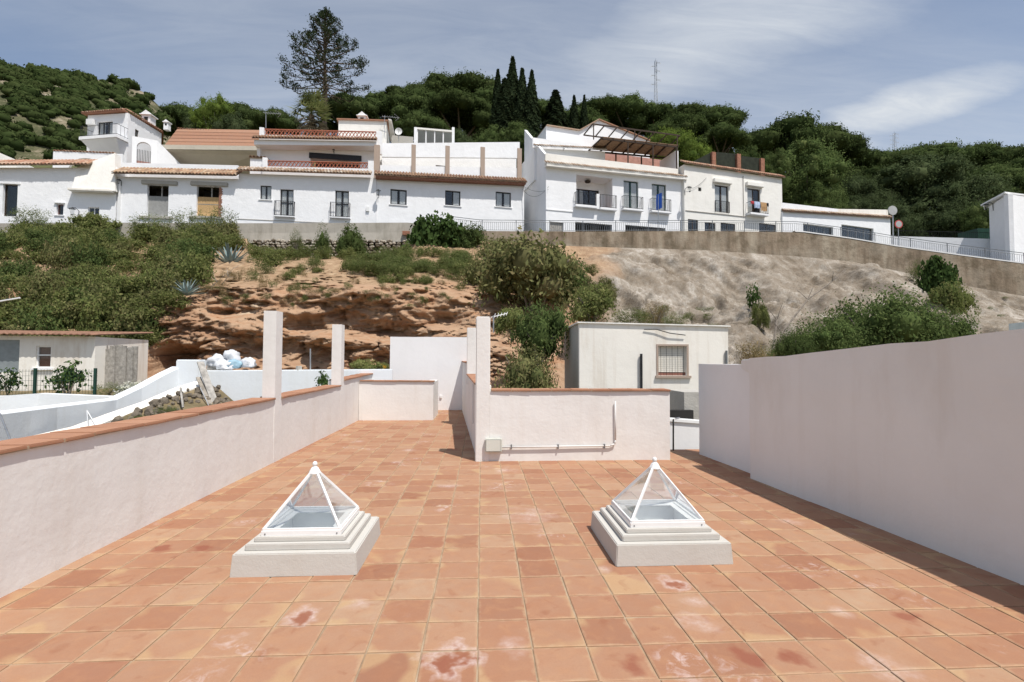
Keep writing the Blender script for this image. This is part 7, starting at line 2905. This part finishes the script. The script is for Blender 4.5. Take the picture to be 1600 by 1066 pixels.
for i, (px, py, w, Y, lab) in enumerate((
        (1258, 212, 124, 62, 'big light green tree right of the brick posts'),
        (1205, 232, 60, 58, 'green tree behind the red brick flank'),
        (1345, 272, 100, 70, 'mid green tree left of the traffic mirror'),
        (1432, 244, 165, 72, 'largest grey-green tree behind the traffic mirror'),
        (1515, 268, 120, 66, 'grey-green tree between mirror and edge house'),
        (1395, 312, 90, 58, 'low dark tree right above the mirror'),
        (1480, 318, 110, 56, 'low wide tree above the thin dark railing'),
        (1530, 312, 60, 52, 'green tree at the left side of the edge house'),
        (1285, 278, 80, 58, 'yellowish green bush-like tree above the low building'),
        (1335, 306, 60, 60, 'small green tree above the right half of the low building'),
        (762, 196, 70, 58, 'green tree behind the white upper terrace band'),
        (720, 200, 50, 62, 'dark green tree right of the sunroom'),
        (805, 188, 60, 58, 'green tree under the cypress group'),
        (865, 196, 60, 60, 'dark green tree above the roof flank of the pergola house'),
        (310, 178, 50, 62, 'dark green tree left of the bright yellow-green one'),
        (365, 176, 70, 60, 'dark green tree right of the bright yellow-green one'),
        (1160, 228, 70, 62, 'green tree behind the brick posts'))):
    tree(GREEN if lab.startswith(('big', 'yellowish', 'green')) else OAK, i, px, py, w, Y, 9.9, 9.2, 'broadleaf_tree', lab, 'tree', 'green trees on the hill')


# ---- the araucaria
def araucaria():
    Y = 62.0
    top = P(508, 24, Y)
    zb = hill_z(top.x, Y) - 1
    H = top.z - zb
    t_ = thing('araucaria_tree', (top.x, Y, zb), 'tall araucaria with tiered open branches standing above all roofs', 'tree')
    m = 1 / FPX * Y                    # metres per photo pixel there
    o0 = Vector((top.x, Y, zb))
    mb = MB()
    base_x = P(507, 205, Y).x
    mb.path([Vector((base_x, Y, zb)), Vector((base_x, Y, top.z - 120 * m)), top - Vector((0, 0, 60 * m)), top], [.34, .26, .15, .04], 8)
    rng = np.random.default_rng(5)
    C, Nn, S = [], [], []
    br = MB()
    # whorls: distance below the top in photo pixels, branch length in photo pixels
    levels = np.concatenate([np.linspace(3, 56, 11), np.linspace(64, 122, 9)])
    for i, dpx in enumerate(levels):
        Lb = np.interp(dpx, [0, 12, 30, 50, 66, 90, 105, 118, 132], [4, 14, 24, 34, 52, 64, 70, 58, 44])
        nb = 5 if dpx < 30 else 6
        for k in range(nb):
            a = 2 * math.pi * k / nb + i * .83 + rng.uniform(-.25, .25)
            l = Lb * m * rng.uniform(.62, 1.1)
            s = top - Vector((0, 0, dpx * m + rng.uniform(-.2, .2)))
            d = Vector((math.cos(a), math.sin(a), 0))
            droop = np.interp(dpx, [0, 50, 90, 118, 132], [.75, .42, .10, -.18, -.42])
            pts = [s, s + d * l * .5 + Vector((0, 0, droop * l * .38)), s + d * l * .85 + Vector((0, 0, droop * l * .66)), s + d * l + Vector((0, 0, droop * l * .7 + .10 * l))]
            br.path(pts, [.075, .05, .03, .015], 5)
            nt = max(4, int(2 + l * 1.9))
            for j in range(nt):
                f_ = 1.02 - .72 * (j / nt) ** 1.1 + rng.uniform(-.03, .03)
                g_ = min(2.999, max(0, f_ * 3))
                q = pts[int(g_)].lerp(pts[int(g_) + 1], g_ - int(g_))
                side = (1 if j % 2 else -1) * rng.uniform(.2, 1) * .13 * l * (1.25 - f_ * .6)
                c0 = q + Vector((-d.y, d.x, 0)) * side + Vector((0, 0, .16 + rng.uniform(0, .22)))
                br.path([q, c0], [.02, .01], 4)
                n_q = 16 if f_ > .55 else 9
                for _2 in range(n_q):
                    C.append(c0 + Vector(tuple(rng.normal(size=3) * np.array([.17, .17, .14]))))
                    nn = rng.normal(size=3) + np.array([0, 0, .4])
                    Nn.append(nn / np.linalg.norm(nn))
                    S.append(rng.uniform(.18, .34))
    mb.build('trunk', 'bark', t_)
    br.build('branches', 'bark', t_)['kind'] = 'stuff'
    V, F = quads_at(np.array([tuple(c - o0) for c in C]), np.array(Nn), np.array(S), rng, .4)
    fast_mesh('crown', V, F, 'leaf_cypress', t_)


araucaria()


def palm():
    Y = 54.0
    c = P(487, 180, Y)
    m = Y / FPX
    t_ = thing('palm_tree', (c.x, c.y, hill_z(c.x, Y)), 'shaggy fan palm with dry fronds at the foot of the araucaria', 'palm')
    MB().tube((c.x, c.y, hill_z(c.x, Y) - .5), c, .32, .28, 9).build('trunk', 'bark', t_)
    rnd_ = random.Random(3)
    for k in range(120):
        a = rnd_.uniform(0, 6.28)
        dead = k >= 60
        el = rnd_.uniform(-.1, 1.35) if not dead else rnd_.uniform(-1.3, -.25)
        L_ = (40 if not dead else 30) * m * rnd_.uniform(.7, 1.15)
        d = Vector((math.cos(a) * math.cos(el), math.sin(a) * math.cos(el), math.sin(el)))
        base = c + Vector((0, 0, rnd_.uniform(-.6, .3) - (.3 if dead else 0)))
        tip = base + d * L_ * .55
        mb = MB()
        mb.path([base, tip], [.02, .012], 4)
        u = d.cross(Vector((0, 0, 1))).normalized()
        v = u.cross(d).normalized()
        for j in range(9):
            ang = (j - 4) / 4 * 1.25
            dd = (d * math.cos(ang) + u * math.sin(ang)).normalized()
            e = tip + dd * L_ * .45 + Vector((0, 0, -.12 * L_ * abs(ang)))
            w = (v + u * .3).normalized() * .05 + dd.cross(v).normalized() * .07
            mb.add([tip - w, tip + w, e], [(0, 1, 2)])
        mb.build('frond', 'leaf_deadpalm' if dead else 'leaf_palm', t_)


palm()


# ---- far wood on the mountain
def mountain_wood():
    rng = np.random.default_rng(9)
    bm = bmesh.new()
    bmesh.ops.create_icosphere(bm, subdivisions=1, radius=1)
    bv = np.array([tuple(v.co) for v in bm.verts])
    bf = np.array([[v.index for v in f.verts] for f in bm.faces])
    bm.free()
    Vs, Fs, k = [], [], 0
    for _ in range(6500):
        px = rng.uniform(-260, 420)
        f_ = 1 - rng.uniform(0, 1) ** 1.4 * .8
        dens = noise.noise(Vector((px * .02, f_ * 9, 4)))
        dens += .35 * noise.noise(Vector((px * .006 + 3, f_ * 3.0, 8))) + .5 * noise.noise(Vector((px * .05, f_ * 22, 1)))
        if dens < -.08 and rng.random() < .9:
            continue
        p = far_point(px, f_)
        s = (0.9 + 3.3 * rng.random() ** 2) * (.75 + .25 * p.y / 300)
        V = bv * (1 + .3 * rng.normal(size=(len(bv), 1)) * .5) * np.array([s, s, s * .72]) + np.array([p.x, p.y, p.z + s * .35])
        Vs.append(V)
        Fs.append(bf + k)
        k += len(V)
        m = 34
        d = rand_dirs(m, rng)
        d[:, 2] = np.abs(d[:, 2])
        c = d * np.array([s, s, s * .75]) * 1.02 + np.array([p.x, p.y, p.z + s * .35])
        q, f2 = quads_at(c, d * .6 + rand_dirs(m, rng) * .4, s * .36 * rng.uniform(.6, 1.4, m), rng, .7)
        f3 = np.concatenate([f2[:, [0, 1, 2]], f2[:, [0, 2, 3]]])
        Vs.append(q)
        Fs.append(f3 + k)
        k += len(q)
    o = fast_mesh('mountain_wood', np.concatenate(Vs), np.concatenate(Fs), 'leaf_pine')
    tag(o, 'dark pine wood scattered over the rocky mountain on the left', 'wood', None, 'stuff')


mountain_wood()


# ---- undergrowth below the pines
def undergrowth():
    rng = np.random.default_rng(19)
    n = 26000
    x = rng.uniform(-75, 110, n)
    y = rng.uniform(50, 112, n)
    c = np.array([(a, b_, hill_z(a, b_) + rng.uniform(0, 1.1)) for a, b_ in zip(x, y)])
    V, F = quads_at(c, rand_dirs(n, rng) * .6 + np.array([0, 0, .5]), rng.uniform(.5, 1.1, n), rng, .7)
    o = fast_mesh('undergrowth', V, F, 'leaf_scrub')
    tag(o, 'scrubby undergrowth covering the hill below the pines', 'undergrowth', None, 'stuff')


undergrowth()


# ---- pylons
def pylon(px, py_top, py_base, Y, wpx, label):
    m = Y / FPX
    a = P(px, py_base, Y)
    H = (py_base - py_top) * m + 8
    zb = a.z - 8
    t_ = thing('power_pylon', (a.x, Y, zb), label, 'pylon', 'lattice power pylons on the ridge')
    w0, w1 = wpx * m * .9, wpx * m * .38
    wid = lambda f_: w0 + (w1 - w0) * min(1, f_ / .75)
    r = max(.05, .16 * m)
    mb = MB()
    cor = lambda f_, sx, sy: Vector((a.x + sx * wid(f_) / 2, Y + sy * wid(f_) / 2, zb + H * f_))
    n_ = 11
    for sx in (-1, 1):
        for sy in (-1, 1):
            MB().path([cor(i / n_, sx, sy) for i in range(n_ + 1)], r, 4).build('leg', 'steel', t_)
    for i in range(n_):
        f0, f1 = i / n_, (i + 1) / n_
        for (p, q) in (((-1, -1), (1, -1)), ((1, -1), (1, 1)), ((1, 1), (-1, 1)), ((-1, 1), (-1, -1))):
            mb.path([cor(f0, *p), cor(f1, *q)], r * .6, 3)
            mb.path([cor(f0, *q), cor(f1, *p)], r * .6, 3)
    mb.build('bracing', 'steel', t_)['kind'] = 'stuff'
    for i, (f_, sgn) in enumerate(((.97, 1), (.92, -1), (.86, 1), (.80, -1), (.74, 1), (.68, -1))):
        z = zb + H * f_
        e = Vector((a.x + sgn * wpx * m * .95, Y, z))
        ar = MB()
        ar.path([Vector((a.x, Y, z + .5 * m * 2)), e], r * .8, 4)
        ar.path([Vector((a.x, Y, z - .5 * m * 2)), e], r * .8, 4)
        am = ar.build('cross_arm', 'steel', t_)
        MB().path([e, e - Vector((0, 0, 2.2 * m))], r * 1.3, 5).build('insulator', 'white_paint', am)
    MB().path([Vector((a.x, Y, zb + H)), Vector((a.x, Y, zb + H + 3 * m))], r, 4).build('mast_tip', 'steel', t_)


pylon(1025, 90, 172, 150, 8, 'tall lattice pylon on the skyline above the pine mass')
pylon(1398, 205, 240, 240, 8, 'small distant lattice pylon above the right hill')


# ---- cables between the houses, rod at the left edge
def cable(a, c, sag, label, n=12, r=.012):
    pts = []
    for i in range(n + 1):
        f_ = i / n
        q = a.lerp(c, f_)
        q.z -= sag * 4 * f_ * (1 - f_)
        pts.append(q)
    tag(MB().path(pts, r, 4).build('cable', 'black_metal'), label, 'cable', 'cables on the house fronts')


cable(fF.pt(fF.len - .3, fF.pix(817, 290)[1], .1), fG.pt(.2, fG.pix(856, 297)[1], .12), .35, 'upper drooping black cable across the flank of the pergola house')
cable(fF.pt(fF.len - .3, fF.pix(817, 296)[1], .1), fG.pt(.2, fG.pix(856, 292)[1], .12), .8, 'lower drooping black cable across the flank of the pergola house')
cable(fH.pt(.2, fH.pix(1072, 296)[1], .1), fH.pt(fH.pix(1103, 278)[0], fH.pix(1103, 278)[1], .06), .3, 'black cable from the street lantern to the cream house eave')
tag(MB().path([P(-20, 474, 12), P(31, 465.5, 12)], .02, 5).build('white_pole', 'white_paint'), 'white pole end poking in at the left edge', 'pole')
rnd = random.Random(31)
for px, py, lab in ((272, 452, 'dead grey twig below the smaller agave, leftmost on the cliff lip'), (330, 455, 'dead grey twig in the middle of the cliff lip'), (352, 450, 'dead grey twig at the right of the cliff lip')):
    p = hill_at(px, py) + Vector((0, -.2, .1))
    mb = MB()
    q = p + Vector((rnd.uniform(-.9, .9), -.3, rnd.uniform(.2, 1.1)))
    mb.path([p, q], [.02, .008], 4)
    for j in range(4):
        m_ = p.lerp(q, rnd.uniform(.3, .95))
        mb.path([m_, m_ + Vector((rnd.uniform(-.5, .5), rnd.uniform(-.2, .2), rnd.uniform(-.1, .5)))], [.01, .004], 3)
    tag(mb.build('dead_twig', 'grey_wood'), lab, 'twig', 'dead twigs at the cliff edge')
